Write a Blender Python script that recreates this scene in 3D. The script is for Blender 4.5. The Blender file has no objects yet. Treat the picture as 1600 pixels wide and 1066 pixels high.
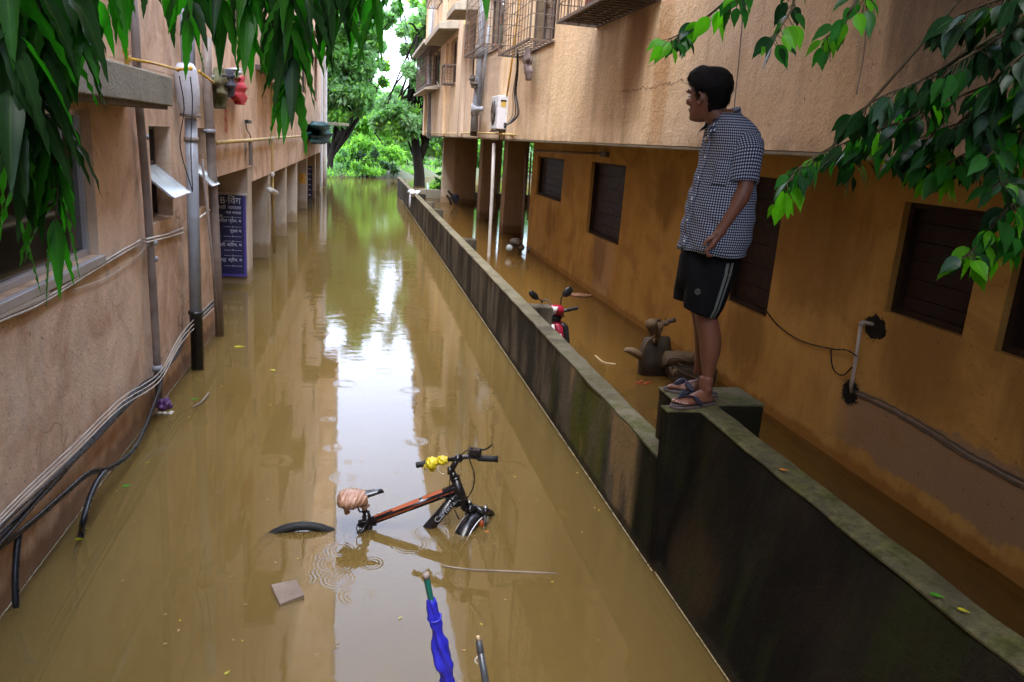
import bpy, bmesh, math, random
import numpy as np
from mathutils import Vector, Matrix, noise as mnoise

random.seed(7)
C = bpy.context.scene.collection
SC = bpy.context.scene
R = math.radians
PI = math.pi

# ------------------------------------------------------------------ camera solve (metres; flood water is z = 0)
FPX, CX, CY = 1199.0, 800.0, 533.0
CAMH = 2.2
_D = Vector((472 - 800, 5190 - 533, FPX)).normalized()
_A = Vector((556 - 800, 207 - 533, FPX)); _A = (_A - _D * _A.dot(_D)).normalized()
_Z = -_D; _Y = _A; _X = _Y.cross(_Z)
ROT = Matrix((_X, _Y, _Z))
CAM = Vector((0, 0, CAMH))


def ray(u, v):
    return ROT @ Vector(((u - CX) / FPX, (v - CY) / FPX, 1.0))


def onz(u, v, z=0.0):
    d = ray(u, v); return CAM + d * ((z - CAMH) / d.z)


def onx(u, v, x):
    d = ray(u, v); return CAM + d * (x / d.x)


def ony(u, v, y):
    d = ray(u, v); return CAM + d * (y / d.y)


def onp(u, v, p, n):
    d = ray(u, v); return CAM + d * ((p - CAM).dot(n) / d.dot(n))


def atd(u, v, dist):
    return CAM + ray(u, v).normalized() * dist


# ------------------------------------------------------------------ mesh helpers
class MB:
    def __init__(s):
        s.v = []; s.f = []; s.m = []; s.uv = []; s.sm = []

    def add(s, verts, faces, mi=0, uvs=None, smooth=True):
        b = len(s.v)
        s.v.extend([tuple(p) for p in verts])
        s.uv.extend(uvs if uvs else [(0.0, 0.0)] * len(verts))
        for f in faces:
            s.f.append([b + i for i in f]); s.m.append(mi); s.sm.append(smooth)
        return s

    def box(s, lo, hi, mi=0):
        x0, y0, z0 = lo; x1, y1, z1 = hi
        s.add([(x0, y0, z0), (x1, y0, z0), (x1, y1, z0), (x0, y1, z0), (x0, y0, z1), (x1, y0, z1), (x1, y1, z1), (x0, y1, z1)],
              [(0, 3, 2, 1), (4, 5, 6, 7), (0, 1, 5, 4), (1, 2, 6, 5), (2, 3, 7, 6), (3, 0, 4, 7)], mi, smooth=False)
        return s

    def obox(s, o, ax, ay, az, mi=0):
        """box from corner o along three edge vectors"""
        o, ax, ay, az = Vector(o), Vector(ax), Vector(ay), Vector(az)
        p = [o, o + ax, o + ax + ay, o + ay]; p += [q + az for q in p]
        s.add(p, [(0, 3, 2, 1), (4, 5, 6, 7), (0, 1, 5, 4), (1, 2, 6, 5), (2, 3, 7, 6), (3, 0, 4, 7)], mi, smooth=False)
        return s

    def bar(s, a, b, w, h=None, mi=0):
        a, b = Vector(a), Vector(b); d = b - a; h = h or w
        up = Vector((0, 0, 1)) if abs(d.normalized().z) < .95 else Vector((0, 1, 0))
        x = d.cross(up).normalized() * w; y = x.cross(d).normalized() * h
        return s.obox(a - x / 2 - y / 2, x, d, y, mi)

    def loft(s, rings, mi=0, cap=True, uvs=None, closed=True):
        n = len(rings[0]); vs = []; fs = []; uv = []
        for k, r in enumerate(rings):
            vs.extend(r)
            if uvs: uv.extend(uvs[k])
        for k in range(len(rings) - 1):
            for i in range(n if closed else n - 1):
                j = (i + 1) % n
                fs.append((k * n + i, k * n + j, (k + 1) * n + j, (k + 1) * n + i))
        if cap:
            fs.append(tuple(range(n - 1, -1, -1))); fs.append(tuple(range((len(rings) - 1) * n, len(rings) * n)))
        s.add(vs, fs, mi, uv if uvs else None)
        return s

    def tube(s, pts, r, n=8, mi=0, cap=True, round_=False):
        pts = [Vector(p) for p in pts]; N = len(pts)
        rr = list(r) if isinstance(r, (list, tuple)) else [r] * N
        if round_:
            d0 = (pts[0] - pts[1]).normalized(); d1 = (pts[-1] - pts[-2]).normalized()
            pre = [(pts[0] + d0 * rr[0] * math.sin(a), rr[0] * math.cos(a)) for a in (R(80), R(55), R(28))]
            post = [(pts[-1] + d1 * rr[-1] * math.sin(a), rr[-1] * math.cos(a)) for a in (R(28), R(55), R(80))]
            rr = [q[1] for q in pre] + rr + [q[1] for q in post]
            pts = [q[0] for q in pre] + pts + [q[0] for q in post]; N = len(pts)
        rings = []; prev = None
        for i in range(N):
            t = (pts[min(i + 1, N - 1)] - pts[max(i - 1, 0)]).normalized()
            if prev is None:
                x = t.orthogonal().normalized()
            else:
                x = prev - t * prev.dot(t)
                x = x.normalized() if x.length > 1e-6 else t.orthogonal().normalized()
            prev = x; y = t.cross(x)
            rings.append([pts[i] + (x * math.cos(2 * PI * k / n) + y * math.sin(2 * PI * k / n)) * rr[i] for k in range(n)])
        return s.loft(rings, mi, cap)

    def ell(s, c, ax, ay, az, nu=12, nv=8, mi=0):
        """ellipsoid with semi-axis vectors"""
        c, ax, ay, az = Vector(c), Vector(ax), Vector(ay), Vector(az)
        rings = []
        for j in range(nv + 1):
            th = PI * (j + .02) / (nv + .04)
            rings.append([c + az * math.cos(th) + (ax * math.cos(2 * PI * i / nu) + ay * math.sin(2 * PI * i / nu)) * math.sin(th) for i in range(nu)])
        return s.loft(rings, mi)

    def lathe(s, a, b, prof, n=14, mi=0):
        """prof: (t along a->b, radius)"""
        a, b = Vector(a), Vector(b)
        return s.tube([a.lerp(b, t) for t, r in prof], [r for t, r in prof], n, mi)

    def quad(s, a, b, c, d, mi=0, uv=None):
        return s.add([a, b, c, d], [(0, 1, 2, 3)], mi, uv, smooth=False)

    def build(s, name, mat, parent=None, bevel=0, fix=True, mods=None):
        me = bpy.data.meshes.new(name)
        me.from_pydata(s.v, [], s.f)
        mats = mat if isinstance(mat, (list, tuple)) else [mat]
        for m in mats: me.materials.append(m)
        me.polygons.foreach_set('material_index', s.m)
        me.polygons.foreach_set('use_smooth', s.sm)
        ul = me.uv_layers.new(name='uv')
        li = np.empty(len(me.loops), np.int32); me.loops.foreach_get('vertex_index', li)
        ul.data.foreach_set('uv', np.array(s.uv, np.float32)[li].ravel())
        me.validate()
        if fix and len(s.f) < 60000:
            bm = bmesh.new(); bm.from_mesh(me); bmesh.ops.recalc_face_normals(bm, faces=bm.faces); bm.to_mesh(me); bm.free()
        me.update()
        o = bpy.data.objects.new(name, me); C.objects.link(o)
        if parent: setparent(o, parent)
        if bevel:
            b = o.modifiers.new('bevel', 'BEVEL'); b.width = bevel; b.segments = 2; b.limit_method = 'ANGLE'; b.angle_limit = R(50)
        return o


def wmat(o):
    m = o.matrix_basis.copy()
    return wmat(o.parent) @ o.matrix_parent_inverse @ m if o.parent else m


def setparent(o, p):
    o.parent = p; o.matrix_parent_inverse = wmat(p).inverted()


def tag(o, label=None, cat=None, group=None, kind=None):
    if label: o['label'] = label
    if cat: o['category'] = cat
    if group: o['group'] = group
    if kind: o['kind'] = kind
    return o


def thing(name, label, cat, loc=(0, 0, 0), group=None):
    o = bpy.data.objects.new(name, None); C.objects.link(o); o.location = loc
    o.empty_display_size = .1
    return tag(o, label, cat, group)


def copy_tree(o, delta=(0, 0, 0), parent=None):
    c = o.copy(); C.objects.link(c)
    if parent: c.parent = parent
    else: c.location = Vector(o.location) + Vector(delta)
    for ch in list(o.children): copy_tree(ch, parent=c)
    return c


def spline(pts, n=8):
    """Catmull-Rom through points"""
    P = [Vector(p) for p in pts]; P = [P[0] * 2 - P[1]] + P + [P[-1] * 2 - P[-2]]
    out = []
    for i in range(1, len(P) - 2):
        for k in range(n):
            t = k / n
            out.append(.5 * ((2 * P[i]) + (P[i + 1] - P[i - 1]) * t + (2 * P[i - 1] - 5 * P[i] + 4 * P[i + 1] - P[i + 2]) * t * t
                             + (3 * P[i] - P[i - 1] - 3 * P[i + 1] + P[i + 2]) * t ** 3))
    out.append(P[-2]); return out


# ------------------------------------------------------------------ material helpers
class NT:
    def __init__(s, name):
        s.mat = bpy.data.materials.new(name); s.mat.use_nodes = True
        s.t = s.mat.node_tree; s.t.nodes.clear()
        s.out = s.t.nodes.new('ShaderNodeOutputMaterial')
        s._geo = None; s._tc = None

    def n(s, typ, **kw):
        nd = s.t.nodes.new('ShaderNode' + typ)
        for k, v in kw.items(): setattr(nd, k, v)
        return nd

    def link(s, a, b): s.t.links.new(a, b)

    def set(s, sock, v):
        if hasattr(v, 'is_linked') or isinstance(v, bpy.types.NodeSocket): s.link(v, sock)
        elif isinstance(v, (tuple, list)) and len(v) == 3 and sock.type == 'RGBA': sock.default_value = (*v, 1)
        else: sock.default_value = v

    @property
    def pos(s):
        if not s._geo: s._geo = s.n('NewGeometry')
        return s._geo.outputs['Position']

    @property
    def obj(s):
        if not s._tc: s._tc = s.n('TexCoord')
        return s._tc.outputs['Object']

    @property
    def uv(s):
        if not s._tc: s._tc = s.n('TexCoord')
        return s._tc.outputs['UV']

    def scale(s, v, sc):
        m = s.n('Mapping'); s.link(v, m.inputs[0]); m.inputs['Scale'].default_value = sc; return m.outputs[0]

    def noise(s, v, sc, det=4, rough=.55, dist=0.0):
        nd = s.n('TexNoise'); s.link(v, nd.inputs['Vector']); nd.inputs['Scale'].default_value = sc
        nd.inputs['Detail'].default_value = det; nd.inputs['Roughness'].default_value = rough; nd.inputs['Distortion'].default_value = dist
        return nd.outputs['Fac']

    def rng(s, v, a, b, c=0.0, d=1.0, smooth=False):
        nd = s.n('MapRange'); s.link(v, nd.inputs[0])
        if smooth: nd.interpolation_type = 'SMOOTHSTEP'
        for i, x in enumerate((a, b, c, d)): nd.inputs[i + 1].default_value = x
        return nd.outputs[0]

    def math(s, op, a, b=0.0, c=0.0):
        nd = s.n('Math', operation=op)
        for i, x in enumerate((a, b, c)): s.set(nd.inputs[i], x)
        return nd.outputs[0]

    def mul(s, a, b): return s.math('MULTIPLY', a, b)

    def mix(s, f, a, b, mode='MIX'):
        nd = s.n('Mix', data_type='RGBA', blend_type=mode)
        s.set(nd.inputs[0], f); s.set(nd.inputs[6], a); s.set(nd.inputs[7], b)
        return nd.outputs[2]

    def sep(s, v):
        nd = s.n('SeparateXYZ'); s.link(v, nd.inputs[0]); return nd.outputs

    def bump(s, h, st, dist=.01, nrm=None):
        nd = s.n('Bump'); s.link(h, nd.inputs['Height']); nd.inputs['Strength'].default_value = st; nd.inputs['Distance'].default_value = dist
        if nrm: s.link(nrm, nd.inputs['Normal'])
        return nd.outputs[0]

    def band(s, v, c, w, soft):
        """1 inside |v-c|<w, soft edge"""
        d = s.math('ABSOLUTE', s.math('SUBTRACT', v, c))
        return s.rng(d, w - soft, w + soft, 1, 0, True)

    def pbr(s, col, rough=.7, nrm=None, metal=0.0, spec=.5, **kw):
        p = s.n('BsdfPrincipled')
        s.set(p.inputs['Base Color'], col); s.set(p.inputs['Roughness'], rough); s.set(p.inputs['Metallic'], metal)
        s.set(p.inputs['Specular IOR Level'], spec)
        if nrm: s.link(nrm, p.inputs['Normal'])
        for k, v in kw.items(): s.set(p.inputs[k.replace('_', ' ')], v)
        s.link(p.outputs[0], s.out.inputs[0]); return p


def simple(name, col, rough=.6, metal=0.0, var=.25, sc=12, bump=.1, spec=.5, dirt=None, dirt_amt=.35):
    """a plain material with a little noise in its colour, roughness and relief"""
    k = NT(name); v = k.obj
    f = k.noise(v, sc, 5, .6)
    c = k.mix(f, tuple(x * (1 - var) for x in col), tuple(min(1, x * (1 + var)) for x in col))
    if dirt:
        g = k.rng(k.noise(v, sc * .35, 6, .65), .48, .66)
        c = k.mix(k.mul(g, dirt_amt), c, dirt)
    rr = k.rng(k.noise(v, sc * 1.7, 3), .3, .7, max(.02, rough - .1), min(1, rough + .1))
    k.pbr(c, rr, k.bump(k.noise(v, sc * 5, 3), bump, .004) if bump else None, metal, spec)
    return k.mat


def plaster(name, base, alt, dark, grain=160, bump=.5, streak=.5, wet=(.09, .055, .03), wet_h=.16, extra=None, gr_amt=.3, rough=.85, spec=.2, bdist=.012):
    k = NT(name); p = k.pos; z = k.sep(p)[2]
    big = k.noise(p, .55, 5, .6); mid = k.noise(p, 2.6, 6, .62)
    c = k.mix(k.rng(big, .35, .65), base, alt)
    c = k.mix(k.mul(k.rng(mid, .45, .75), .55), c, tuple(x * .72 for x in base))
    st = k.noise(k.scale(p, (2.6, 2.6, .34)), 1.0, 6, .62, 1.1)
    c = k.mix(k.mul(k.rng(st, .50, .72), streak), c, dark)
    st2 = k.noise(k.scale(p, (11, 11, .5)), 1.0, 3, .5)
    c = k.mix(k.mul(k.rng(st2, .55, .75), streak * .18), c, tuple(min(1, x * 1.25) for x in alt))
    if extra: c = extra(k, c, p)
    sp = k.rng(k.noise(p, 28, 3, .6), .655, .71)
    c = k.mix(k.mul(sp, .6), c, tuple(x * .4 for x in dark))
    fine = k.noise(p, grain * .55, 3, .7)
    c = k.mix(k.mul(k.rng(fine, .35, .7), gr_amt), c, (.5, .5, .5), 'MULTIPLY')
    wn = k.noise(k.scale(p, (7, 7, 2)), 1.0, 4, .6)
    wz = k.math('SUBTRACT', z, k.mul(wn, wet_h * 1.6))
    w = k.rng(wz, -wet_h * .25, wet_h * .35, 1, 0, True)
    c = k.mix(k.mul(w, .75), c, wet)
    gr = k.noise(p, grain, 4, .6); gr2 = k.noise(p, grain * .22, 5, .6)
    h = k.math('ADD', k.mul(gr, .5), k.mul(gr2, .9))
    k.pbr(c, k.rng(mid, .3, .7, rough - .12, min(1, rough + .08)), k.bump(h, bump, bdist), 0, spec)
    return k.mat


def leafmat(name, top, trans, amt, rough=.32, spec=.5, vein=None, var=.35):
    k = NT(name)
    uv = k.sep(k.uv)
    f = k.noise(k.pos, 9, 3)
    c = k.mix(k.rng(f, .3, .7), tuple(x * (1 - var) for x in top), tuple(x * (1 + var) for x in top))
    if vein:
        rib = k.rng(k.math('ABSOLUTE', k.math('SUBTRACT', uv[0], .5)), .01, .05, 1, 0)
        side = k.math('SINE', k.math('ADD', k.mul(uv[1], 95.0), k.mul(k.math('ABSOLUTE', k.math('SUBTRACT', uv[0], .5)), -40.0)))
        vv = k.math('MAXIMUM', rib, k.mul(k.rng(side, .8, 1.0), .35))
        c = k.mix(k.mul(vv, .5), c, vein)
    p = k.n('BsdfPrincipled'); k.set(p.inputs['Base Color'], c); p.inputs['Roughness'].default_value = rough
    p.inputs['Specular IOR Level'].default_value = spec
    tr = k.n('BsdfTranslucent')
    k.set(tr.inputs['Color'], k.mix(k.rng(f, .3, .7), tuple(x * .8 for x in trans), tuple(min(1, x * 1.2) for x in trans)))
    mx = k.n('MixShader'); mx.inputs[0].default_value = amt
    k.link(p.outputs[0], mx.inputs[1]); k.link(tr.outputs[0], mx.inputs[2]); k.link(mx.outputs[0], k.out.inputs[0])
    return k.mat


# ------------------------------------------------------------------ materials
M = {}


def ex_left(k, c, p):
    # pale washed-out run marks and orange rising damp on the lower wall
    s = k.sep(p)
    a = k.noise(k.scale(p, (2.2, 2.2, .3)), 1.0, 4, .6, 1.2)
    m = k.mul(k.rng(a, .53, .66), k.rng(s[2], 1.15, .5, 0, 1, True))
    c = k.mix(k.mul(m, .55), c, (.62, .52, .45))
    b2 = k.noise(p, 1.9, 7, .68, .6)
    c = k.mix(k.mul(k.rng(b2, .48, .64), .6), c, (.38, .20, .105))
    b3 = k.noise(p, 3.4, 8, .72, .3)
    c = k.mix(k.mul(k.rng(b3, .54, .60), .35), c, (.60, .49, .41))
    b4 = k.noise(p, .9, 8, .7, .2)
    c = k.mix(k.mul(k.rng(b4, .52, .60), .4), c, (.34, .215, .14))
    d = k.mul(k.rng(k.noise(p, 1.3, 5, .6), .42, .62), k.rng(s[2], .95, .1, 0, 1, True))
    c = k.mix(k.mul(d, .55), c, (.44, .20, .075))
    cr = k.n('TexVoronoi', feature='DISTANCE_TO_EDGE')
    wv = k.n('VectorMath', operation='ADD'); nz = k.n('TexNoise'); k.link(p, nz.inputs['Vector']); nz.inputs['Scale'].default_value = 3
    k.link(p, wv.inputs[0]); sc = k.n('VectorMath', operation='SCALE'); k.link(nz.outputs['Color'], sc.inputs[0]); sc.inputs['Scale'].default_value = .6
    k.link(sc.outputs[0], wv.inputs[1]); k.link(wv.outputs[0], cr.inputs['Vector']); cr.inputs['Scale'].default_value = .8
    e = k.mul(k.rng(cr.outputs['Distance'], .002, .009, 1, 0), k.rng(k.noise(p, .9, 2), .52, .62))
    return k.mix(k.mul(e, .6), c, (.14, .075, .04))


M['wall_pink'] = plaster('wall_pink', (.72, .49, .325), (.80, .61, .45), (.30, .195, .115), grain=190, bump=.5, streak=.25, gr_amt=.15, wet_h=.14, wet=(.20, .10, .045), extra=ex_left)


def blob(k, p, cx, cy, cz, sx, sy, sz, nz=.5):
    """soft spot around a point on a wall, wobbled by noise"""
    s = k.sep(p)
    q = [k.math('DIVIDE', k.math('SUBTRACT', s[i], c), w) for i, (c, w) in enumerate(((cx, sx), (cy, sy), (cz, sz)))]
    r2 = k.math('ADD', k.math('ADD', k.mul(q[0], q[0]), k.mul(q[1], q[1])), k.mul(q[2], q[2]))
    n = k.noise(k.scale(p, (4, 4, 1)), 1.0, 5, .6)
    return k.rng(k.math('ADD', r2, k.mul(k.math('SUBTRACT', n, .5), nz * 4)), .15, 1.3, 1, 0, True)


def ex_up(k, c, p):
    b = blob(k, p, 2.7, 7.75, 3.25, 1, .42, .55)
    c = k.mix(k.mul(b, .75), c, (.30, .12, .03))
    b = blob(k, p, 2.7, 8.2, 3.1, 1, 1.15, .85)
    c = k.mix(k.mul(b, .5), c, (.25, .17, .10))
    b = blob(k, p, 2.7, 6.95, 2.9, 1, .22, 1.0, .3)
    c = k.mix(k.mul(b, .5), c, (.42, .20, .06))
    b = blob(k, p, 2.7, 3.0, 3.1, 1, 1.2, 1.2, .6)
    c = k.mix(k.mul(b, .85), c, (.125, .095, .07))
    s = k.sep(p)
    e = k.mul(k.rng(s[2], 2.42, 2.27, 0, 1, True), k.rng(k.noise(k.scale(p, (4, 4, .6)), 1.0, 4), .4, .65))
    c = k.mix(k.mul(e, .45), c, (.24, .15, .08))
    far = k.mul(k.rng(s[1], 13.5, 16.5, 0, 1, True), k.rng(k.noise(k.scale(p, (.9, .9, .05)), 1.0, 3), .42, .56))
    c = k.mix(k.mul(far, .6), c, (.62, .52, .45))
    rs = k.mul(k.rng(s[1], 22.0, 25.5, 0, 1, True), k.rng(k.noise(k.scale(p, (1.3, 1.3, .04)), 1.0, 2), .56, .62))
    c = k.mix(k.mul(rs, .7), c, (.45, .22, .09))
    # hairline cracks
    yz = k.math('ADD', k.math('SUBTRACT', s[2], 2.80), k.mul(k.math('SUBTRACT', k.noise(p, 7, 6, .7), .5), .16))
    cr = k.mul(k.rng(k.math('ABSOLUTE', yz), .003, .008, 1, 0), k.band(s[1], 7.2, .85, .1))
    return k.mix(k.mul(cr, .75), c, (.10, .05, .025))


M['wall_peach'] = plaster('wall_peach', (.76, .545, .325), (.80, .63, .43), (.38, .24, .125), grain=85, bump=1.0, streak=.5, wet_h=.01, bdist=.022, extra=ex_up, gr_amt=.25)


def ex_low(k, c, p):
    s = k.sep(p)
    # grey replastered patch under the pipe chase
    edge = k.math('ADD', s[2], k.mul(k.math('SUBTRACT', k.noise(p, 5, 4), .5), .22))
    m = k.mul(k.band(edge, .40, .23, .02), k.rng(s[1], 5.15, 4.75, 0, 1, True))
    c = k.mix(k.mul(m, .85), c, (.34, .24, .16))
    b = blob(k, p, 3.68, 11.0, .55, 1, .55, .6)
    c = k.mix(k.mul(b, .7), c, (.50, .36, .24))
    b = blob(k, p, 3.68, 5.6, 1.6, 1, .7, .7)
    c = k.mix(k.mul(b, .6), c, (.22, .115, .035))
    for yc, zc_ in ((4.3, 1.0), (6.6, .62), (11.2, .6), (14.4, .8), (8.8, 1.7), (3.2, 1.0)):
        b = blob(k, p, 3.68, yc, zc_, 1, .38, .40, .7)
        c = k.mix(k.mul(b, .55), c, (.20, .105, .035))
    d = k.mul(k.rng(k.noise(k.scale(p, (1.2, 1.2, 1.6)), 1.0, 6, .65, .8), .50, .62), .55)
    return k.mix(d, c, (.34, .19, .055))


M['wall_ochre'] = plaster('wall_ochre', (.56, .335, .085), (.62, .40, .125), (.25, .13, .035), grain=130, bump=.4, streak=.4, wet_h=.10, wet=(.30, .14, .03), extra=ex_low)


def ex_cw(k, c, p):
    s = k.sep(p)
    n = k.noise(k.scale(p, (3, 2.2, .7)), 1.0, 5, .62)
    c = k.mix(k.mul(k.rng(n, .42, .58), .8), c, (.020, .018, .014))
    g = k.mul(k.rng(k.noise(k.scale(p, (2, 1.6, .55)), 1.0, 5, .6, .5), .50, .62), k.band(s[1], 4.6, 1.6, .6))
    c = k.mix(k.mul(g, .75), c, (.085, .095, .012))
    bare = k.mul(k.rng(k.noise(k.scale(p, (2, 1.9, .6)), 1.0, 4, .5), .55, .60), k.band(s[1], 4.6, .9, .3))
    c = k.mix(k.mul(bare, .7), c, (.30, .20, .09))
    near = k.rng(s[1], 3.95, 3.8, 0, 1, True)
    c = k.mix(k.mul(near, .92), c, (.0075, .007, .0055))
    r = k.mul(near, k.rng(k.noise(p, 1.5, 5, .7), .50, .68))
    b = blob(k, p, 1.66, 3.15, .22, .6, .28, .30, .5)
    c = k.mix(k.mul(b, .7), c, (.06, .040, .02))
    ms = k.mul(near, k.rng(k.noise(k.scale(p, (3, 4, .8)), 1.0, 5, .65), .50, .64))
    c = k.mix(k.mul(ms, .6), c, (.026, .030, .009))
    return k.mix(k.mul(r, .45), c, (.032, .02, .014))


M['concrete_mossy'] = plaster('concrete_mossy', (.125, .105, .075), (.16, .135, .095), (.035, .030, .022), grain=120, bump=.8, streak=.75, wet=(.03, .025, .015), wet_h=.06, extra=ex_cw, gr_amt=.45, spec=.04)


def ex_top(k, c, p):
    s = k.sep(p)
    g = k.mul(k.rng(k.noise(p, 9, 6, .65), .46, .62), k.rng(s[1], 7, 3, .25, 1))
    c = k.mix(k.mul(g, .85), c, (.075, .095, .014))
    b = k.rng(k.noise(p, 4, 5, .6), .52, .66)
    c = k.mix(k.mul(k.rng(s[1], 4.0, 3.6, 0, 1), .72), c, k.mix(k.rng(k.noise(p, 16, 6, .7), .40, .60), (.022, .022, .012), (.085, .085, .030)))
    return k.mix(k.mul(b, .6), c, (.05, .042, .03))


M['concrete_top'] = plaster('concrete_top', (.15, .13, .085), (.21, .185, .125), (.06, .05, .03), grain=90, bump=.9, streak=.2, wet_h=.001, extra=ex_top, gr_amt=.5, spec=.06)
M['concrete'] = plaster('concrete', (.36, .33, .27), (.42, .38, .31), (.13, .115, .08), grain=120, bump=.6, streak=.5, wet_h=.05)
M['concrete_grey'] = plaster('concrete_grey', (.27, .25, .19), (.33, .30, .23), (.11, .10, .075), grain=120, bump=.8, streak=.35, wet_h=.01, gr_amt=.45)
M['pillar'] = plaster('pillar', (.50, .40, .29), (.55, .46, .36), (.24, .17, .10), grain=140, bump=.3, streak=.45, wet=(.25, .16, .07), wet_h=.25)
M['pillar_brown'] = plaster('pillar_brown', (.36, .24, .14), (.42, .30, .19), (.16, .10, .055), grain=140, bump=.3, streak=.4, wet=(.16, .085, .035), wet_h=.2)
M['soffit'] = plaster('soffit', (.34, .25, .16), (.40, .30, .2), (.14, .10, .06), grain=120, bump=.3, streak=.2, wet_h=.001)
M['pvc_grey'] = simple('pvc_grey', (.30, .33, .38), .38, var=.12, sc=9, bump=.03, dirt=(.16, .13, .10), dirt_amt=.55)
M['pvc_brown'] = simple('pvc_brown', (.22, .175, .15), .55, var=.25, sc=9, bump=.08, dirt=(.07, .05, .035), dirt_amt=.6)
M['pvc_white'] = simple('pvc_white', (.50, .47, .43), .4, var=.08, sc=7, bump=.03, dirt=(.28, .21, .14), dirt_amt=.5)
M['plastic_white'] = simple('plastic_white', (.62, .63, .68), .3, var=.1, sc=8, bump=.25, dirt=(.35, .33, .33), dirt_amt=.4)
M['yellow_pale'] = simple('yellow_pale', (.50, .36, .13), .55, var=.2, sc=6, bump=.1, dirt=(.3, .2, .09), dirt_amt=.6)
M['yellow_paint'] = simple('yellow_paint', (.62, .36, .035), .45, var=.2, sc=15, bump=.1, dirt=(.16, .08, .02), dirt_amt=.6)
M['black_plastic'] = simple('black_plastic', (.012, .012, .013), .35, var=.3, sc=14, bump=.06)
M['black_satin'] = simple('black_satin', (.010, .009, .010), .22, var=.3, sc=10, bump=.03)
M['rubber'] = simple('rubber', (.012, .012, .0125), .6, var=.3, sc=25, bump=.25, spec=.25)
M['cable_black'] = simple('cable_black', (.012, .012, .014), .3, var=.3, sc=20, bump=.03, spec=.25)
M['cable_white'] = simple('cable_white', (.52, .47, .40), .5, var=.15, sc=20, bump=.05, dirt=(.2, .13, .07), dirt_amt=.5)
M['alu'] = simple('alu', (.55, .56, .58), .42, metal=.55, var=.1, sc=10, bump=.05, dirt=(.25, .22, .2), dirt_amt=.4)
M['steel'] = simple('steel', (.45, .45, .46), .3, metal=.9, var=.15, sc=18, bump=.05)
M['grille_metal'] = simple('grille_metal', (.095, .075, .062), .6, var=.35, sc=20, bump=.2, dirt=(.17, .065, .025), dirt_amt=.7)
M['frame_brown'] = simple('frame_brown', (.085, .055, .045), .5, var=.25, sc=12, bump=.1)
M['shutter'] = simple('shutter', (.030, .017, .014), .6, var=.35, sc=7, bump=.15, spec=.2)
M['shutter_frame'] = simple('shutter_frame', (.036, .022, .016), .7, var=.3, sc=7, bump=.15, spec=.15)
M['dark_inside'] = simple('dark_inside', (.03, .024, .02), .9, var=.3, sc=4, bump=0)  # near-black colour for the unlit space inside windows
M['curtain'] = simple('curtain', (.55, .57, .62), .9, var=.12, sc=5, bump=.1)
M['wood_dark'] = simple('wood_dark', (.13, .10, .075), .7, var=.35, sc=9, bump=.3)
M['wood_pale'] = simple('wood_pale', (.46, .34, .2), .6, var=.2, sc=30, bump=.1)
M['mud'] = simple('mud', (.15, .095, .045), .75, var=.35, sc=9, bump=.4, dirt=(.07, .045, .025), dirt_amt=.7)
M['mud_dark'] = simple('mud_dark', (.045, .032, .02), .6, var=.4, sc=9, bump=.3, dirt=(.13, .085, .04), dirt_amt=.6)
M['red_paint'] = simple('red_paint', (.30, .012, .035), .2, var=.2, sc=6, bump=.02, dirt=(.10, .03, .02), dirt_amt=.4)
M['white_paint'] = simple('white_paint', (.72, .70, .70), .25, var=.06, sc=6, bump=.02)
M['orange_paint'] = simple('orange_paint', (.30, .055, .011), .4, var=.2, sc=14, bump=.03)
M['silver_print'] = simple('silver_print', (.34, .35, .38), .4, var=.1, sc=30, bump=0)
M['yellow_bag'] = simple('yellow_bag', (.50, .40, .015), .32, var=.2, sc=18, bump=.5)
M['tan_bag'] = simple('tan_bag', (.30, .16, .10), .3, var=.3, sc=16, bump=.8, dirt=(.48, .34, .25), dirt_amt=.6)
M['blue_cloth'] = simple('blue_cloth', (.022, .022, .40), .38, var=.3, sc=22, bump=.35)
M['green_tube'] = simple('green_tube', (.012, .10, .075), .15, var=.25, sc=14, bump=.03)
M['grey_metal'] = simple('grey_metal', (.075, .08, .09), .32, metal=.4, var=.2, sc=16, bump=.05)
M['sign_blue'] = simple('sign_blue', (.011, .011, .062), .42, var=.2, sc=5, bump=.03, dirt=(.03, .03, .07), dirt_amt=.5)
M['sign_border'] = simple('sign_border', (.065, .045, .25), .45, var=.12, sc=6, bump=.03)
M['sign_white'] = simple('sign_white', (.52, .54, .62), .6, var=.2, sc=40, bump=0)
M['letter_red'] = simple('letter_red', (.42, .06, .035), .7, var=.2, sc=20, bump=.05)
M['cloth_olive'] = simple('cloth_olive', (.085, .08, .028), .9, var=.4, sc=16, bump=.5)
M['cloth_navy'] = simple('cloth_navy', (.022, .022, .038), .9, var=.4, sc=16, bump=.4)
M['cloth_red'] = simple('cloth_red', (.55, .022, .045), .75, var=.25, sc=16, bump=.4)
M['cloth_grey'] = simple('cloth_grey', (.20, .155, .145), .9, var=.3, sc=16, bump=.5)
M['cloth_purple'] = simple('cloth_purple', (.07, .018, .09), .6, var=.4, sc=20, bump=.4)
M['tarp_green'] = simple('tarp_green', (.006, .045, .042), .6, var=.3, sc=8, bump=.2, spec=.1)
M['foam'] = simple('foam', (.60, .54, .42), .8, var=.2, sc=60, bump=.4)
M['bark'] = simple('bark', (.018, .015, .012), .95, var=.45, sc=6, bump=.6, spec=.06)
M['twig'] = simple('twig', (.035, .026, .014), .8, var=.3, sc=40, bump=.2, spec=.1)
M['soil'] = simple('soil', (.055, .06, .026), .95, var=.4, sc=2.5, bump=.5, dirt=(.05, .07, .02), dirt_amt=.8)
M['moss_tuft'] = simple('moss_tuft', (.012, .010, .008), .95, var=.4, sc=40, bump=.5)

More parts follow.
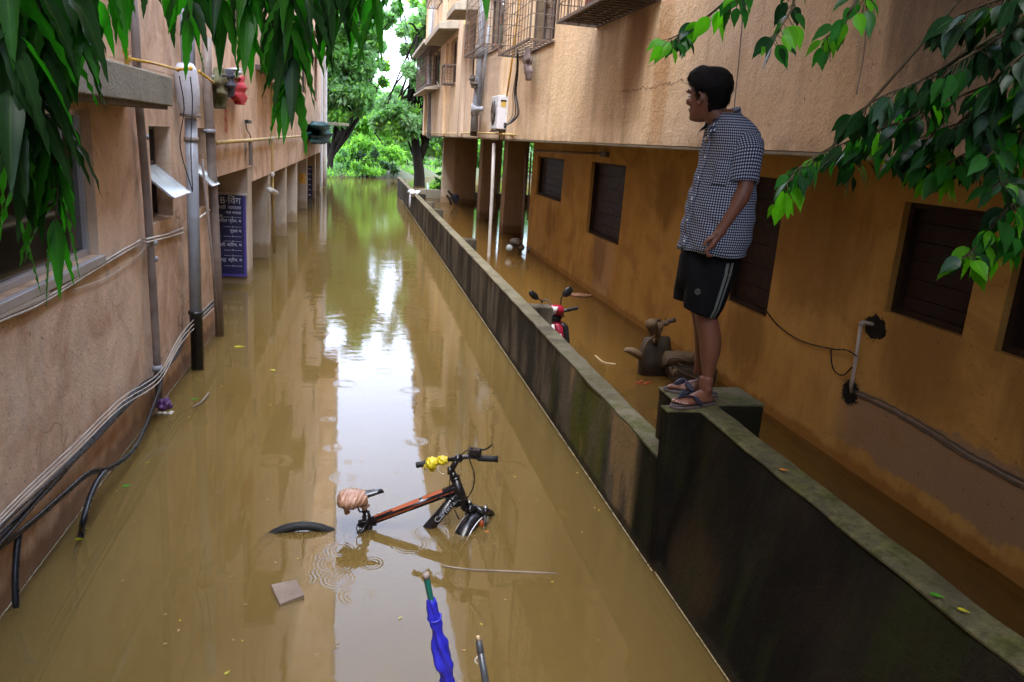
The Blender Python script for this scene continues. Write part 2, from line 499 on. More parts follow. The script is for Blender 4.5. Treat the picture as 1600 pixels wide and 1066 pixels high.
k = NT('window_glass'); k.pbr((.012, .011, .012), .05, None, 0, .5); M['glass_dark'] = k.mat
k = NT('frosted_glass'); f = k.noise(k.obj, 8, 5, .65)
k.pbr(k.mix(k.rng(f, .35, .65), (.36, .42, .42), (.50, .56, .56)), .22, k.bump(k.noise(k.obj, 140, 3), .3, .002)); M['glass_frost'] = k.mat

M['skin'] = simple('skin', (.135, .055, .032), .5, var=.16, sc=16, bump=.12, spec=.4)
M['hair'] = simple('hair', (.006, .005, .005), .75, var=.4, sc=60, bump=.6, spec=.12)
M['eye_white'] = simple('eye_white', (.6, .56, .52), .2, var=.05, sc=30, bump=0)
M['nail'] = simple('nail', (.42, .26, .21), .35, var=.05, sc=30, bump=0)
M['shorts_black'] = simple('shorts_black', (.006, .0065, .008), .85, var=.3, sc=30, bump=.3, spec=.08)
M['stripe_grey'] = simple('stripe_grey', (.11, .125, .115), .7, var=.15, sc=30, bump=.1)
M['flipflop'] = simple('flipflop', (.016, .013, .014), .6, var=.3, sc=20, bump=.15)
M['flipflop_edge'] = simple('flipflop_edge', (.10, .075, .07), .6, var=.3, sc=20, bump=.15)
M['strap'] = simple('strap', (.022, .024, .045), .5, var=.3, sc=25, bump=.2)

k = NT('gingham')   # small navy and white check
uv = k.sep(k.uv)
def stripe(c):
    return k.rng(k.math('PINGPONG', k.mul(c, 1 / .0125), .5), .19, .27)
a, b = stripe(uv[0]), stripe(uv[1])
c1 = k.mix(a, (.40, .45, .53), (.055, .07, .12)); c2 = k.mix(a, (.055, .07, .12), (.012, .015, .03))
cc = k.mix(b, c1, c2)
fold = k.noise(k.obj, 260, 2)
k.pbr(cc, .85, k.bump(fold, .15, .001), 0, .15); M['gingham'] = k.mat
# ================================================================== SETTING: ground and water
g = MB()
xs = [-400, -60, -30, -12, -6, -3, 0, 3, 6, 12, 30, 60, 400]
ys = [-60, -10, 0, 10, 20, 30, 36, 38, 40, 41.5, 43, 46, 52, 60, 80, 140, 500]
def gz(x, y):
    b = 41.0 + .6 * math.sin(x * .9)
    if x > 2.6: b += 6 * min(1, (x - 2.6) / 2)
    t = max(0, min(1, (y - b + 2) / 3.2))
    return -1.1 + 1.35 * t * t * (3 - 2 * t) + (.25 * math.sin(x * 1.3 + y) * t if y < 90 else 0)
import bisect
xs = sorted(set(xs + [i * .8 for i in range(-14, 15)])); ys = sorted(set(ys + [38 + i * .5 for i in range(26)]))
g.add([(x, y, gz(x, y)) for y in ys for x in xs],
      [(j * len(xs) + i, j * len(xs) + i + 1, (j + 1) * len(xs) + i + 1, (j + 1) * len(xs) + i) for j in range(len(ys) - 1) for i in range(len(xs) - 1)])
tag(g.build('ground', M['soil']), kind='structure')

# flood water: a wet mirror surface over a few sheets of suspended silt
k = NT('flood_water_surface')
p = k.pos
DROPS = [onz(u, v) for u, v in [(556, 722), (536, 746), (565, 763), (528, 905), (515, 893), (505, 870), (690, 838), (672, 832), (580, 880), (520, 700),
                                (905, 800), (650, 690), (800, 730), (530, 860), (930, 930), (510, 655), (640, 610), (540, 600), (470, 905), (522, 880),
                                (585, 700), (612, 740), (640, 850), (560, 930), (600, 640), (350, 905), (430, 720), (560, 560), (600, 580), (500, 520)]]
hsum = None
dr = random.Random(3)
for d in DROPS:
    vd = k.n('VectorMath', operation='DISTANCE'); k.link(p, vd.inputs[0]); vd.inputs[1].default_value = d
    r = vd.outputs['Value']; r0 = dr.uniform(.03, .10)
    env = k.rng(k.math('ABSOLUTE', k.math('SUBTRACT', r, r0)), .0, .045, 1, 0, True)
    w = k.mul(k.math('SINE', k.mul(r, 2 * PI / .021)), env)
    hsum = w if hsum is None else k.math('ADD', hsum, w)
rip = k.noise(k.scale(p, (2.2, 3.6, 1)), 1.0, 3, .5, .4)
rip2 = k.noise(k.scale(p, (13, 18, 1)), 1.0, 3, .55, .6)
calm = k.rng(k.sep(p)[1], 4.0, 14.0, .16, 1.0)
h = k.math('ADD', k.mul(k.mul(rip, calm), .010), k.mul(k.mul(rip2, calm), .0026))
h = k.math('ADD', h, k.mul(hsum, .0006))
bn = k.n('Bump'); k.link(h, bn.inputs['Height']); bn.inputs['Strength'].default_value = 1.0; bn.inputs['Distance'].default_value = .35
silt = k.noise(p, .7, 4, .6)
right = k.rng(k.sep(p)[0], 1.65, 1.9, 0, 1)
col = k.mix(k.rng(silt, .35, .65), (.178, .115, .034), (.20, .134, .043))
col = k.mix(right, col, (.20, .108, .026))
df = k.n('BsdfDiffuse'); k.set(df.inputs[0], col)
tr = k.n('BsdfTransparent')
mx = k.n('MixShader'); mx.inputs[0].default_value = .42; k.link(tr.outputs[0], mx.inputs[1]); k.link(df.outputs[0], mx.inputs[2])
gl = k.n('BsdfGlossy'); gl.inputs['Roughness'].default_value = .015; k.link(bn.outputs[0], gl.inputs['Normal'])
fr = k.n('Fresnel'); fr.inputs['IOR'].default_value = 1.34; k.link(bn.outputs[0], fr.inputs['Normal'])
m2 = k.n('MixShader'); k.link(fr.outputs[0], m2.inputs[0]); k.link(mx.outputs[0], m2.inputs[1]); k.link(gl.outputs[0], m2.inputs[2])
k.link(m2.outputs[0], k.out.inputs[0]); M['water_top'] = k.mat
def siltmat(name, op):
    k = NT(name); p = k.pos
    right = k.rng(k.sep(p)[0], 1.65, 1.9, 0, 1)
    col = k.mix(k.rng(k.noise(p, .5, 4, .6), .35, .65), (.178, .115, .034), (.205, .136, .044))
    col = k.mix(right, col, (.20, .108, .026))
    df = k.n('BsdfDiffuse'); k.set(df.inputs[0], col); tr = k.n('BsdfTransparent')
    mx = k.n('MixShader'); mx.inputs[0].default_value = op; k.link(tr.outputs[0], mx.inputs[1]); k.link(df.outputs[0], mx.inputs[2])
    k.link(mx.outputs[0], k.out.inputs[0]); return k.mat
M['silt'] = siltmat('silt', .45); M['silt_deep'] = siltmat('silt_deep', 1.0)
w = MB()
for i, (z, mi) in enumerate([(0, 0), (-.025, 1), (-.06, 1), (-.11, 1), (-.18, 2)]):
    w.quad((-14, -8, z), (40, -8, z), (40, 62, z), (-14, 62, z), mi)
tag(w.build('flood_water', [M['water_top'], M['silt'], M['silt_deep']], fix=False), kind='structure')

# ================================================================== LEFT BUILDING (built along its own slightly turned facade)
LB = thing('apartment_building', 'pinkish plaster apartment block over open stilt parking, left of the alley', 'building', (-1.56, 0, 0))
LB.rotation_euler.z = -math.atan(.0102)
LM = wmat(LB); LMI = LM.inverted()
ln = (LM.to_3x3() @ Vector((1, 0, 0)))


def L(u, v, off=0.0):
    """pixel -> point on the left facade pushed out by off, in building coordinates"""
    return LMI @ onp(u, v, LM @ Vector((off, 0, 0)), ln)


def lw(mb, name, mat, parent=LB, bevel=0):
    """MB in left-building coordinates -> world object"""
    mb.v = [tuple(LM @ Vector(q)) for q in mb.v]
    return mb.build(name, mat, parent, bevel)


def wall_holes(mb, y0, y1, z0, z1, holes, x=0.0, th=.22, mi=0):
    """wall slab normal to x with rectangular holes (ya, yb, za, zb); outer face at x, body towards -x*sign(th)"""
    ysp = sorted({y0, y1, *[h[0] for h in holes], *[h[1] for h in holes]}); zsp = sorted({z0, z1, *[h[2] for h in holes], *[h[3] for h in holes]})
    inside = lambda y, z: any(h[0] < y < h[1] and h[2] < z < h[3] for h in holes)
    xi = x - th
    for a, b in zip(ysp, ysp[1:]):
        for c, d in zip(zsp, zsp[1:]):
            if inside((a + b) / 2, (c + d) / 2): continue
            mb.quad((x, a, c), (x, b, c), (x, b, d), (x, a, d), mi)
            mb.quad((xi, a, c), (xi, a, d), (xi, b, d), (xi, b, c), mi)
    for (a, b, c, d) in holes:
        mb.quad((x, a, c), (xi, a, c), (xi, b, c), (x, b, c), mi); mb.quad((x, a, d), (x, b, d), (xi, b, d), (xi, a, d), mi)
        mb.quad((x, a, c), (x, a, d), (xi, a, d), (xi, a, c), mi); mb.quad((x, b, c), (xi, b, c), (xi, b, d), (x, b, d), mi)
    for a, b in ((y0, y0), (y1, y1)):
        mb.quad((x, a, z0), (xi, a, z0), (xi, a, z1), (x, a, z1), mi)
    mb.quad((x, y0, z0), (x, y1, z0), (xi, y1, z0), (xi, y0, z0), mi); mb.quad((x, y0, z1), (xi, y0, z1), (xi, y1, z1), (x, y1, z1), mi)


yA = 8.95                      # end of the solid near block
H1 = (3.62, 5.02, 1.38, 2.22)  # big window
a_ = L(232, 197); b_ = L(271, 337); H2 = (a_.y, b_.y, b_.z, a_.z)
a_ = L(306, 200); b_ = L(324, 322); H3 = (a_.y, b_.y, b_.z, a_.z)
m = MB()
wall_holes(m, -4, yA, -1.0, 2.55, [H1, H2, H3])
lw(m, 'wall', M['wall_pink'])
m = MB()
H4 = (10.2, 11.3, 3.3, 4.6); H5 = (15.2, 16.6, 3.1, 4.5); H6 = (21, 22.4, 3.1, 4.5); H7 = (26, 27.4, 3.1, 4.5); H8 = (4.2, 5.6, 3.4, 4.6)
wall_holes(m, -4, 30.0, 2.552, 11.0, [H4, H5, H6, H7, H8] + [(y, y + 1.4, z, z + 1.4) for y in (4.2, 10, 15.2, 21, 26) for z in (6.2, 9.0)])
wall_holes(m, yA + .002, 11.75, 1.63, 2.55, [])
wall_holes(m, 11.752, 30.0, 1.42, 2.55, [])
lw(m, 'wall', M['wall_pink'])
m = MB(); m.box((-5.0, -4, -1.0), (-.24, -3.8, 11)); m.box((-5.2, -4, -1), (-5.0, 30, 11)); m.box((-5, yA - .2, -1), (-.225, yA - .02, 1.6)); m.box((-4.98, -3.78, 10.85), (-.23, 30, 11.0))
m.box((-5.0, 29.8, 1.75), (-.23, 30, 10.84)); lw(m, 'wall', M['wall_pink'])
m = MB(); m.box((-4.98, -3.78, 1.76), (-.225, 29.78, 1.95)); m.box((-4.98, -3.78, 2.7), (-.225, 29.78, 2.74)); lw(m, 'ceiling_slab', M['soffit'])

# big near window: aluminium frame, dark glass
def lwindow(h, glass='glass_dark', frame='alu', split=2, dep=.10, fw=.035):
    ya, yb, za, zb = h
    f = MB()
    f.box((-dep, ya, za), (-dep + .05, yb, za + fw)); f.box((-dep, ya, zb - fw), (-dep + .05, yb, zb))
    f.box((-dep, ya, za + fw), (-dep + .05, ya + fw, zb - fw)); f.box((-dep, yb - fw, za + fw), (-dep + .05, yb, zb - fw))
    for i in range(1, split):
        y = ya + (yb - ya) * i / split
        f.box((-dep + .003, y - fw / 2, za + fw), (-dep + .047, y + fw / 2, zb - fw))
    win = lw(f, 'window', M[frame], bevel=.003)
    gmb = MB(); gmb.box((-dep + .015, ya + fw * .6, za + fw * .6), (-dep + .021, yb - fw * .6, zb - fw * .6)); lw(gmb, 'glass', M[glass], win)
    bmb = MB(); bmb.box((-dep - .12, ya, za), (-dep - .10, yb, zb)); lw(bmb, 'dark_room_sheet', M['dark_inside'], win)  # dark sheet stands in for the unlit room behind the glass
    return win
w1 = lwindow(H1, split=1)
m = MB(); m.box((-.06, H1[0] - .06, H1[2] - .05), (.03, H1[1] + .02, H1[2] - .002)); m.box((-.06, H1[0] - .05, H1[2]), (.022, H1[0] - .002, H1[3])); lw(m, 'sill', M['alu'], w1, .004)
for h in (H4, H5, H6, H7, H8):
    ww = lwindow(h, 'glass_dark', 'frame_brown', 2)
    m = MB(); m.box((.002, h[0] - .1, h[3] + .06), (.42, h[1] + .1, h[3] + .13)); lw(m, 'shade_slab', M['concrete_grey'], ww, .01)
for y in (4.2, 10, 15.2, 21, 26):
    for z in (6.2, 9.0): lwindow((y, y + 1.4, z, z + 1.4), 'glass_dark', 'frame_brown', 2)

def hopper(h, drop, out, name='window'):
    """small toilet window with a frosted flap hanging open"""
    ya, yb, za, zb = h
    f = MB()
    for (p0, p1) in (((-.16, ya, za), (-.12, yb, za + .03)), ((-.16, ya, zb - .03), (-.12, yb, zb)), ((-.16, ya, za + .03), (-.12, ya + .03, zb - .03)), ((-.16, yb - .03, za + .03), (-.12, yb, zb - .03))):
        f.box(p0, p1)
    zt = za + (zb - za) * drop
    f.box((-.155, ya + .03, zt - .012), (-.125, yb - .03, zt + .012))
    win = lw(f, name, M['frame_brown'])
    d = MB(); d.box((-.21, ya, za), (-.205, yb, zb)); lw(d, 'dark_room_sheet', M['dark_inside'], win)  # dark sheet for the shade inside the small opening
    gl = MB(); p0 = Vector((-.12, ya + .035, zt - .02)); ang = Vector((out, 0, -(zb - za) * .30))
    gl.obox(p0, (0, yb - ya - .07, 0), ang, Vector((.006, 0, .004))); lw(gl, 'flap_glass', M['glass_frost'], win)
    fr = MB(); n_ = Vector((.009, 0, .006)); yy = yb - ya - .07
    for o, a1 in ((p0 - n_ * .3, None),):
        fr.obox(o, (0, .012, 0), ang, n_ * 1.5); fr.obox(o + Vector((0, yy - .012, 0)), (0, .012, 0), ang, n_ * 1.5)
        fr.obox(o + ang - ang.normalized() * .014, (0, yy, 0), ang.normalized() * .016, n_ * 1.7)
    lw(fr, 'flap_frame', M['alu'], win)
    return win
hopper(H2, .60, .26); hopper(H3, .62, .24)

# concrete shade ledge over the big window
m = MB(); e0 = L(270, 128, .3); e1 = L(270, 164, .3)
m.box((.002, 1.0, 2.285), (.30, 5.72, 2.47)); o = lw(m, 'shade_ledge', M['concrete_grey'], bevel=.008)
m = MB(); m.box((.003, 1.0, 2.26), (.27, 5.70, 2.284)); lw(m, 'ledge_shadow_strip', M['wood_dark'])  # dark strip set under the ledge as its brown shadow

# the stilt bays: deep pillars
def pil(ya, yb, wx=.42, z1=1.44, mat='pillar', x1=-.012):
    m = MB(); m.box((x1 - wx, ya, -1.05), (x1, yb, z1)); return lw(m, 'pillar', M[mat], bevel=.012)
def yleft(u, v): return (LMI @ onz(u, v)).y
m = MB(); m.box((-.55, 11.35, -1.05), (-.012, 11.74, 1.66)); lw(m, 'pillar', M['pillar'], bevel=.01)
for (u, v, wx) in ((422, 403, .36), (448.5, 369, .38), (464, 347, .38), (479, 326, .40), (490, 309, .40)):
    y = yleft(u, v); pil(y, y + .28, wx)
for y in (14.2, 17, 20, 23, 26):
    m = MB(); m.box((-4.2, y, -1.05), (-3.8, y + .3, 1.75)); lw(m, 'pillar', M['pillar_brown'])
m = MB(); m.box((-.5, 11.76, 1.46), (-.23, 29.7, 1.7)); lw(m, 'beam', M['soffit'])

# far end tower with the grey downpipes beside it; its upper floors step out over the alley
m = MB(); m.box((-4, 30.02, -1.05), (-.02, 33.4, 7.2)); lw(m, 'end_tower', M['pillar'], bevel=.02)
m = MB(); m.box((-4, 29.6, 7.22), (.62, 33.6, 27)); lw(m, 'end_tower', M['wall_pink'], bevel=.02)
m = MB(); m.box((-.02, 32.4, 2.42), (.95, 33.0, 2.52)); lw(m, 'shade_ledge', M['concrete_grey'], bevel=.01)
for zc in (9.5, 12.5, 15.5, 18.5, 21.5, 24.5):
    m = MB(); m.box((.622, 30.2, zc - .6), (.64, 31.3, zc + .6)); lw(m, 'window', M['frame_brown'])
# balcony lattice behind the leaves
m = MB()
for i in range(9): m.box((.28, 12.2 + i * .28, 3.05), (.31, 12.23 + i * .28, 4.1))
for i in range(6): m.box((.285, 12.2, 3.1 + i * .19), (.305, 14.5, 3.125 + i * .19))
m.box((.0, 12.2, 2.98), (.31, 14.5, 3.05)); lw(m, 'balcony_grille', M['grille_metal'])

# ---- pipes (things of their own)
def pipe(name, label, cat, pts, r, mat, n=12, group=None, clamps=(), loc=None):
    t = thing(name, label, cat, pts[-1] if loc is None else loc, group)
    m = MB(); m.tube(pts, r, n); m.build('pipe', M[mat], t)
    for (q, rad) in clamps:
        q = Vector(q); m = MB(); m.tube([q - Vector((0, 0, .018)), q + Vector((0, 0, .018))], rad, n); m.build('clamp', M['pvc_grey'] if mat != 'pvc_white' else M['pvc_white'], t)
    return t
def LW(x, y, z): return LM @ Vector((x, y, z))
# fat soil pipe with white wrapped joint and black boot
py = L(303, 400, .1).y
t = thing('drainpipe', 'thick blue-grey drainpipe with a white wrapped joint and black foot standing in the water', 'drainpipe', LW(.1, py, 0))
def lp(u, v, off=.1): return LM @ L(u, v, off)
m = MB(); m.tube([lp(291, -30), lp(293, 60), lp(295, 120)], .058, 14); m.tube([lp(298, 185), lp(301, 300), lp(306, 489)], .052, 14); m.build('pipe', M['pvc_grey'], t)
m = MB(); a = lp(289, 100); b = lp(297, 182)
m.tube([a, a.lerp(b, .1), a.lerp(b, .5), a.lerp(b, .85), b], [.062, .088, .098, .085, .06], 16); m.build('wrapped_joint', M['plastic_white'], t)
m = MB(); a = lp(297, 180); m.tube([a + Vector((0, 0, .012)), a - Vector((0, 0, .016))], .085, 16)
a2 = lp(299, 218); m.tube([a2 + Vector((0, 0, .02)), a2 - Vector((0, 0, .02))], .062, 14); m.build('collar', M['pvc_brown'], t)
m = MB(); a = lp(306, 486); m.tube([a, a - Vector((0, 0, .03)), a - Vector((0, 0, .035)), a - Vector((0, 0, .62))], [.066, .066, .056, .056], 16); m.build('foot_boot', M['black_plastic'], t)
m = MB()
for q in ((-.05, 0), (.03, .05)):
    m.tube(spline([lp(291, 120, .2) + Vector((q[0], 0, 0)), lp(296, 170, .19) + Vector((q[0] * .8, 0, q[1])), lp(292, 230, .17) + Vector((q[0], 0, 0)), lp(301, 300, .165)], 6), .0045, 6)
m.build('cord', M['cable_black'], t)

pipe('waste_pipe', 'thin brown waste pipe running down the wall to a purple rag at the waterline', 'pipe',
     [lp(206, -20, .05), lp(212, 60, .05), lp(217, 160, .05), lp(226, 260, .05), lp(236, 400, .05), lp(243, 520, .05), lp(249, 632, .05)], .028, 'pvc_brown',
     clamps=[(lp(224, 214, .05), .036), (lp(237, 380, .05), .038), (lp(238, 405, .05), .038), (lp(245, 575, .05), .036)])
pipe('waste_pipe', 'grey brown stack pipe beside the blue notice board, with a loose pole behind it', 'pipe',
     [lp(323, 60, .08), lp(324, 140, .08), lp(329, 220, .08), lp(337, 380, .08), lp(344, 530, .08)], .045, 'pvc_brown',
     clamps=[(lp(327, 205, .08), .058), (lp(325, 120, .08), .056)])
m = MB(); m.tube([lp(316, 250, .12), lp(333, 420, .12), lp(342, 527, .14)], .012, 8)
tag(m.build('pole', M['pvc_brown']), 'thin loose brown pole leaning against the stack pipe near the blue notice board', 'pole')

# yellow gas pipes
t = thing('gas_pipe', 'yellow gas pipe with elbows over the concrete ledge of the near left wall', 'gas pipe', lp(197, 100, .06))
m = MB(); m.tube([lp(195, 30, .06), lp(196, 60, .06), lp(199, 114, .06)], .014, 10); m.tube([lp(203, 92, .07), lp(240, 99, .07), lp(278, 109, .09)], .010, 10)
m.tube([lp(278, 109, .09), lp(300, 107, .21)], .011, 10); m.tube([lp(311, 112, .18), lp(349, 141, .10)], .011, 8); m.build('pipe', M['yellow_paint'], t)
m = MB()
for q, d in ((lp(200, 92, .065), .021), (lp(278, 109, .09), .016), (lp(298, 107, .2), .016), (lp(196, 80, .06), .021), (lp(198, 108, .06), .021), (lp(311, 112, .18), .014)):
    m.ell(q, (d, 0, 0), (0, d, 0), (0, 0, d * 1.2), 10, 6)
m.build('elbow', M['yellow_paint'], t)
t = thing('gas_pipe', 'pale yellow gas pipe along the stilt wall with one branch dropping to the water', 'gas pipe', lp(424, 330, .06))
m = MB(); m.tube([lp(338, 223, .06), lp(380, 220, .06), lp(440, 215, .06), lp(470, 213, .06)], .022, 8); m.build('pipe', M['yellow_pale'], t)
m = MB(); m.tube([lp(425, 130, .06), lp(425, 217, .06), lp(426, 300, .06), lp(429, 395, .06)], .022, 8); m.build('branch', M['yellow_pale'], t)
m = MB()
for v in (217, 273, 300): m.ell(lp(425.5, v, .065), (.04, 0, 0), (0, .04, 0), (0, 0, .05), 8, 6)
m.tube([lp(421, 297, .1), lp(431, 302, .1)], .05, 8); m.build('valve', M['pvc_white'], t)
# far downpipes on the end tower
for (u, r, lab, mt) in ((498, .10, 'pale grey downpipe at the far end of the left block', 'pvc_grey'), (507, .09, 'white downpipe, last one at the far corner of the left block', 'pvc_white')):
    y = 30.2 if u < 500 else 32.0
    q = [ony(u + (v - 290) * -.004, v, y) for v in (10, 120, 250, 292)]
    pipe('drainpipe', lab, 'drainpipe', q, r, mt)

# conduits / cables on the near wall
def cable(label, pts, r, mat='cable_black', name='cable', group=None, n=6, k=6, cat='cable'):
    m = MB(); m.tube(spline(pts, k), r, n)
    return tag(m.build(name, M[mat]), label, cat, group)
for dz, lab in ((0, 'upper cream cable clipped across the near left wall'), (5, 'lower cream cable clipped across the near left wall')):
    cable(lab, [lp(-40, 512 + dz, .02), lp(20, 488 + dz * 1.2, .02), lp(70, 466 + dz, .02), lp(150, 416 + dz, .02), lp(215, 378 + dz, .02), lp(232, 373 + dz, .085), lp(262, 366 + dz, .02), lp(287, 356 + dz * 1.5, .02)], .0075, 'cable_white', 'conduit')
m = MB(); a, b = L(-10, 500, .01), L(72, 462, .01); m.obox(a, (0, b.y - a.y, b.z - a.z), (.018, 0, 0), (0, 0, .022)); tag(lw(m, 'conduit', M['pvc_white'], None), 'square cream cable trunking under the big left window', 'conduit')
cable('thin cream cable looping from conduit to the far waste pipe', [lp(294, 350, .03), lp(312, 340, .05), lp(328, 328, .05)], .010, 'cable_white', 'conduit')
cable('very thin pink wire slanting up the near left wall', [lp(110, 455, .015), lp(170, 432, .015), lp(215, 400, .02), lp(236, 376, .08)], .0022, 'cable_white', 'wire')
# the sagging bundle of black cables
bl = ['topmost', 'second', 'third', 'fourth', 'fifth', 'lowest']
rr = random.Random(5)
for i in range(6):
    o = .03 + .02 * (i % 3); d = (i - 2.5) * 3.6
    pts = [(-45, 880 + d * 1.9), (20, 815 + d * 1.3 + rr.uniform(-8, 8)), (90, 745 + d + rr.uniform(-6, 6)), (160, 672 + d + rr.uniform(-7, 7)), (215, 612 + d * .8), (249, 585 + d * .25), (277, 553 + d * .3), (296, 510 + d * .4), (318, 490 + d * .4), (336, 472 + d * .4)]
    cable(f'{bl[i]} of the black cables sagging along the foot of the near left wall', [lp(u, v, o) for u, v in pts], .0075 if i % 2 else .0062)
for i, lab in enumerate(('upper black cable hanging free of the bundle towards the water', 'lower black cable hanging free of the bundle towards the water')):
    d = i * 5; cable(lab, [lp(257, 575 + d, .07), lp(247, 612 + d, .09), lp(226, 668 + d, .10), (lp(205, 705 + d, .11)), lp(172, 729 + d, .11), lp(140, 737 + d, .10), lp(100, 770 + d, .09), lp(40, 822 + d, .07), lp(-40, 880 + d, .05)], .0085)
for i in range(3):
    cable(f'{("bright white","cream","greyish")[i]} thin wire among the black cables on the left wall', [lp(u, v + i * 7, .09) for u, v in [(-40, 848), (40, 765), (120, 690), (190, 622), (249, 582), (285, 520), (334, 468)]], .0028, 'cable_white', 'wire')
hose = [lp(163, 737, .11), lp(150, 756, .12), lp(138, 785, .13), lp(131, 812, .15)]
q = onz(126, 838); hose += [q, q + Vector((.03, -.22, -.045)), q + Vector((.10, -.42, -.09)), q + Vector((.2, -.6, -.16)), q + Vector((.34, -.75, -.24))]
cable('thick black hose dropping from the cable bundle into the brown water', hose, .017, 'cable_black', 'hose', n=10, cat='hose')
cable('short thick black cable end dipping into the water at the left edge', [lp(30, 830, .06), lp(26, 865, .07), lp(24, 905, .08), lp(25, 950, .09)], .015, 'cable_black', 'hose', n=10, cat='hose')

# purple rag with white foam at the foot of the thin pipe
t = thing('rag', 'purple plastic rag snagged on the thin brown pipe at the waterline', 'rag', lp(250, 630, .06))
rg = random.Random(9); m = MB()
c0 = lp(250, 632, .07)
for i in range(9):
    m.ell(c0 + Vector((rg.uniform(-.02, .07), rg.uniform(-.03, .03), rg.uniform(-.03, .05))), (rg.uniform(.02, .04), .01, rg.uniform(-.01, .01)), (0, rg.uniform(.015, .03), .01), (.005, 0, rg.uniform(.012, .03)), 8, 6)
m.build('cloth', M['cloth_purple'], t)
m = MB(); c1 = onz(256, 646)
for i in range(7): m.ell(c1 + Vector((rg.uniform(-.05, .05), rg.uniform(-.02, .02), .004)), (.022, 0, 0), (0, .015, 0), (0, 0, .008), 8, 5)
m.build('foam', M['foam'], t)

# blue notice board on the camera side of the first pier
yb = 11.3
P0, P1, P2, P3 = ony(341, 301, yb), ony(383.5, 304, yb), ony(387, 433, yb), ony(345, 431, yb)
t = thing('notice_board', 'dark blue notice board with white Marathi lettering and a violet border, left pier', 'sign', P3)
X0 = P1.x - .46; X1 = P1.x; Z0 = (P2.z + P3.z) / 2; Z1 = P1.z
m = MB(); m.box((X0, yb, Z0), (X1, yb + .02, Z1)); m.build('board', M['sign_blue'], t)
m = MB(); bw = .032
m.box((X1 - bw, yb - .004, Z0 + bw), (X1 - .001, yb - .001, Z1 - .02)); m.box((X0, yb - .004, Z0 + .001), (X1 - .001, yb - .001, Z0 + bw)); m.build('border', M['sign_border'], t)
m = MB(); m.box((X0 - .01, yb - .014, Z1 - .018), (X1 + .02, yb + .03, Z1 + .012)); m.build('rail', M['pvc_white'], t, .003)
def text_mesh(body, size, bold=0.0):
    c = bpy.data.curves.new('lettering', 'FONT'); c.body = body; c.size = size; c.offset = bold; c.resolution_u = 3
    o = bpy.data.objects.new('lettering', c); C.objects.link(o)
    dg = bpy.context.evaluated_depsgraph_get(); me = bpy.data.meshes.new_from_object(o.evaluated_get(dg))
    vs = [v.co.copy() for v in me.vertices]; fs = [tuple(p.vertices) for p in me.polygons]
    bpy.data.objects.remove(o); bpy.data.curves.remove(c); bpy.data.meshes.remove(me)
    return vs, fs
def put_text(mb, body, size, place, bold=0.0, align='l', mi=0):
    vs, fs = text_mesh(body, size, bold)
    wd = max((v.x for v in vs), default=0)
    s = -wd if align == 'r' else (-wd / 2 if align == 'c' else 0)
    mb.add([place(v.x + s, v.y) for v in vs], fs, mi, smooth=False)
m = MB(); RT = X1 - .06; yf = yb - .0035
T = lambda x0, z0: (lambda x, y: (x0 + x, yf, z0 + y))
def zrow(v): return ony(365, v, yb).z
put_text(m, 'र B·िवंग', .125, T(RT, zrow(318.5)), .0015, 'r')
rows = [(327, '..साठी', 'वापरला', .062), (334.5, '', 'नाव मजला', .052), (347.5, '..मधील', 'श्रीम. म', .058), (354.5, 'र', '', .06), (363, '', 'मुखर म', .056),
        (370.5, 'नर.', '', .056), (385, '..राठी.', 'किरण. म', .06), (391.5, 'ाम', '', .056), (408.5, '..कर्इ', 'श्रीम. म', .06), (341, '..लई', '', .058)]
for v, a, b, sz in rows:
    z = zrow(v)
    if a: put_text(m, a, sz, T(X0 + .06, z), .001)
    if b: put_text(m, b, sz, T(RT, z), .001, 'r')
for v in (340, 355, 370, 377.5, 391.5, 400, 416):
    z = zrow(v); m.box((RT - .24, yf - .001, z), (RT - .14, yf, z + .005)); m.box((RT - .10, yf - .001, z), (RT, yf, z + .005))
    put_text(m, '०', .05, T(RT - .12, z - .012), .001, 'c')
m.build('lettering', M['sign_white'], t, fix=False)

# red wing letter painted on the wall
m = MB(); q0 = L(351.5, 207, .006); q1 = L(357.5, 170, .006); sx = (L(359, 190).y - L(350, 190).y); vs, fs = text_mesh('B', 1.0, .01)
hh = q1.z - q0.z
m.add([LM @ Vector((.006, q0.y + v.x * sx * .9, q0.z + v.y / .68 * hh)) for v in vs], fs, 0, smooth=False)
tag(m.build('wing_letter', M['letter_red'], fix=False), 'tall red letter B painted on the pale left wall', 'painted letter')

# clothes and bags hung off the pipe
def rag(name, label, cat, u0, v0, u1, v1, off, mat, th=.05, seed=1, group=None, plane=None):
    r = random.Random(seed); pf = plane or (lambda u, v, o: lp(u, v, o))
    t = MB(); rings = []; n = 18
    for i in range(n):
        f = i / (n - 1); v = v0 + (v1 - v0) * f
        w = (.30 + .62 * math.sin(PI * (.14 + .74 * f))) * (1 + .12 * math.sin(f * 17 + seed) + r.uniform(-.10, .10))
        uc = (u0 + u1) / 2 + (.12 * math.sin(f * 6 + seed) + r.uniform(-.05, .05)) * (u1 - u0); hw = (u1 - u0) / 2 * w
        a, b = pf(uc - hw, v, off), pf(uc + hw, v, off); cen = (a + b) / 2; ax = (b - a) / 2
        ay = Vector((1, -.15, 0)) * th * w
        ring = []
        for k2 in range(14):
            th_ = 2 * PI * k2 / 14; wob = 1 + .22 * math.sin(3 * th_ + f * 7 + seed) + .14 * math.sin(7 * th_ - f * 9) + r.uniform(-.06, .06)
            ring.append(cen + ax * math.cos(th_) * wob + ay * math.sin(th_) * wob)
        rings.append(ring)
    t.loft(rings); return tag(t.build(name, M[mat]), label, cat, group)
rag('cloth_bag', 'dull olive bag hanging on the yellow pipe of the left wall', 'bag', 334, 106, 351, 170, .12, 'cloth_olive', .07, 3)
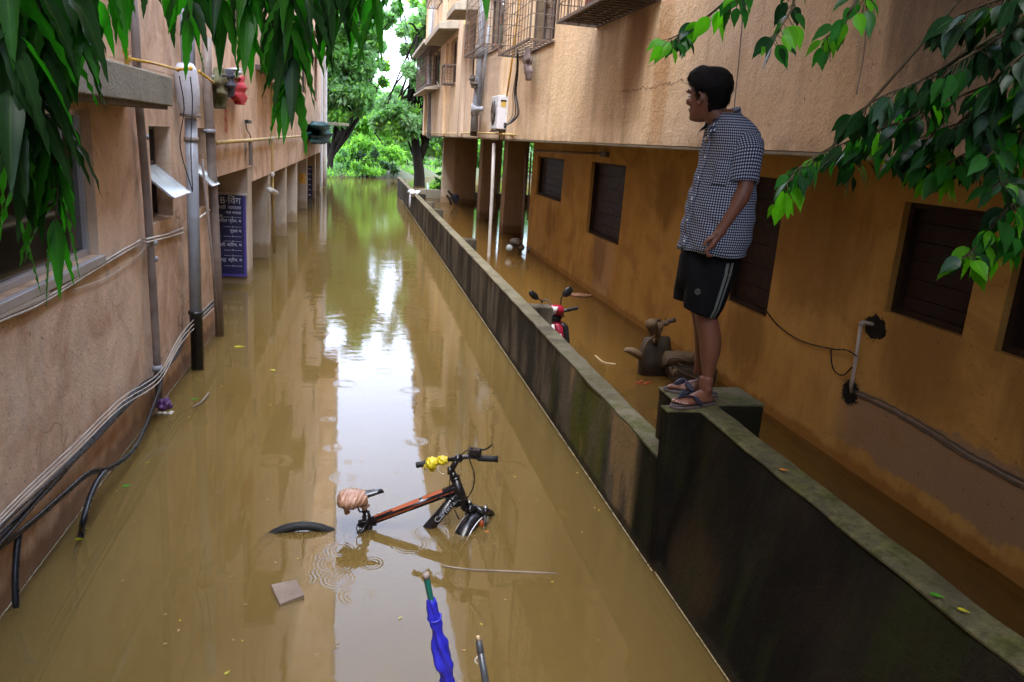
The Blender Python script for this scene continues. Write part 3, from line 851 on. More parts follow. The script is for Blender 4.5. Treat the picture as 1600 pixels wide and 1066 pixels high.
rag('cloth_bag', 'navy blue bag hanging beside the olive bag on the left wall', 'bag', 347, 108, 365, 152, .15, 'cloth_navy', .06, 4)
rag('plastic_bag', 'grey white plastic bag knotted above the red cloth on the left wall', 'bag', 359, 106, 374, 122, .12, 'plastic_white', .06, 6)
rag('cloth', 'bright red cloth hanging on the pale left wall', 'cloth', 363, 119, 384, 164, .10, 'cloth_red', .05, 8)
rag('tarpaulin', 'dark green tarpaulin bundle hanging high on the far left corner', 'tarpaulin', 487, 190, 510, 225, .25, 'tarp_green', .3, 11)
# small fittings on the stilt wall
m = MB(); a, b = L(388, 222, .05), L(391, 258, .05); m.obox(a, (0, .18, 0), (.03, 0, 0), (0, 0, b.z - a.z)); tag(lw(m, 'bracket', M['grille_metal'], None), 'rusty brown iron bracket under the pale yellow gas pipe', 'bracket')
m = MB(); a, b = L(382, 187, .03), L(387, 193, .03); m.obox(a, (0, b.y - a.y, 0), (.05, 0, 0), (0, 0, b.z - a.z)); tag(lw(m, 'junction_box', M['black_plastic'], None, .004), 'small black junction box on the pale left wall', 'junction box')
cable('short brown stub of wire below the black junction box', [lp(384, 193, .04), lp(386, 203, .04), lp(391, 211, .05), lp(392, 220, .05)], .010, 'pvc_brown', 'wire')
# signs on the far pillars
y = yleft(479, 326) - .02
t = thing('warning_sign', 'small orange yellow sign on a far left pillar', 'sign', ony(472, 279, y))
m = MB(); a, b = ony(467.5, 271, y), ony(477, 287, y); m.box((a.x, y, b.z), (b.x, y + .015, a.z)); m.build('plate', simple('sign_yellow', (.62, .34, .02), .5, var=.2, sc=6, bump=.02), t)
m = MB(); m.box((a.x + .06, y - .003, (a.z + b.z) / 2), (b.x - .06, y - .001, (a.z + b.z) / 2 + .05)); m.box((a.x + .04, y - .003, b.z + .1), (b.x - .1, y - .001, b.z + .13)); m.build('print', M['letter_red'], t)
y = yleft(490, 309) - .02
t = thing('notice_board', 'narrow blue board with pale rows on the last left pillar', 'sign', ony(484, 308, y))
m = MB(); a, b = ony(481, 259, y), ony(488, 309, y); m.box((a.x, y, b.z), (b.x, y + .015, a.z)); m.build('board', M['sign_blue'], t)
m = MB()
for i in range(7): m.box((a.x + .02, y - .004, a.z - .12 - i * .17), (a.x + .10, y - .001, a.z - .08 - i * .17))
m.build('lettering', M['sign_white'], t)
# ================================================================== RIGHT BUILDING
XU, XL, ZO = 2.70, 3.68, 2.275     # upper facade, recessed lower wall, overhang height
RB = thing('apartment_building', 'peach plaster apartment block on stilts with an overhanging upper storey, right of the alley', 'building', (XU, 0, 0))
def rx(u, v, off=0.0): return onx(u, v, XU - off)      # on / in front of the upper facade
def rl(u, v, off=0.0): return onx(u, v, XL - off)      # on / in front of the lower wall

def flipx(mb): return mb
ymax = 31.9
W1 = (11.15, 13.0, 3.66, 4.9); W0 = (15.25, 17.2, 4.02, 5.2); W2 = (7.25, 9.0, 3.62, 4.9)
W3 = (18.9, 19.9, 3.55, 4.9); W4 = (22.4, 23.9, 3.75, 4.95); W5 = (26.9, 29.6, 3.95, 5.1)
tops = [(y, y + 1.7, z, z + 1.25) for y in (7.3, 11.2, 15.3, 22.2, 27) for z in (6.6,)]
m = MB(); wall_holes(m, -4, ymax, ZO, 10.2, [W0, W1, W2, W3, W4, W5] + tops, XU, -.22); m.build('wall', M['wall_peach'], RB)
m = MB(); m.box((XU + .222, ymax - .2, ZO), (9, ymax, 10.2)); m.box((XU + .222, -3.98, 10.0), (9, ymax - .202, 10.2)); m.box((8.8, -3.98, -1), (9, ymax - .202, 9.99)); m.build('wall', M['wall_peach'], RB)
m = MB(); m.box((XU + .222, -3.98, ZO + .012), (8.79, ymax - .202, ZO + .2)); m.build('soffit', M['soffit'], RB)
m = MB(); m.box((XU + .004, -3.9, ZO - .03), (XU + .16, ymax - .1, ZO - .002)); m.build('drip_edge', M['concrete_grey'], RB, .008)

def rwindow(h, grille=None):
    ya, yb, za, zb = h
    f = MB(); fw = .045; x0, x1 = XU + .10, XU + .15
    f.box((x0, ya, za), (x1, yb, za + fw)); f.box((x0, ya, zb - fw), (x1, yb, zb)); f.box((x0, ya, za + fw), (x1, ya + fw, zb - fw)); f.box((x0, yb - fw, za + fw), (x1, yb, zb - fw))
    for i in (1, 2):
        y = ya + (yb - ya) * i / 3; f.box((x0 + .003, y - fw / 2, za + fw), (x1 - .003, y + fw / 2, zb - fw))
    w = f.build('window', M['frame_brown'], RB, .004)
    d = MB(); d.box((x1 + .12, ya, za), (x1 + .14, yb, zb)); d.build('dark_room_sheet', M['dark_inside'], w)  # dark sheet behind the curtain takes the place of room shade
    cur = MB(); n = 40; yy = ya + (yb - ya) * .02; y2 = ya + (yb - ya) * .45
    cur.add([(x1 + .08 + .018 * math.sin(i * 1.9), yy + (y2 - yy) * i / n, z) for z in (za + .02, zb - .02) for i in range(n + 1)], [(i, i + 1, n + 2 + i, n + 1 + i) for i in range(n)])
    cur.build('curtain', M['curtain'], w)
    gl = MB(); gl.box((x0 + .02, ya + fw * .5, za + fw * .5), (x0 + .025, yb - fw * .5, zb - fw * .5))
    k_ = M.get('glass_clear')
    gl.build('glass', k_, w)
    return w
k = NT('glass_clear'); gg = k.n('BsdfGlossy'); gg.inputs['Roughness'].default_value = .03; tt = k.n('BsdfTransparent'); tt.inputs[0].default_value = (.75, .8, .8, 1)
ff = k.n('Fresnel'); ff.inputs[0].default_value = 1.5; mm = k.n('MixShader'); k.link(ff.outputs[0], mm.inputs[0]); k.link(tt.outputs[0], mm.inputs[1]); k.link(gg.outputs[0], mm.inputs[2]); k.link(mm.outputs[0], k.out.inputs[0])
M['glass_clear'] = k.mat

def cage(w, ya, yb, za, zb, dep, ny, nz, floor_slats=0, side=4, r=.006):
    """projecting iron window cage on the upper facade"""
    x0 = XU - dep; c = MB()
    for y in (ya, yb):
        for z in (za, zb): c.bar((XU, y, z), (x0, y, z), .025)
        c.bar((x0, y, za), (x0, y, zb), .025)
    c.bar((x0, ya, za), (x0, yb, za), .03); c.bar((x0, ya, zb), (x0, yb, zb), .03); c.bar((XU - .012, ya, za), (XU - .012, yb, za), .022)
    for i in range(1, ny): y = ya + (yb - ya) * i / ny; c.tube([(x0, y, za), (x0, y, zb)], r, 5, cap=False); c.tube([(x0, y, za), (XU, y, za)], r * 1.2, 5, cap=False); c.tube([(x0, y, zb), (XU, y, zb)], r, 5, cap=False)
    for i in range(1, nz):
        z = za + (zb - za) * i / nz; c.tube([(x0, ya, z), (x0, yb, z)], r, 5, cap=False)
        for y in (ya, yb): c.tube([(x0, y, z), (XU, y, z)], r, 5, cap=False)
    for i in range(1, side):
        x = x0 + dep * i / side
        for y in (ya, yb): c.tube([(x, y, za), (x, y, zb)], r, 5, cap=False)
        c.tube([(x, ya, za), (x, yb, za)], r, 5, cap=False)
    o = c.build('window_cage', M['grille_metal'], w)
    if floor_slats:
        f = MB()
        for i in range(floor_slats):
            y = ya + .03 + (yb - ya - .06) * (i + .12) / floor_slats; f.box((x0 + .02, y, za + .014), (XU - .02, y + (yb - ya) / floor_slats * .72, za + .026))
        f.build('floor_slats', M['wood_dark'], o)
    return o
a = rwindow(W1); cage(a, 11.12, 13.55, 3.62, 4.95, .36, 12, 8)
a = rwindow(W0); cage(a, 15.2, 18.0, 3.98, 5.2, .36, 13, 8)
a = rwindow(W2); cg = cage(a, 7.15, 9.08, 3.56, 4.9, .48, 14, 7, 13)
b = MB(); b.box((XU - .40, 7.2, 3.60), (XU - .03, 7.75, 3.69)); b.build('dark_board', M['black_satin'], cg)
b = MB()
for i in range(5): b.box((XU - .30, 8.2 + i * .09, 3.6), (XU - .27, 8.25 + i * .09, 4.6))
b.build('red_slats', simple('slat_red', (.16, .04, .03), .6), cg)
rwindow(W3); a = rwindow(W4); cage(a, 22.4, 23.3, 3.7, 4.2, .30, 5, 3)
a = rwindow(W5); cage(a, 26.8, 29.8, 3.9, 5.1, .42, 14, 8); cage(a, 30.1, 31.6, 3.9, 5.1, .42, 8, 8)
for h in tops: a = rwindow(h); cage(a, h[0] - .05, h[1] + .2, h[2] - .04, h[3], .36, 10, 7)
def shade(y0, y1, z, dep, th=.10):
    b = MB(); b.add([(XU - .001, y0, z), (XU - dep, y0, z - .05), (XU - dep, y1, z - .05), (XU - .001, y1, z), (XU - .001, y0, z + th + .08), (XU - dep, y0, z - .05 + th), (XU - dep, y1, z - .05 + th), (XU - .001, y1, z + th + .08)],
                    [(0, 3, 2, 1), (4, 5, 6, 7), (0, 1, 5, 4), (1, 2, 6, 5), (2, 3, 7, 6), (3, 0, 4, 7)], smooth=False)
    b.build('shade_slab', M['concrete'], RB, .01)
shade(22.2, 26.6, 5.12, .55, .16); shade(18.7, 20.4, 5.1, .55, .16); shade(26.62, 31.9, 5.2, .6, .12); shade(26.7, 31.85, 3.78, .5, .07)
for a_, b_, c_, d_ in ((24.6, 25.1, .08, 5.0), (20.3, 20.8, .08, 5.0), (31.3, 31.89, .1, 8)):
    m = MB(); m.box((XU - c_, a_, ZO), (XU - .001, b_, d_)); m.build('pilaster', M['wall_peach'], RB, .008)

# recessed lower wall and its boarded openings
def rect(pts): q = [rl(*p) for p in pts]; ys = [p.y for p in q]; zs = [p.z for p in q]; return (min(ys), max(ys), min(zs), max(zs))
V1 = rect([(841, 244), (876, 317)]); V2 = rect([(925, 254), (978, 256), (966, 384), (918, 366)]); V3 = (6.22, 7.05, .82, 2.06); V4 = (3.955, 4.69, 1.235, 2.0); V5 = (2.75, 3.70, 1.22, 1.88)
V2 = (V2[0], V2[1], .89, 2.01)
m = MB(); wall_holes(m, -4, 16.3, -1.05, ZO + .01, [V1, V2, V3, V4, V5], XL, -.25); m.box((XL + .252, 16.05, -1.05), (8.78, 16.3, ZO + .01)); m.build('lower_wall', M['wall_ochre'], RB)
def shutter(h, frame=False, slats=6):
    ya, yb, za, zb = h; s = MB()
    s.box((XL + .12, ya, za), (XL + .14, yb, zb))
    for i in range(slats):
        z = za + (zb - za) * i / slats; s.box((XL + .104, ya + .03, z + .002), (XL + .119, yb - .03, z + (zb - za) / slats - .002))
    w = s.build('window_shutter', M['shutter'], RB, .003)
    f = MB(); t_ = .04
    f.box((XL + .05, ya, za), (XL + .1195, ya + t_, zb)); f.box((XL + .05, yb - t_, za), (XL + .1195, yb, zb)); f.box((XL + .05, ya + t_, zb - t_), (XL + .1195, yb - t_, zb)); f.box((XL + .05, ya + t_, za), (XL + .1195, yb - t_, za + t_))
    f.build('window_frame', M['shutter_frame'], w, .003)
for h in (V1, V2, V3, V4, V5): shutter(h)
m = MB(); m.tube([rl(836, 236, .05), rl(940, 240, .05)], .018, 8); m.build('pipe_run', M['wood_dark'], RB)
m = MB(); a = rl(944, 240, .04); m.box((a.x - .02, a.y - .15, a.z - .05), (a.x + .03, a.y + .15, a.z + .03)); m.build('junction_box', M['wood_dark'], RB)

# stilts under the far half
def rpil(u0, u1, vbase, wy, mat='pillar_brown', x0=None):
    q0, q1 = onz(u0, vbase), onz(u1, vbase); y = (q0.y + q1.y) / 2
    m = MB(); m.box((q0.x, y, -1.05), (q1.x, y + wy, ZO + .013)); return m.build('pillar', M[mat], RB, .015)
rpil(690, 708, 316, .3, 'pillar'); rpil(709, 740, 318, .5); rpil(749, 772, 341, .5); rpil(786, 817, 364, .5)
for x, y in ((5.6, 20), (7.5, 18.5), (6.8, 25), (5.2, 30), (8.2, 29)):
    m = MB(); m.box((x, y, -1.05), (x + .35, y + .5, ZO + .013)); m.build('pillar', M['pillar_brown'], RB)
t = pipe('drainpipe', 'thin white drainpipe standing in the water between the brown stilts', 'drainpipe', [ony(772, 224, 15.0), ony(769, 300, 15.0), ony(764, 396, 15.0), ony(762, 430, 15.0)], .035, 'pvc_white', 10, loc=(2.68, 15, 0))
for (u, v0, v1, r, lab) in ((823, 232, 372, .03, 'thin rusty pipe on the end of the ochre wall, with loose wires'), (830, 238, 345, .018, 'thinnest pipe beside the first boarded window of the ochre wall')):
    q = [rl(u + (v - 232) * -.05, v, .06) for v in (v0, (v0 + v1) / 2, v1)]
    pipe('waste_pipe', lab, 'pipe', q, r, 'pvc_brown', 8)

# ---- fittings on the upper facade
AY0, AY1 = 14.35, 15.05
p0 = ony(795, 150, AY0); p1 = ony(795, 203, AY0)
t = thing('air_conditioner', 'white air conditioner outdoor unit on iron brackets below the window cages', 'air conditioner', (2.45, 14.7, p1.z))
xa, xb, za, zb = ony(777, 180, AY0).x, ony(795.5, 180, AY0).x, p1.z, p0.z
m = MB(); m.box((xa, AY0, za), (xb, AY1, zb)); m.build('casing', M['plastic_white'], t, .015)
m = MB(); cz = (za + zb) / 2; cy_ = AY0 + .42; rad = .225
m.tube([(xa - .004, cy_, cz), (xa - .012, cy_, cz)], rad, 24)
m.build('fan_opening', M['black_plastic'], t)
m = MB()
for rr_ in (.05, .10, .15, .2): m.tube([(xa - .018, cy_ + rr_ * math.cos(a * PI / 12), cz + rr_ * math.sin(a * PI / 12)) for a in range(25)], .004, 5)
for a in range(8): m.tube([(xa - .02, cy_, cz), (xa - .02, cy_ + .225 * math.cos(a * PI / 4), cz + .225 * math.sin(a * PI / 4))], .004, 5)
m.build('fan_grille', M['grille_metal'], t)
m = MB(); wx, hz_ = xb - xa, zb - za; m.box((xa + wx * .25, AY0 - .004, zb - hz_ * .34), (xa + wx * .68, AY0 - .001, zb - hz_ * .17)); m.build('label_plate', simple('label_yellow', (.5, .36, .08), .5, var=.1), t)
m = MB(); m.box((xa + wx * .22, AY0 - .006, zb - hz_ * .18), (xa + wx * .72, AY0 - .0045, zb - hz_ * .13)); m.box((xa + wx * .6, AY0 - .006, za + .02), (xa + wx * .92, AY0 - .0045, za + .12)); m.build('dark_trim', M['black_plastic'], t)
m = MB()
for y in (AY0 + .1, AY1 - .1): m.bar((XU, y, za - .02), (xa, y, za - .02), .03); m.bar((XU - .01, y, za - .2), (XU - .01, y, za), .025)
m.bar((xa, AY0 - .02, za - .045), (xa, AY1, za - .045), .025); m.build('bracket', M['grille_metal'], t)

def rp(u, v, off=.05): return rx(u, v, off)
t = thing('drainpipe', 'tall grey drainpipe on the right facade with a bulky lower joint', 'drainpipe', rp(741, 214, .12))
m = MB(); m.tube([rp(757, -60, .14), rp(752, 60, .14), rp(747, 130, .14), rp(743, 165, .14), rp(740, 205, .14)], .075, 12); m.tube([rp(764, 40, .07), rp(757, 110, .07), rp(750, 168, .07)], .03, 8); m.build('pipe', M['pvc_grey'], t)
m = MB(); m.tube([rp(751, 72, .14), rp(750, 90, .14)], .092, 12); m.build('joint', M['pvc_grey'], t)
m = MB(); m.tube([rp(743, 162, .14), rp(742, 180, .14)], .095, 12); m.tube([rp(740, 172, .14), rp(753, 170, .16)], .05, 10); m.build('joint', M['pvc_grey'], t)
m = MB(); m.tube([rp(742, 176, .13), rp(740, 212, .12)], .085, 10); m.build('rusty_foot', M['frame_brown'], t)
pipe('drainpipe', 'slim grey drainpipe near the far end of the right facade', 'drainpipe', [rp(675, 10, .1), rp(672, 60, .1), rp(671, 130, .12), rp(670, 215, .1)], .075, 'pvc_grey', 10)
for (pp, rr_, lab) in (([(815, -40), (806, 50), (798, 110), (792, 151)], .018, 'bright yellow gas pipe running down to the air conditioner'), ([(727, 20), (724, 90), (719, 160), (716, 214)], .028, 'dull yellow gas pipe on the pale far part of the right facade')):
    pipe('gas_pipe', lab, 'gas pipe', [rp(u, v, .06) for u, v in pp], rr_, 'yellow_paint' if rr_ < .02 else 'yellow_pale', 8)
pipe('gas_pipe', 'thin rust-yellow pipe along the bottom edge of the right overhang', 'gas pipe', [rp(662, 206, .05), rp(700, 209, .05), rp(760, 208, .05), rp(806, 211, .05)], .018, 'yellow_pale', 8)
for i, (du, r_, lab) in enumerate(((0, .016, 'thickest black cable looping from the cage to the air conditioner'), (-2.2, .010, 'black cable hanging just left of the thick one, beside the air conditioner'), (-4.5, .006, 'thin wire loop hanging nearest the air conditioner'))):
    cable(lab, [rp(809 + du * .3, 78, .15), rp(809 + du * .5, 110, .08), rp(806 + du, 145, .06), rp(809 + du * 1.6, 165, .06), rp(809 + du * 1.8, 180, .07), rp(799 + du, 191, .16), rp(790, 196 + i, .3)], r_)
cable('dark wire hanging down the right facade behind the standing man', [rp(1163, -40, .02), rp(1160, 30, .02), rp(1154, 100, .02), rp(1147, 170, .02), rp(1146, 200, .02)], .0045, 'pvc_brown', 'wire')
cable('thin wire stem hanging from the leaves down the upper right facade', [rp(1358, -20, .02), rp(1355, 25, .02), rp(1349, 90, .02), rp(1338, 148, .02)], .004, 'pvc_brown', 'wire')
cable('pale wires tangled at the far small window of the right facade', [rp(683, 128, .1), rp(687, 136, .12), rp(692, 126, .1), rp(696, 134, .1), rp(706, 128, .1)], .012, 'cable_white', 'wire')
pf = lambda u, v, o: rx(u, v, o)
rag('cloth', 'grey rag hanging from the bottom of the middle window cage', 'cloth', 819, 74, 831, 126, .12, 'cloth_grey', .04, 21, plane=pf)
rag('cloth', 'dark rag tied to the tall grey drainpipe on the right', 'cloth', 735, 118, 745, 138, .2, 'mud_dark', .05, 22, plane=pf)
m = MB(); a = rp(803, 212, .0); m.box((XU - .03, a.y - .1, a.z - .03), (XU - .002, a.y + .12, a.z + .16)); m.build('meter_box', M['wall_peach'], RB, .004)

# ---- fittings on the recessed wall
t = thing('pipe_stub', 'short white water pipe between two dark mouldy holes in the ochre wall', 'pipe', rl(1328, 605, .05))
m = MB(); m.tube([rl(1366, 507, .0), rl(1347, 503, .05), rl(1345, 508, .06)], .014, 8); m.tube([rl(1345, 506, .06), rl(1338, 556, .055), rl(1330, 602, .04), rl(1331, 613, .02)], .014, 8); m.build('pipe', M['pvc_white'], t)
m = MB(); m.ell(rl(1345.5, 506, .06), (.018, 0, 0), (0, .018, 0), (0, 0, .02), 8, 6); m.build('elbow', M['pvc_white'], t)
def mould(u, v, su, sv, seed, lab):
    r = random.Random(seed); m = MB(); c0 = rl(u, v, 0)
    dy = abs(rl(u + su, v).y - c0.y); dz = abs(rl(u, v + sv).z - c0.z)
    pts = [(XL - .006, c0.y + dy * (.75 + .35 * r.random()) * math.cos(a * PI / 16), c0.z + dz * (.75 + .35 * r.random()) * math.sin(a * PI / 16)) for a in range(32)]
    pts2 = [(XL - .001, c0.y + (p[1] - c0.y) * 1.06, c0.z + (p[2] - c0.z) * 1.06) for p in pts]
    m.loft([pts2, pts]); 
    for i in range(170):
        a = r.uniform(0, 2 * PI); q = math.sqrt(r.random()) * r.choice((1, 1, 1.25)); p = Vector((XL - .004, c0.y + dy * q * math.cos(a), c0.z + dz * q * math.sin(a)))
        m.tube([p, p + Vector((-r.uniform(.004, .02), r.uniform(-.012, .012), -r.uniform(0, .022)))], [.0025, .0006], 4)
    tag(m.build('mould_hole', M['moss_tuft']), lab, 'hole')
mould(1368, 511, 18, 19, 2, 'round black mouldy hole at the upper end of the short white pipe')
mould(1329, 612, 13, 20, 3, 'ragged black mouldy hole at the lower end of the short white pipe')
m = MB()
q = spline([rl(1336, 613, 0), rl(1395, 640, 0), rl(1450, 672, 0), rl(1520, 715, 0), rl(1620, 768, 0)], 10)
up = Vector((0, 0, 1)); rr = random.Random(4)
for s_, w_ in ((1, .010), (-1, .010)):
    m.tube([p + up * (.021 * s_ + rr.uniform(-.004, .004)) + Vector((-.002, 0, 0)) for p in q], [w_ * rr.uniform(.5, 1) for p in q], 6)
m.tube([p + Vector((-.001, 0, rr.uniform(-.003, .003))) for p in q], .013, 6, 1)
tag(m.build('pipe_chase', [M['wood_dark'], M['pvc_brown']]), 'long shallow pipe chase sloping along the ochre wall from the lower mouldy hole', 'pipe')
cable('thin dark wire sagging from the boarded window to the short white pipe', [rl(1196, 484, .03), rl(1215, 508, .03), rl(1250, 532, .03), rl(1298, 545, .04), rl(1322, 547, .05), rl(1338, 556, .07)], .006)
cable('short dark wire loop below the knot, left of the short white pipe', [rl(1298, 545, .04), rl(1300, 570, .03), rl(1306, 582, .03), rl(1318, 586, .04), rl(1331, 574, .07)], .006)

# ================================================================== COMPOUND WALL
CW = thing('compound_wall', 'low mossy concrete compound wall splitting the flooded alley, stepped up where a man stands', 'wall', (1.69, 5, 0))
XF, XB, ZT = 1.625, 1.755, .61
def wallseg(m, y0, y1, n, prof, mi=0, wob=.006, seed=1):
    """extrude a closed profile [(x,z)...] along y with slightly ragged edges"""
    rings = []
    for i in range(n + 1):
        y = y0 + (y1 - y0) * i / n
        rings.append([(x + wob * mnoise.noise((y * 3.1, x * 9, seed)), y, z + (wob * mnoise.noise((y * 4.3, z * 7 + x * 5, seed + 3)) if z > 0 else 0)) for x, z in prof])
    m.loft(rings, mi)
    for i in range(len(m.sm)): m.sm[i] = False
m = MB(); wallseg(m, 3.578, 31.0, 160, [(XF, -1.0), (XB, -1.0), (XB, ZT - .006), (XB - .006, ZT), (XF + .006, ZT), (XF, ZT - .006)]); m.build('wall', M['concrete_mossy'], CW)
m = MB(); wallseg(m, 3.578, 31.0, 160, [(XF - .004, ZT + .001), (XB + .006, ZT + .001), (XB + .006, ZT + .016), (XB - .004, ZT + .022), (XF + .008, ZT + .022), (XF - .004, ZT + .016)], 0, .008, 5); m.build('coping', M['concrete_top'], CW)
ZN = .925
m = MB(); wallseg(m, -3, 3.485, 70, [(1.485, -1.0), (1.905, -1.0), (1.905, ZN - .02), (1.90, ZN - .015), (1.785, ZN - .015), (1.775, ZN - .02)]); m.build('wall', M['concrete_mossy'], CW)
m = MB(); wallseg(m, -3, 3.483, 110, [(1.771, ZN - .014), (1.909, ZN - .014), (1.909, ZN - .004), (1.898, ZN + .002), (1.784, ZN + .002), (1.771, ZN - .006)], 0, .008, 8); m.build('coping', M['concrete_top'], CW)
def slant(m, xb, xt, x1, y0, y1, z0, z1):
    m.add([(xb, y0, z0), (x1, y0, z0), (x1, y1, z0), (xb, y1, z0), (xt, y0, z1), (x1, y0, z1), (x1, y1, z1), (xt, y1, z1)],
          [(0, 3, 2, 1), (4, 5, 6, 7), (0, 1, 5, 4), (1, 2, 6, 5), (2, 3, 7, 6), (3, 0, 4, 7)], smooth=False); return m
slant(MB(), 1.676, 1.592, 1.904, 3.487, 3.575, -1.0, ZN - .012).build('pier', M['concrete_mossy'], CW, .008)
slant(MB(), 1.757, 1.70, 2.19, 3.577, 3.878, -1.0, ZN - .012).build('pier', M['concrete_mossy'], CW, .012)
m = MB(); m.box((1.588, 3.484, ZN - .011), (1.906, 3.577, ZN + .003)); m.box((1.695, 3.578, ZN - .011), (2.195, 3.882, ZN + .003)); m.build('coping', M['concrete_top'], CW, .006)
for (u, v, hw) in ((655, 304, .2), (680, 328, .2), (727, 374, .2), (838, 479, .18), (668, 316, .2), (648, 295, .2)):
    y = onz(u, v, ZT).y
    m = MB(); m.box((XB + .003, y - hw / 2, -1.0), (1.99, y + hw / 2, ZT + .012)); m.build('pier', M['concrete_mossy'], CW, .012)
m = MB(); m.box((2.0, 29.2, -1), (3.5, 29.4, .33)); m.box((3.9, 29.2, -1), (9, 29.4, .33)); tag(m.build('low_wall', M['concrete_grey'], bevel=.015), 'low grey cross wall in the water between the far tree and the stilts', 'wall')
# pale scum line along the foot of the wall and the buildings
def scum(label, xf, y0, y1, n, w, seed):
    r = random.Random(seed); s = MB()
    for i in range(n):
        y = y0 + (y1 - y0) * (i + r.random()) / n; x = xf(y); ww = w * r.uniform(.2, 1.3); ll = (y1 - y0) / n * r.uniform(.2, 1.9)
        s.ell((x - ww * .5, y, .002), (ww * .5, 0, 0), (0, ll * .5, 0), (0, 0, .003), 6, 4)
    tag(s.build('foam', M['foam']), label, 'foam', kind='stuff')
scum('thin pale foam line along the foot of the compound wall', lambda y: XF - .004, 3.5, 28, 1500, .004, 1)
scum('thin pale foam line along the foot of the near end of the compound wall', lambda y: 1.632, 1.2, 3.48, 300, .0032, 2)
scum('thin pale foam line along the foot of the near left wall', lambda y: (LM @ Vector((.006, y, 0))).x + .006, 2.5, 8.9, 500, .004, 3)
m = MB(); r = random.Random(6); a = onz(648, 302, ZT + .03)
for i in range(10): m.ell(a + Vector((r.uniform(-.12, .1), r.uniform(-.3, .3), r.uniform(-.04, .06))), (.10, 0, .02), (0, .16, 0), (.01, 0, .06), 8, 6)
m.ell(a + Vector((-.13, 0, -.2)), (.03, 0, 0), (0, .1, 0), (0, 0, .22), 8, 6)
tag(m.build('plastic_bag', M['plastic_white']), 'white plastic bag draped over the far end of the compound wall', 'bag')

# added unseen block behind the camera, keeps light off the near end of the alley
t = thing('added_shade_block', 'added unseen plaster block behind the viewer, shading the near end of the alley', 'building', (1, -3, 0))
m = MB(); m.box((-1.3, -6.0, -1.0), (8.5, -2.6, 1.2)); m.box((-1.3, -6.0, 1.202), (-.9, -2.6, 3.0)); m.box((1.2, -6.0, 1.202), (8.5, -2.6, 3.0)); m.box((-1.3, -6.0, 3.002), (8.5, -2.6, 3.3)); m.build('wall', M['wall_pink'], t)
m = MB(); m.box((-.89, -2.75, 1.25), (1.19, -2.72, 2.2))
for i in range(9): m.box((-.8 + i * .24, -2.74, 2.2), (-.77 + i * .24, -2.73, 2.99))
m.build('grille', M['grille_metal'], t)
# ================================================================== FOLIAGE
M['ashoka_dark'] = leafmat('ashoka_dark', (.010, .026, .008), (.02, .15, .006), .30, .28, .07, (.05, .10, .02))
M['ashoka_bright'] = leafmat('ashoka_bright', (.022, .085, .010), (.04, .40, .008), .60, .30, .09, (.10, .30, .03))
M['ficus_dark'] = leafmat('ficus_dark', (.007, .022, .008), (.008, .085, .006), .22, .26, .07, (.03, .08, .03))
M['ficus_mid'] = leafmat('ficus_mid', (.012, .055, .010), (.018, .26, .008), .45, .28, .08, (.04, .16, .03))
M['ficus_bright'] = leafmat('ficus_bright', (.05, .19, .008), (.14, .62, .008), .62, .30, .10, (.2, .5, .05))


def leaf(mb, base, d, nrm, L_, W_, mi, droop=.5, wavy=0.0, kind='lance', rnd=random, fold=.25):
    """one blade: three columns (edge, midrib, edge) bent downwards along its length"""
    n = 12 if kind == 'lance' else 11
    d = Vector(d).normalized(); nrm = Vector(nrm); nrm = (nrm - d * nrm.dot(d)).normalized()
    p = Vector(base); vs = []; uv = []; ph = rnd.uniform(0, 6); ph2 = rnd.uniform(0, 6); fr = rnd.uniform(.8, 1.2) * 5.5
    for i in range(n + 1):
        t = i / n
        if kind == 'lance':
            w = W_ * .5 * max(0.02, min(1, t / .18) ** .7 * (1 - max(0, (t - .32) / .68)) ** .85)
        else:
            w = W_ * .5 * (max(0.03, math.sin(PI * min(1, (t / .84)) ** .72) ** .8) if t < .80 else max(.012, .33 * (1 - (t - .80) / .20) ** 1.6))
        side = d.cross(nrm).normalized()
        wl = wavy * W_ * math.sin(fr * 2 * PI * t + ph) * math.sin(PI * t) ** .5; wr = wavy * W_ * math.sin(fr * 2 * PI * t + ph2) * math.sin(PI * t) ** .5
        vs += [p - side * w + nrm * (w * fold + wl), p, p + side * w + nrm * (w * fold + wr)]
        uv += [(0, t), (.5, t), (1, t)]
        step = L_ / n; p = p + d * step
        d2 = (d + Vector((0, 0, -1)) * droop * .16).normalized(); nrm = (nrm - d2 * nrm.dot(d2)).normalized(); d = d2
    fs = []
    for i in range(n):
        a = i * 3; fs += [(a, a + 1, a + 4, a + 3), (a + 1, a + 2, a + 5, a + 4)]
    mb.add(vs, fs, mi, uv)


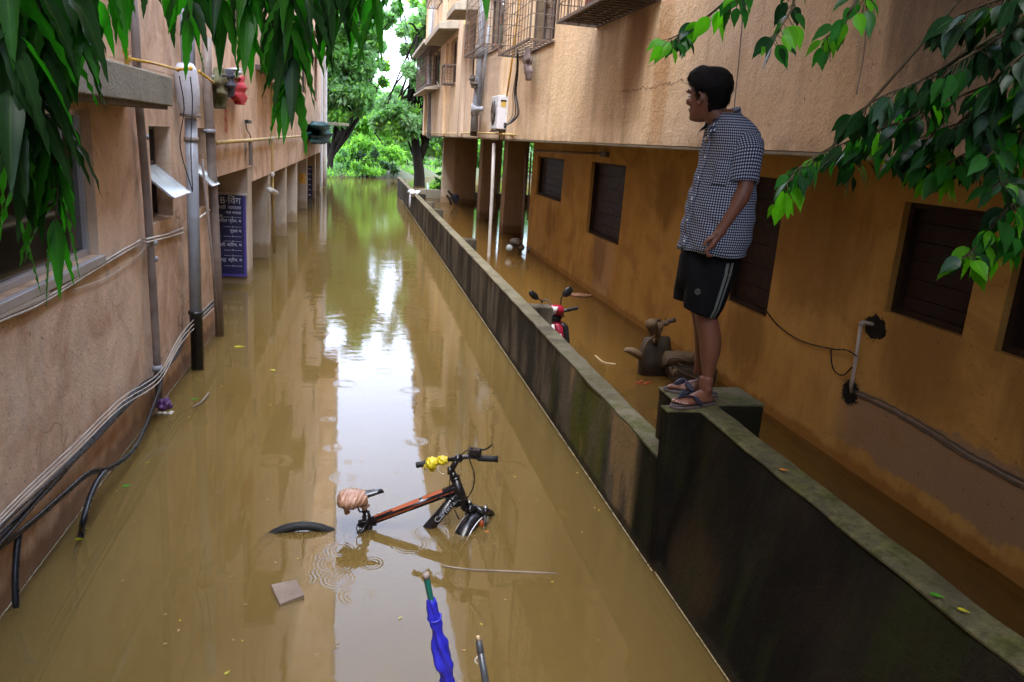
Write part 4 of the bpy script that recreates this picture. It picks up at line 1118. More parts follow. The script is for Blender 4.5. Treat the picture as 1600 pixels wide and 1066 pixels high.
# ---- mast tree with long wavy leaves hanging into the top of the view
AT = thing('mast_tree', 'drooping tree with long wavy pointed leaves hanging in from the upper left', 'tree', (-1.25, .75, -1.0))
m = MB(); tp = [Vector((-1.25, .75, -1.0)), Vector((-1.23, .78, 1.0)), Vector((-1.2, .8, 3.0)), Vector((-1.15, .9, 5.2)), Vector((-1.1, .95, 7.5))]
m.tube(tp, [.14, .12, .10, .07, .03], 12); m.build('trunk', M['bark'], AT)
rl_ = random.Random(21)
SPR = [(5, -80, 15, 230, 1.45, 24, .20, .1), (28, -80, 38, 180, 1.55, 24, .20, .1), (55, -80, 60, 250, 1.5, 26, .20, .15), (20, 40, 22, 330, 1.6, 16, .17, .2), (88, -80, 92, 70, 1.6, 20, .21, .25),
       (66, 180, 84, 375, 1.5, 15, .15, .6), (112, -70, 122, 45, 1.6, 12, .20, .3), (150, -70, 138, 30, 1.7, 8, .19, .4), (182, -70, 186, 0, 1.7, 8, .17, .85), (205, -70, 208, -8, 1.75, 5, .15, .5),
       (228, -70, 226, -14, 1.8, 5, .13, .0), (262, -70, 258, -6, 1.8, 6, .14, .05), (284, -70, 291, 45, 1.7, 13, .16, .3), (318, -70, 322, 10, 1.8, 9, .15, .2), (345, -70, 345, 15, 1.7, 10, .17, .15),
       (384, -70, 386, 45, 1.7, 14, .19, .8), (372, -70, 366, 10, 1.8, 8, .17, .6), (450, -70, 455, 150, 1.6, 30, .19, .35), (438, 20, 450, 130, 1.65, 12, .17, .4), (420, -70, 428, 50, 1.7, 12, .18, .15),
       (478, -70, 480, 60, 1.65, 14, .18, .15), (505, -70, 505, 10, 1.7, 13, .17, .1), (530, -70, 526, 30, 1.75, 11, .17, .1), (575, -70, 583, 30, 1.7, 14, .17, .65), (558, -70, 552, 0, 1.8, 10, .16, .4),
       (608, -70, 613, -5, 1.8, 9, .15, .15), (545, -90, 545, -30, 1.7, 10, .16, .2), (410, -90, 405, -30, 1.75, 10, .16, .3), (708, -80, 704, -34, 1.8, 5, .13, .9), (760, -80, 752, -38, 1.8, 5, .12, .9), (785, -80, 787, -40, 1.8, 3, .11, .9)]
for (u0, v0, u1, v1, dist, n, ll, br) in SPR:
    a, b = atd(u0, v0, dist), atd(u1, v1, dist * rl_.uniform(.98, 1.04))
    tw = spline([a, a.lerp(b, .5) + Vector((rl_.uniform(-.012, .012), rl_.uniform(-.02, .02), 0)), b], 8)
    top = Vector((a.x - .1, a.y - .12, max(a.z + .35, 3.1)))
    hub = tp[2].lerp(tp[3], rl_.uniform(.2, .9))
    sp = MB(); sp.tube(tw, [.0035 - .002 * i / len(tw) for i in range(len(tw))], 5)
    tg = sp.build('twig', M['twig'], AT)
    br_ = MB(); br_.tube(spline([hub, hub.lerp(top, .6) + Vector((0, 0, .3)), top, a], 5), [.014 - .010 * i / 15 for i in range(16)], 6); br_.build('branch', M['bark'], AT)
    lv = MB()
    ll *= .80 if u0 > 100 else .92; n = max(3, int(n * (.72 if u0 > 100 else .9)))
    for i in range(n):
        f = (i + rl_.uniform(0, .6)) / n; p = tw[min(len(tw) - 1, int(f * (len(tw) - 1)))]
        az = i * 2.4 + rl_.uniform(-.5, .5)
        spread = rl_.uniform(.2, 1.05) * (1 if f < .8 else .7)
        d = Vector((math.cos(az) * spread, math.sin(az) * spread * .9, -1))
        nr = Vector((math.cos(az), math.sin(az), .35)) * rl_.choice((1, 1, -1)) + Vector((rl_.uniform(-.6, .6), rl_.uniform(-.9, .3), 0))
        L1 = ll * rl_.uniform(.7, 1.1)
        leaf(lv, p, d, nr, L1, L1 * rl_.uniform(.18, .25), 1 if rl_.random() < br * 1.5 + .04 else 0, .55, .09, 'lance', rl_)
    lv.build('leaves', [M['ashoka_dark'], M['ashoka_bright']], tg, fix=False)

# ---- fig tree with broad drip-tip leaves on the right
FT = thing('fig_tree', 'tree with broad pointed glossy leaves reaching in from the upper right', 'tree', (2.75, .35, -1.0))
m = MB(); ftp = [Vector((2.75, .35, -1.0)), Vector((2.72, .4, 1.2)), Vector((2.66, .5, 3.0)), Vector((2.5, .6, 4.6))]
m.tube(ftp, [.15, .12, .09, .05], 12); m.build('trunk', M['bark'], FT)
BR = [([(1190, -70), (1150, -15), (1110, 22), (1070, 48), (1045, 62)], 1.9, 17, .45, .3), ([(1175, -70), (1168, -25), (1150, 2)], 1.95, 6, .1, .5), ([(1245, -40), (1238, 10), (1218, 45), (1206, 65)], 1.9, 11, .25, .3),
      ([(1350, -40), (1330, 15), (1305, 42), (1285, 70)], 1.9, 10, .2, .4), ([(1352, -30), (1352, 5)], 1.9, 4, .2, .6), ([(1700, -25), (1600, 30), (1530, 70), (1450, 120), (1380, 150), (1335, 178)], 1.75, 40, .03, .12),
      ([(1700, 60), (1600, 110), (1500, 150), (1420, 185), (1340, 215), (1285, 240), (1240, 268)], 1.8, 44, .12, .35), ([(1700, 115), (1600, 155), (1520, 185), (1450, 210), (1400, 235)], 1.85, 32, .06, .3),
      ([(1300, 230), (1255, 258), (1232, 285), (1222, 310)], 1.8, 10, .7, .2), ([(1700, 170), (1610, 195), (1540, 225), (1490, 250), (1460, 272)], 1.8, 28, .3, .3), ([(1700, 250), (1620, 290), (1570, 330), (1535, 372), (1512, 402)], 1.75, 26, .28, .4),
      ([(1700, 310), (1630, 335), (1590, 365), (1555, 385)], 1.8, 20, .1, .5), ([(1700, -60), (1600, -15), (1520, 15), (1478, 35)], 1.7, 28, .02, .1), ([(1700, 20), (1640, 60), (1570, 110), (1535, 190)], 1.65, 34, .03, .15),
      ([(1700, 90), (1620, 130), (1570, 180), (1550, 240)], 1.7, 34, .06, .25), ([(1640, 0), (1560, 60), (1480, 110), (1440, 165)], 1.7, 26, .02, .15), ([(1410, 165), (1370, 205), (1350, 235), (1330, 262)], 1.8, 12, .15, .4),
      ([(1500, 190), (1470, 225), (1440, 250)], 1.75, 12, .1, .2), ([(1600, 200), (1580, 250), (1560, 290)], 1.7, 16, .15, .3)]
for (pl, dist, n, br, md) in BR:
    pts = [atd(u, v, dist + .10 * rl_.uniform(-1, 1)) for u, v in pl]
    sp_ = spline(pts, 8); N = len(sp_)
    q = MB(); hub = ftp[2].lerp(ftp[3], rl_.random())
    first = pts[0]
    ext = spline([hub, hub.lerp(first, .5) + Vector((0, 0, .18)), first], 5)
    q.tube(ext[:-1] + sp_, [.0045 - .0036 * i / (N + len(ext)) for i in range(N + len(ext) - 1)], 6)
    bo = q.build('branch', M['twig'], FT)
    lv = MB(); st = MB()
    n = int(n * 1.9)
    for i in range(n):
        f = min(.999, ((i + rl_.uniform(.1, .9)) / n) ** .9); x = f * (N - 1); j = int(x); p = sp_[j].lerp(sp_[min(N - 1, j + 1)], x - j)
        tdir = (sp_[min(N - 1, j + 1)] - sp_[max(0, j - 1)]).normalized()
        side = tdir.cross(Vector((0, 0, 1))).normalized() * (1 if i % 2 else -1)
        d = tdir * rl_.uniform(.1, .8) + side * rl_.uniform(.2, .9) + Vector((0, 0, -rl_.uniform(.35, 1.3))) + Vector((rl_.uniform(-.4, .4), rl_.uniform(-.4, .4), 0))
        d.normalize()
        e = p + d * rl_.uniform(.012, .028)
        nr = Vector((rl_.uniform(-.7, .7), rl_.uniform(-1.1, .1), rl_.uniform(.1, 1.0)))
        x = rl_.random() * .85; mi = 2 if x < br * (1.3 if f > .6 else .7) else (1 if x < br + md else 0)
        L1 = rl_.uniform(.036, .066)
        st.tube([p, e], .0009, 4, cap=False)
        leaf(lv, e, d, nr, L1, L1 * rl_.uniform(.46, .58), mi, .4, .02, 'ovate', rl_, .18)
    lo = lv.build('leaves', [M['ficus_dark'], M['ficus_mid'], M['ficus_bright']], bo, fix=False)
    st.build('leaf_stalks', M['twig'], bo, fix=False)

# ---- far trees and shrubs
M['far_a'] = leafmat('far_a', (.075, .17, .045), (.17, .42, .08), .5, .5, .3)
M['far_b'] = leafmat('far_b', (.12, .27, .035), (.34, .70, .06), .55, .5, .3)
M['far_c'] = leafmat('far_c', (.020, .045, .014), (.03, .10, .012), .35, .5, .3)
M['far_d'] = leafmat('far_d', (.14, .24, .11), (.28, .52, .18), .5, .45, .4)
FAR = [M['far_a'], M['far_b'], M['far_c'], M['far_d']]


def foliage(name, clumps, size, mix, parent, seed, hang=.35, aspect=.42):
    """clumps: (centre, (rx, ry, rz), number). Many small leaf-sized faces through each clump's volume, twisted at random."""
    rg = np.random.default_rng(seed); V = []; Mi = []
    for c, r, n in clumps:
        d = rg.normal(size=(n, 3)); d /= np.linalg.norm(d, axis=1)[:, None]
        rad = rg.random(n) ** .45 * (1 + .22 * rg.normal(size=n))
        p = np.array(c)[None] + d * rad[:, None] * np.array(r)[None]
        ax = rg.normal(size=(n, 3)); ax[:, 2] -= hang * 2; ax /= np.linalg.norm(ax, axis=1)[:, None]
        sd = np.cross(ax, rg.normal(size=(n, 3))); sd /= np.linalg.norm(sd, axis=1)[:, None]
        s = size * (.6 + .8 * rg.random(n))[:, None]
        a = p; b = p + ax * s * .5 + sd * s * aspect * .5; e = p + ax * s; f = p + ax * s * .5 - sd * s * aspect * .5
        V.append(np.stack([a, b, e, f], 1).reshape(-1, 3)); base = rg.choice(len(mix), p=mix)
        mi = np.where(rg.random(n) < .62, base, rg.choice(len(mix), size=n, p=mix)); Mi.append(mi)
    V = np.concatenate(V); Mi = np.concatenate(Mi); nf = len(Mi)
    me = bpy.data.meshes.new(name); me.vertices.add(nf * 4); me.loops.add(nf * 4); me.polygons.add(nf)
    me.vertices.foreach_set('co', V.astype(np.float32).ravel()); me.loops.foreach_set('vertex_index', np.arange(nf * 4, dtype=np.int32))
    me.polygons.foreach_set('loop_start', np.arange(0, nf * 4, 4, dtype=np.int32))
    try: me.polygons.foreach_set('loop_total', np.full(nf, 4, np.int32))
    except Exception: pass
    for mm_ in FAR: me.materials.append(mm_)
    me.polygons.foreach_set('material_index', Mi.astype(np.int32)); me.update(calc_edges=True); me.validate()
    o = bpy.data.objects.new(name, me); C.objects.link(o)
    if parent: setparent(o, parent)
    return o


def at_y(u, v, y): return ony(u, v, y)


def tree(label, base, stems, lumps, y, size, mix, seed, dens=1.0, dy=1.6, fill=None):
    """stems: pixel polylines with a radius; lumps: (u, v, radius_px[, number])"""
    rg = random.Random(seed)
    t = thing('tree', label, 'tree', base)
    px = lambda r: r * y / 1180.0
    m = MB()
    for pl, r0, r1 in stems:
        pts = [at_y(u, v, y + rg.uniform(-.25, .25)) for u, v in pl]; pts[0] = Vector(base) - Vector((0, 0, .6)) if pl[0] == 'b' else pts[0]
        sp = spline(pts, 5); n = len(sp)
        m.tube(sp, [px(r0 + (r1 - r0) * i / (n - 1)) for i in range(n)], 9)
        end = sp[-1]
    m.build('trunk', M['bark'], t)
    cl = []; lb = MB()
    for l in lumps:
        u, v, r = l[:3]
        for q in range(max(3, int(r / 5))):
            a = rg.uniform(0, 2 * PI); rr_ = r * math.sqrt(rg.random()) * .85
            c = at_y(u + rr_ * math.cos(a), v + rr_ * math.sin(a) * .9, y + rg.uniform(-dy, dy)); s = px(r) * rg.uniform(.28, .5)
            cl.append((tuple(c), (s, s * 1.1, s * rg.uniform(.55, .95)), int(1500 * dens * (s / .7) ** 1.6) + 40))
            if rg.random() < .45:
                st_ = rg.choice(stems)[0]; e = st_[rg.randrange(1, len(st_))]; e = at_y(e[0], e[1], y)
                lb.tube(spline([e, e.lerp(c, .5) + Vector((0, 0, .2)), c], 4), [px(2.2) * (1 - .8 * i / 8) for i in range(9)], 5)
    if lb.v: lb.build('limbs', M['bark'], t)
    foliage('crown', cl, size, mix, t, seed)
    return t


def shrub(label, lumps, y, size, mix, seed, dens=1.0, dy=1.0, name='shrub', cat='shrub'):
    rg = random.Random(seed); u, v, r = lumps[0]; b = at_y(u, v, y); gz0 = gz(b.x, y)
    t = thing(name, label, cat, (b.x, y, gz0)); px = lambda r: r * y / 1180.0
    m = MB(); cl = []
    for (u, v, r) in lumps:
        for q in range(max(2, int(r / 6))):
            a = rg.uniform(0, 2 * PI); rr_ = r * math.sqrt(rg.random()) * .8
            c = at_y(u + rr_ * math.cos(a), v + rr_ * math.sin(a) * .8, y + rg.uniform(-dy, dy)); s = px(r) * rg.uniform(.3, .55)
            cl.append((tuple(c), (s, s, s * .8), int(1300 * dens * (s / .7) ** 1.6) + 40))
            f = Vector((b.x + (c.x - b.x) * .4, y, gz0 - .1)); m.tube(spline([f, f.lerp(c, .5) + Vector((.1, 0, .2)), c], 4), [.05 * (1 - .85 * i / 8) for i in range(9)], 5)
    m.build('stems', M['bark'], t); foliage('foliage', cl, size, mix, t, seed); return t


# the rest of the two near crowns, above and behind the camera: unseen, added to shade the near end of the alley
rc_ = random.Random(5)
def near_crown(parent, box, n, leaf_sz, num, mats, seed):
    (x0, x1), (y0, y1), (z0, z1) = box; cl = []
    for i in range(n):
        s = rc_.uniform(.3, .5); cl.append(((rc_.uniform(x0, x1), rc_.uniform(y0, y1), rc_.uniform(z0, z1)), (s, s, s * .7), num))
    o = foliage('crown', cl, leaf_sz, [.6, .3, .1], parent, seed, aspect=.5 if leaf_sz < .15 else .25); o.data.materials.clear()
    for q in mats: o.data.materials.append(M[q])
near_crown(FT, ((1.1, 2.6), (-2.5, 5.2), (4.0, 6.5)), 165, .11, 500, ('ficus_dark', 'ficus_mid', 'ficus_bright'), 91)
near_crown(AT, ((-1.4, -.2), (-1.5, 1.6), (3.9, 8.0)), 10, .20, 150, ('ashoka_dark', 'ashoka_bright', 'ashoka_bright'), 92)

b1 = onz(515, 274, 0)
tree('tall many-stemmed tree leaning right at the left corner of the far bank', b1,
     [([(514, 285), (516, 255), (521, 225), (529, 185), (533, 150), (537, 90), (545, 40)], 5, 1.8), ([(521, 228), (538, 200), (553, 175), (570, 140), (590, 100)], 6, 2.5), ([(520, 240), (540, 215), (556, 190), (568, 175), (580, 155), (590, 140)], 4, 1.5), ([(516, 250), (508, 200), (505, 150), (515, 90)], 4, 2)],
     [(525, 110, 45), (555, 75, 36), (530, 40, 42), (505, 70, 40), (555, 130, 38), (520, 165, 30), (565, 25, 36), (500, 0, 40), (500, 140, 35), (560, 170, 24), (582, 50, 18), (560, -20, 20), (596, 100, 9), (606, 30, 14), (592, 70, 10), (600, 130, 8)], b1.y, .30, [.55, .2, .05, .2], 31, .8)
b2 = onz(655, 290, 0)
tree('dark forked tree with feathery drooping foliage standing in the water beside the right block', b2,
     [([(655, 300), (655, 270), (652, 245), (648, 215), (644, 180), (640, 150), (646, 100), (654, 50)], 9, 2), ([(655, 250), (662, 232), (668, 215), (672, 205), (682, 190)], 6, 3), ([(649, 215), (640, 200), (632, 180), (620, 165)], 3.5, 1.5)],
     [(612, 175, 26), (635, 165, 28), (655, 175, 26), (625, 200, 20), (600, 190, 18), (650, 120, 24), (658, 75, 26), (655, 35, 24), (668, 10, 26), (634, 45, 11), (638, 110, 10), (624, 15, 13), (668, 140, 24), (690, 232, 22), (680, 215, 18), (700, 245, 16), (640, 210, 14), (642, 75, 12)], b2.y, .26, [.35, .15, .05, .45], 32, .85, 1.3)
for (lab, b, st, lu, y, mix, sd, dn, sz) in (
    ('bright yellow-green tree behind the two dark trunks on the far bank', (562, 268), [([(562, 275), (562, 230), (566, 190)], 4, 2)], [(575, 200, 34), (560, 225, 26), (595, 215, 28), (590, 175, 26), (555, 190, 24), (605, 240, 22)], 47, [.2, .72, .02, .06], 33, .9, .28),
    ('mid-green tree filling the gap left of the bright one on the far bank', (540, 268), [([(540, 275), (541, 240), (542, 200)], 4, 2)], [(540, 205, 30), (535, 235, 24), (525, 180, 28), (550, 165, 26)], 50, [.5, .4, .05, .05], 34, .8, .28),
    ('pale hazy tree far behind the gap of sky', (600, 262), [([(605, 270), (606, 215), (608, 160)], 3, 1.5)], [(600, 160, 24), (620, 150, 22), (640, 165, 24), (585, 150, 20), (612, 185, 24), (655, 150, 24)], 66, [.35, .1, .0, .55], 35, .8, .32),
    ('leafy tree behind the forked one, at the edge of the right block', (690, 262), [([(692, 275), (690, 235), (688, 200)], 4, 2)], [(690, 225, 26), (670, 235, 22), (705, 205, 24), (720, 230, 26), (660, 210, 18)], 56, [.4, .45, .1, .05], 36, .8, .28),
    ('tall tree rising behind the left tree over the far bank', (500, 262), [([(505, 275), (506, 200), (508, 100)], 4, 2)], [(510, 120, 40), (525, 70, 36), (495, 60, 40), (510, 20, 36), (555, 100, 26)], 60, [.4, .2, .1, .3], 37, .6, .34),
    ('tall pale tree rising behind the forked tree', (660, 262), [([(660, 275), (661, 180), (662, 80)], 4, 2)], [(666, 90, 28), (672, 40, 30), (660, 10, 22), (685, 80, 36)], 58, [.4, .1, .05, .45], 38, .6, .34),
    ('green tree seen between the brown stilts', (760, 275), [([(765, 290), (766, 260), (768, 235)], 5, 3)], [(765, 245, 26), (790, 235, 26), (740, 240, 24), (780, 265, 22), (820, 255, 24)], 50, [.35, .5, .1, .05], 39, .8, .28)):
    q = ony(b[0], b[1], y); tree(lab, (q.x, y, gz(q.x, y)), st, lu, y, sz, mix, sd, dn, 2.0)
shrub('dark tangled shrub at the water edge of the far bank', [(580, 258, 14), (600, 263, 12), (565, 248, 16), (612, 262, 10), (590, 245, 12)], 42.5, .2, [.2, .05, .7, .05], 41, 1.0)
shrub('low bright shrub leaning over the water left of the dark one', [(565, 264, 10), (575, 266, 8), (552, 262, 10), (585, 268, 6), (595, 269, 5)], 41.2, .24, [.15, .8, .0, .05], 42, .9, .5)
shrub('mid-green shrub at the foot of the leaning tree', [(535, 255, 16), (525, 262, 12), (545, 240, 16)], 43, .2, [.6, .3, .1, 0], 43, .9)
shrub('pale grassy clump on the right bank behind the forked tree', [(640, 262, 12), (630, 255, 14), (622, 245, 14), (650, 268, 8)], 48, .22, [.2, .75, 0, .05], 44, .9)
shrub('drooping reed-like shrub in the water before the stilts', [(690, 285, 9), (682, 290, 6), (698, 276, 8)], 34.5, .34, [.3, .5, .1, .1], 45, .35, .5)
shrub('round green shrub on the right bank', [(690, 258, 14), (705, 262, 10), (675, 255, 12), (715, 250, 14)], 52, .22, [.35, .55, .05, .05], 46, .9)
# the rest of the wood reads as one mass
cl = []; rg = random.Random(77)
for i in range(150):
    u = rg.uniform(440, 860); yy = rg.uniform(62, 85); zz = rg.uniform(.3, 6.0 if not 585 < u < 645 else 4.6); q = ony(u, 300, yy); s = rg.uniform(.8, 1.8)
    cl.append(((q.x, yy, zz), (s, s, s * .8), 420))
tag(foliage('woodland', cl, .42, [.4, .35, .05, .2], None, 78), 'far green wood behind the bank', 'woodland', kind='stuff')
cl = []
for i in range(110):
    u = rg.uniform(505, 720); v = rg.uniform(266, 276); q = onz(u, v, .1); cl.append(((q.x, q.y + rg.uniform(0, 3), max(.02, gz(q.x, q.y)) + .1), (.5, .5, .18), 60))
tag(foliage('grass', cl, .22, [.35, .5, .1, .05], None, 79, hang=-.6, aspect=.15), 'low grass and weeds along the far bank', 'grass', kind='stuff')

# ---- fallen leaves afloat and on the coping
def floater(label, u, v, ln_, ang, col, z=.004, group=None, name='fallen_leaf', pl=None):
    p = pl or onz(u, v, z); mb = MB()
    leaf(mb, p, (math.cos(ang), math.sin(ang), .02), (0, 0, 1), ln_, ln_ * .45, 0, 0, .03, 'ovate', random, .12)
    return tag(mb.build(name, M[col], None, fix=False), label, 'leaf', group)
M['leaf_yellow'] = leafmat('leaf_yellow', (.42, .40, .02), (.5, .5, .02), .25, .4)
M['leaf_green'] = leafmat('leaf_green', (.05, .26, .02), (.1, .4, .02), .25, .3)
M['leaf_orange'] = leafmat('leaf_orange', (.55, .19, .02), (.6, .2, .02), .2, .5)
M['leaf_brown'] = leafmat('leaf_brown', (.24, .16, .07), (.2, .12, .05), .15, .6)
for lab, u, v, l, a, c in (('yellow-green leaf floating nearest the far drainpipe foot on the left', 366, 542, .11, .1, 'leaf_yellow'), ('small yellow leaf floating in mid alley left of the sky reflection', 430, 579, .07, 2.6, 'leaf_yellow'),
                           ('bright green leaf floating off the lower left wall', 190, 760, .06, .2, 'leaf_green'), ('yellow leaf caught on the upper side of the black hose', 124, 828, .05, .3, 'leaf_yellow'), ('yellow leaf caught on the lower side of the black hose', 117, 842, .05, -.2, 'leaf_yellow'),
                           ('tiny yellow leaf floating at the bottom left', 351, 1054, .03, .9, 'leaf_yellow'), ('tiny orange leaf floating beside the bicycle fork', 757, 831, .035, .1, 'leaf_orange'), ('pale green leaf among twigs near the purple rag', 298, 624, .07, .2, 'leaf_green')):
    floater(lab, u, v, l, a, c)
floater('orange leaf lying on the mossy coping', 1217, 733, .045, -.5, 'leaf_orange', ZN + .012); floater('fresh green leaf lying on the mossy coping near the corner', 1452, 927, .048, -.7, 'leaf_green', ZN + .014); floater('yellow leaf lying on the mossy coping, nearest the camera', 1495, 950, .04, -.9, 'leaf_yellow', ZN + .014)
rg = random.Random(12)
bits = [(300, 605), (345, 607), (380, 607), (478, 565), (470, 600), (560, 520), (590, 519), (440, 640), (300, 650), (480, 760), (500, 800), (545, 640), (820, 700), (840, 780), (800, 745), (775, 850), (925, 775), (900, 740), (905, 830), (650, 480), (700, 560), (930, 795), (330, 700), (245, 640), (310, 570), (395, 540), (700, 640), (860, 905), (790, 940), (640, 985), (430, 880), (250, 1010), (950, 590), (930, 560), (985, 620), (870, 590), (1000, 600), (820, 520), (690, 500), (520, 470)]
bits += [(rg.uniform(150, 950), 420 + 620 * rg.random() ** 1.2) for _ in range(70)]
bits = [(u, v) for u, v in bits if onz(u, v).x > -1.42 and (onz(u, v).x < 1.55 or u > 900)]
for i, (u, v) in enumerate(bits):
    floater('tiny bit of dead leaf drifting on the brown flood water', u + rg.uniform(-6, 6), v + rg.uniform(-4, 4), rg.uniform(.006, .024), rg.uniform(0, 6), rg.choice(('leaf_yellow', 'leaf_brown', 'leaf_brown', 'leaf_brown', 'leaf_brown')), group='bits of leaf drifting on the water')
def stick(label, pts, r, mat='wood_pale', group=None):
    m = MB(); m.tube(spline(pts, 5), r, 6); return tag(m.build('stick', M[mat]), label, 'stick', group)
stick('long thin floating stick right of the blue umbrella handle', [onz(690, 884, .004), onz(735, 890, .004), onz(800, 893, .004), onz(870, 896, .002)], .0045, 'pvc_brown')
stick('pale broken stick floating near the red scooter', [onz(930, 556, .006), onz(943, 566, .006), onz(962, 569, .006)], .009)
stick('forked twig floating off the purple rag', [onz(302, 636, .01), onz(315, 628, .012), onz(326, 614, .01)], .008, 'pvc_brown')
m = MB(); rr = random.Random(8)
for i in range(9): a = onz(835 + rr.uniform(-8, 8), 705, 0)
for i in range(8):
    c = onz(1002 + rr.uniform(-8, 26), 598 + rr.uniform(-3, 3), .004); m.ell(c, (rr.uniform(.02, .05), .01, 0), (0, .015, 0), (0, 0, .006), 6, 4)
tag(m.build('litter', M['orange_paint']), 'orange plastic scrap floating by the muddy scooter', 'litter')
# ================================================================== BICYCLE
BY = 4.07
def bk(u, v, y=BY): return ony(u, v, y)
BT = thing('bicycle', 'black and orange bicycle sunk to its saddle in the brown flood water', 'bicycle', bk(600, 824))
def sub(name, mat, mb, parent=BT, **kw): return mb.build(name, M[mat], parent, **kw)
hb, ht = bk(727, 792), bk(711, 748)      # head tube ends
m = MB(); m.tube([ht, hb], [.027, .030], 14); m.tube([ht + (ht - hb).normalized() * .004, ht + (ht - hb).normalized() * .012], .031, 14)
fr = sub('frame', 'black_satin', m)
tt0, tt1 = bk(573, 817), bk(712, 764)
m = MB(); m.tube([tt0, tt0.lerp(tt1, .5), tt1], [.024, .026, .030], 14); m.tube([bk(716, 772), bk(672, 822), bk(640, 858)], [.033, .031, .031], 14)
m.loft([[bk(718, 765) + Vector((0, s * .02, 0)), bk(694, 776) + Vector((0, s * .02, 0)), bk(712, 792) + Vector((0, s * .02, 0)), bk(724, 785) + Vector((0, s * .02, 0))] for s in (-1, 1)])
m.tube([bk(572, 800), bk(576, 822), bk(583, 860)], .021, 12)           # seat tube
for s in (-1, 1): m.tube([bk(574, 815) + Vector((0, s * .012, 0)), bk(566, 824) + Vector((0, s * .045, 0)), bk(520, 850) + Vector((0, s * .06, 0))], .011, 8)
sub('tubes', 'black_satin', m, fr)
dn = (tt1 - tt0).normalized(); upv = Vector((-dn.z, 0, dn.x))
m = MB()
def decal(f0, f1, a0, a1, r=.0272):
    rings = []
    for i in range(7):
        f = f0 + (f1 - f0) * i / 6; c = tt0.lerp(tt1, f); rr_ = .024 + .006 * f + .0012
        rings.append([c + upv * rr_ * math.sin(a0 + (a1 - a0) * q / 5) - Vector((0, 1, 0)) * rr_ * math.cos(a0 + (a1 - a0) * q / 5) for q in range(6)])
    m.loft(rings, cap=False, closed=False)
decal(.30, .60, R(40), R(88)); decal(.64, .86, R(45), R(92)); decal(.12, .98, R(2), R(9)); decal(.18, .52, R(-10), R(-4)); decal(.1, .3, R(62), R(80))
sub('orange_stripes', 'orange_paint', m, fr, fix=False)
m = MB(); q0, q1 = bk(681, 816, BY - .035), bk(712, 783, BY - .035); ax = (q1 - q0); ay = Vector((-ax.z, 0, ax.x)).normalized()
vs, fs = text_mesh('Carnival', 1, 0); wd = max(v.x for v in vs)
m.add([q0 + ax * (v.x / wd) + ay * ((v.y - .25) * .048) for v in vs], fs, smooth=False)
sub('lettering', 'silver_print', m, fr, fix=False)
# saddle wrapped in a tan plastic bag, on its post
m = MB(); m.tube([bk(567, 786), bk(574, 812)], .0145, 12); m.tube([bk(572, 806), bk(575, 818)], .026, 12); m.tube([bk(559, 793), bk(562, 800), bk(570, 799)], .006, 6)
m.bar(bk(560, 819), bk(588, 815), .006, .05); sub('seat_post', 'black_satin', m)
m = MB(); rings = []
prof = [(528, 781, .012, .010), (533, 778, .055, .028), (543, 778, .072, .036), (555, 777, .066, .034), (567, 775, .045, .028), (578, 772, .030, .022), (589, 769, .024, .018), (597, 768, .018, .012), (600, 769, .006, .005)]
for (u, v, w, h_) in prof:
    c = bk(u, v); rings.append([c + Vector((0, w * math.cos(a * PI / 8), h_ * (math.sin(a * PI / 8) if math.sin(a * PI / 8) > 0 else .65 * math.sin(a * PI / 8)))) for a in range(16)])
m.loft(rings); sd = sub('saddle', 'black_satin', m)
m = MB(); rings = []
SP = [(527, 783, .02, .016), (531, 780, .062, .036), (541, 780, .080, .046), (553, 779, .076, .044), (562, 778, .060, .040), (570, 778, .046, .036), (575, 777, .034, .03)]
for p_, q_ in zip(SP, SP[1:]):
    for k_ in range(6):
        u, v, w, h_ = [p_[j] + (q_[j] - p_[j]) * k_ / 6 for j in range(4)]; c = bk(u, v); w *= 1.08; h_ *= 1.14; ring = []
        for a_ in range(40):
            th = 2 * PI * a_ / 40; o = Vector((0, w * math.cos(th), h_ * math.sin(th) * (1 if math.sin(th) > 0 else 1.05))); q = c + o
            ring.append(c + o * (1 + .06 * mnoise.noise(q * 24) + .035 * mnoise.noise(q * 95) + .05 * math.sin(th * 6 + u * .8)) + Vector((.006 * mnoise.noise(q * 60), 0, 0)))
        rings.append(ring)
m.loft(rings)
m.tube([bk(542, 790), bk(541, 797), bk(543, 802)], [.022, .014, .018], 8); m.tube([bk(563, 786), bk(571, 793), bk(577, 789)], [.02, .022, .008], 8)
sub('bag_cover', 'tan_bag', m, sd)
# handlebar, stem, grips, lever, cables
hl, hr = bk(651, 727, 4.16), bk(778, 717.5, 4.02)
hm = bk(708, 717, 4.09); hm2 = bk(735, 714, 4.07)
m = MB(); m.tube(spline([hl, bk(676, 722, 4.13), hm, hm2, bk(752, 716, 4.05), hr], 5), .0125, 10); hbar = sub('handlebar', 'black_satin', m)
m = MB(); m.tube([ht, bk(706, 738)], .021, 12); m.tube([bk(705, 735), bk(711, 724), bk(714, 717, 4.08)], .017, 12); m.tube([bk(711, 719, 4.10), bk(718, 716, 4.06)], .024, 12)
m.tube([bk(703, 741, BY - .02), bk(703, 731, BY - .02)], .015, 8); sub('stem', 'black_satin', m)
m = MB(); m.lathe(bk(747, 716, 4.055), hr, [(0, .019), (.05, .023), (.08, .0175), (.2, .0185), (.35, .0175), (.5, .0185), (.7, .0178), (.93, .019), (.95, .022), (1, .021)], 12); sub('grip', 'rubber', m, hbar)
m = MB(); m.lathe(bk(676, 722, 4.13), hl, [(0, .0165), (.9, .017), (.94, .019), (1, .018)], 12); sub('grip', 'rubber', m, hbar)
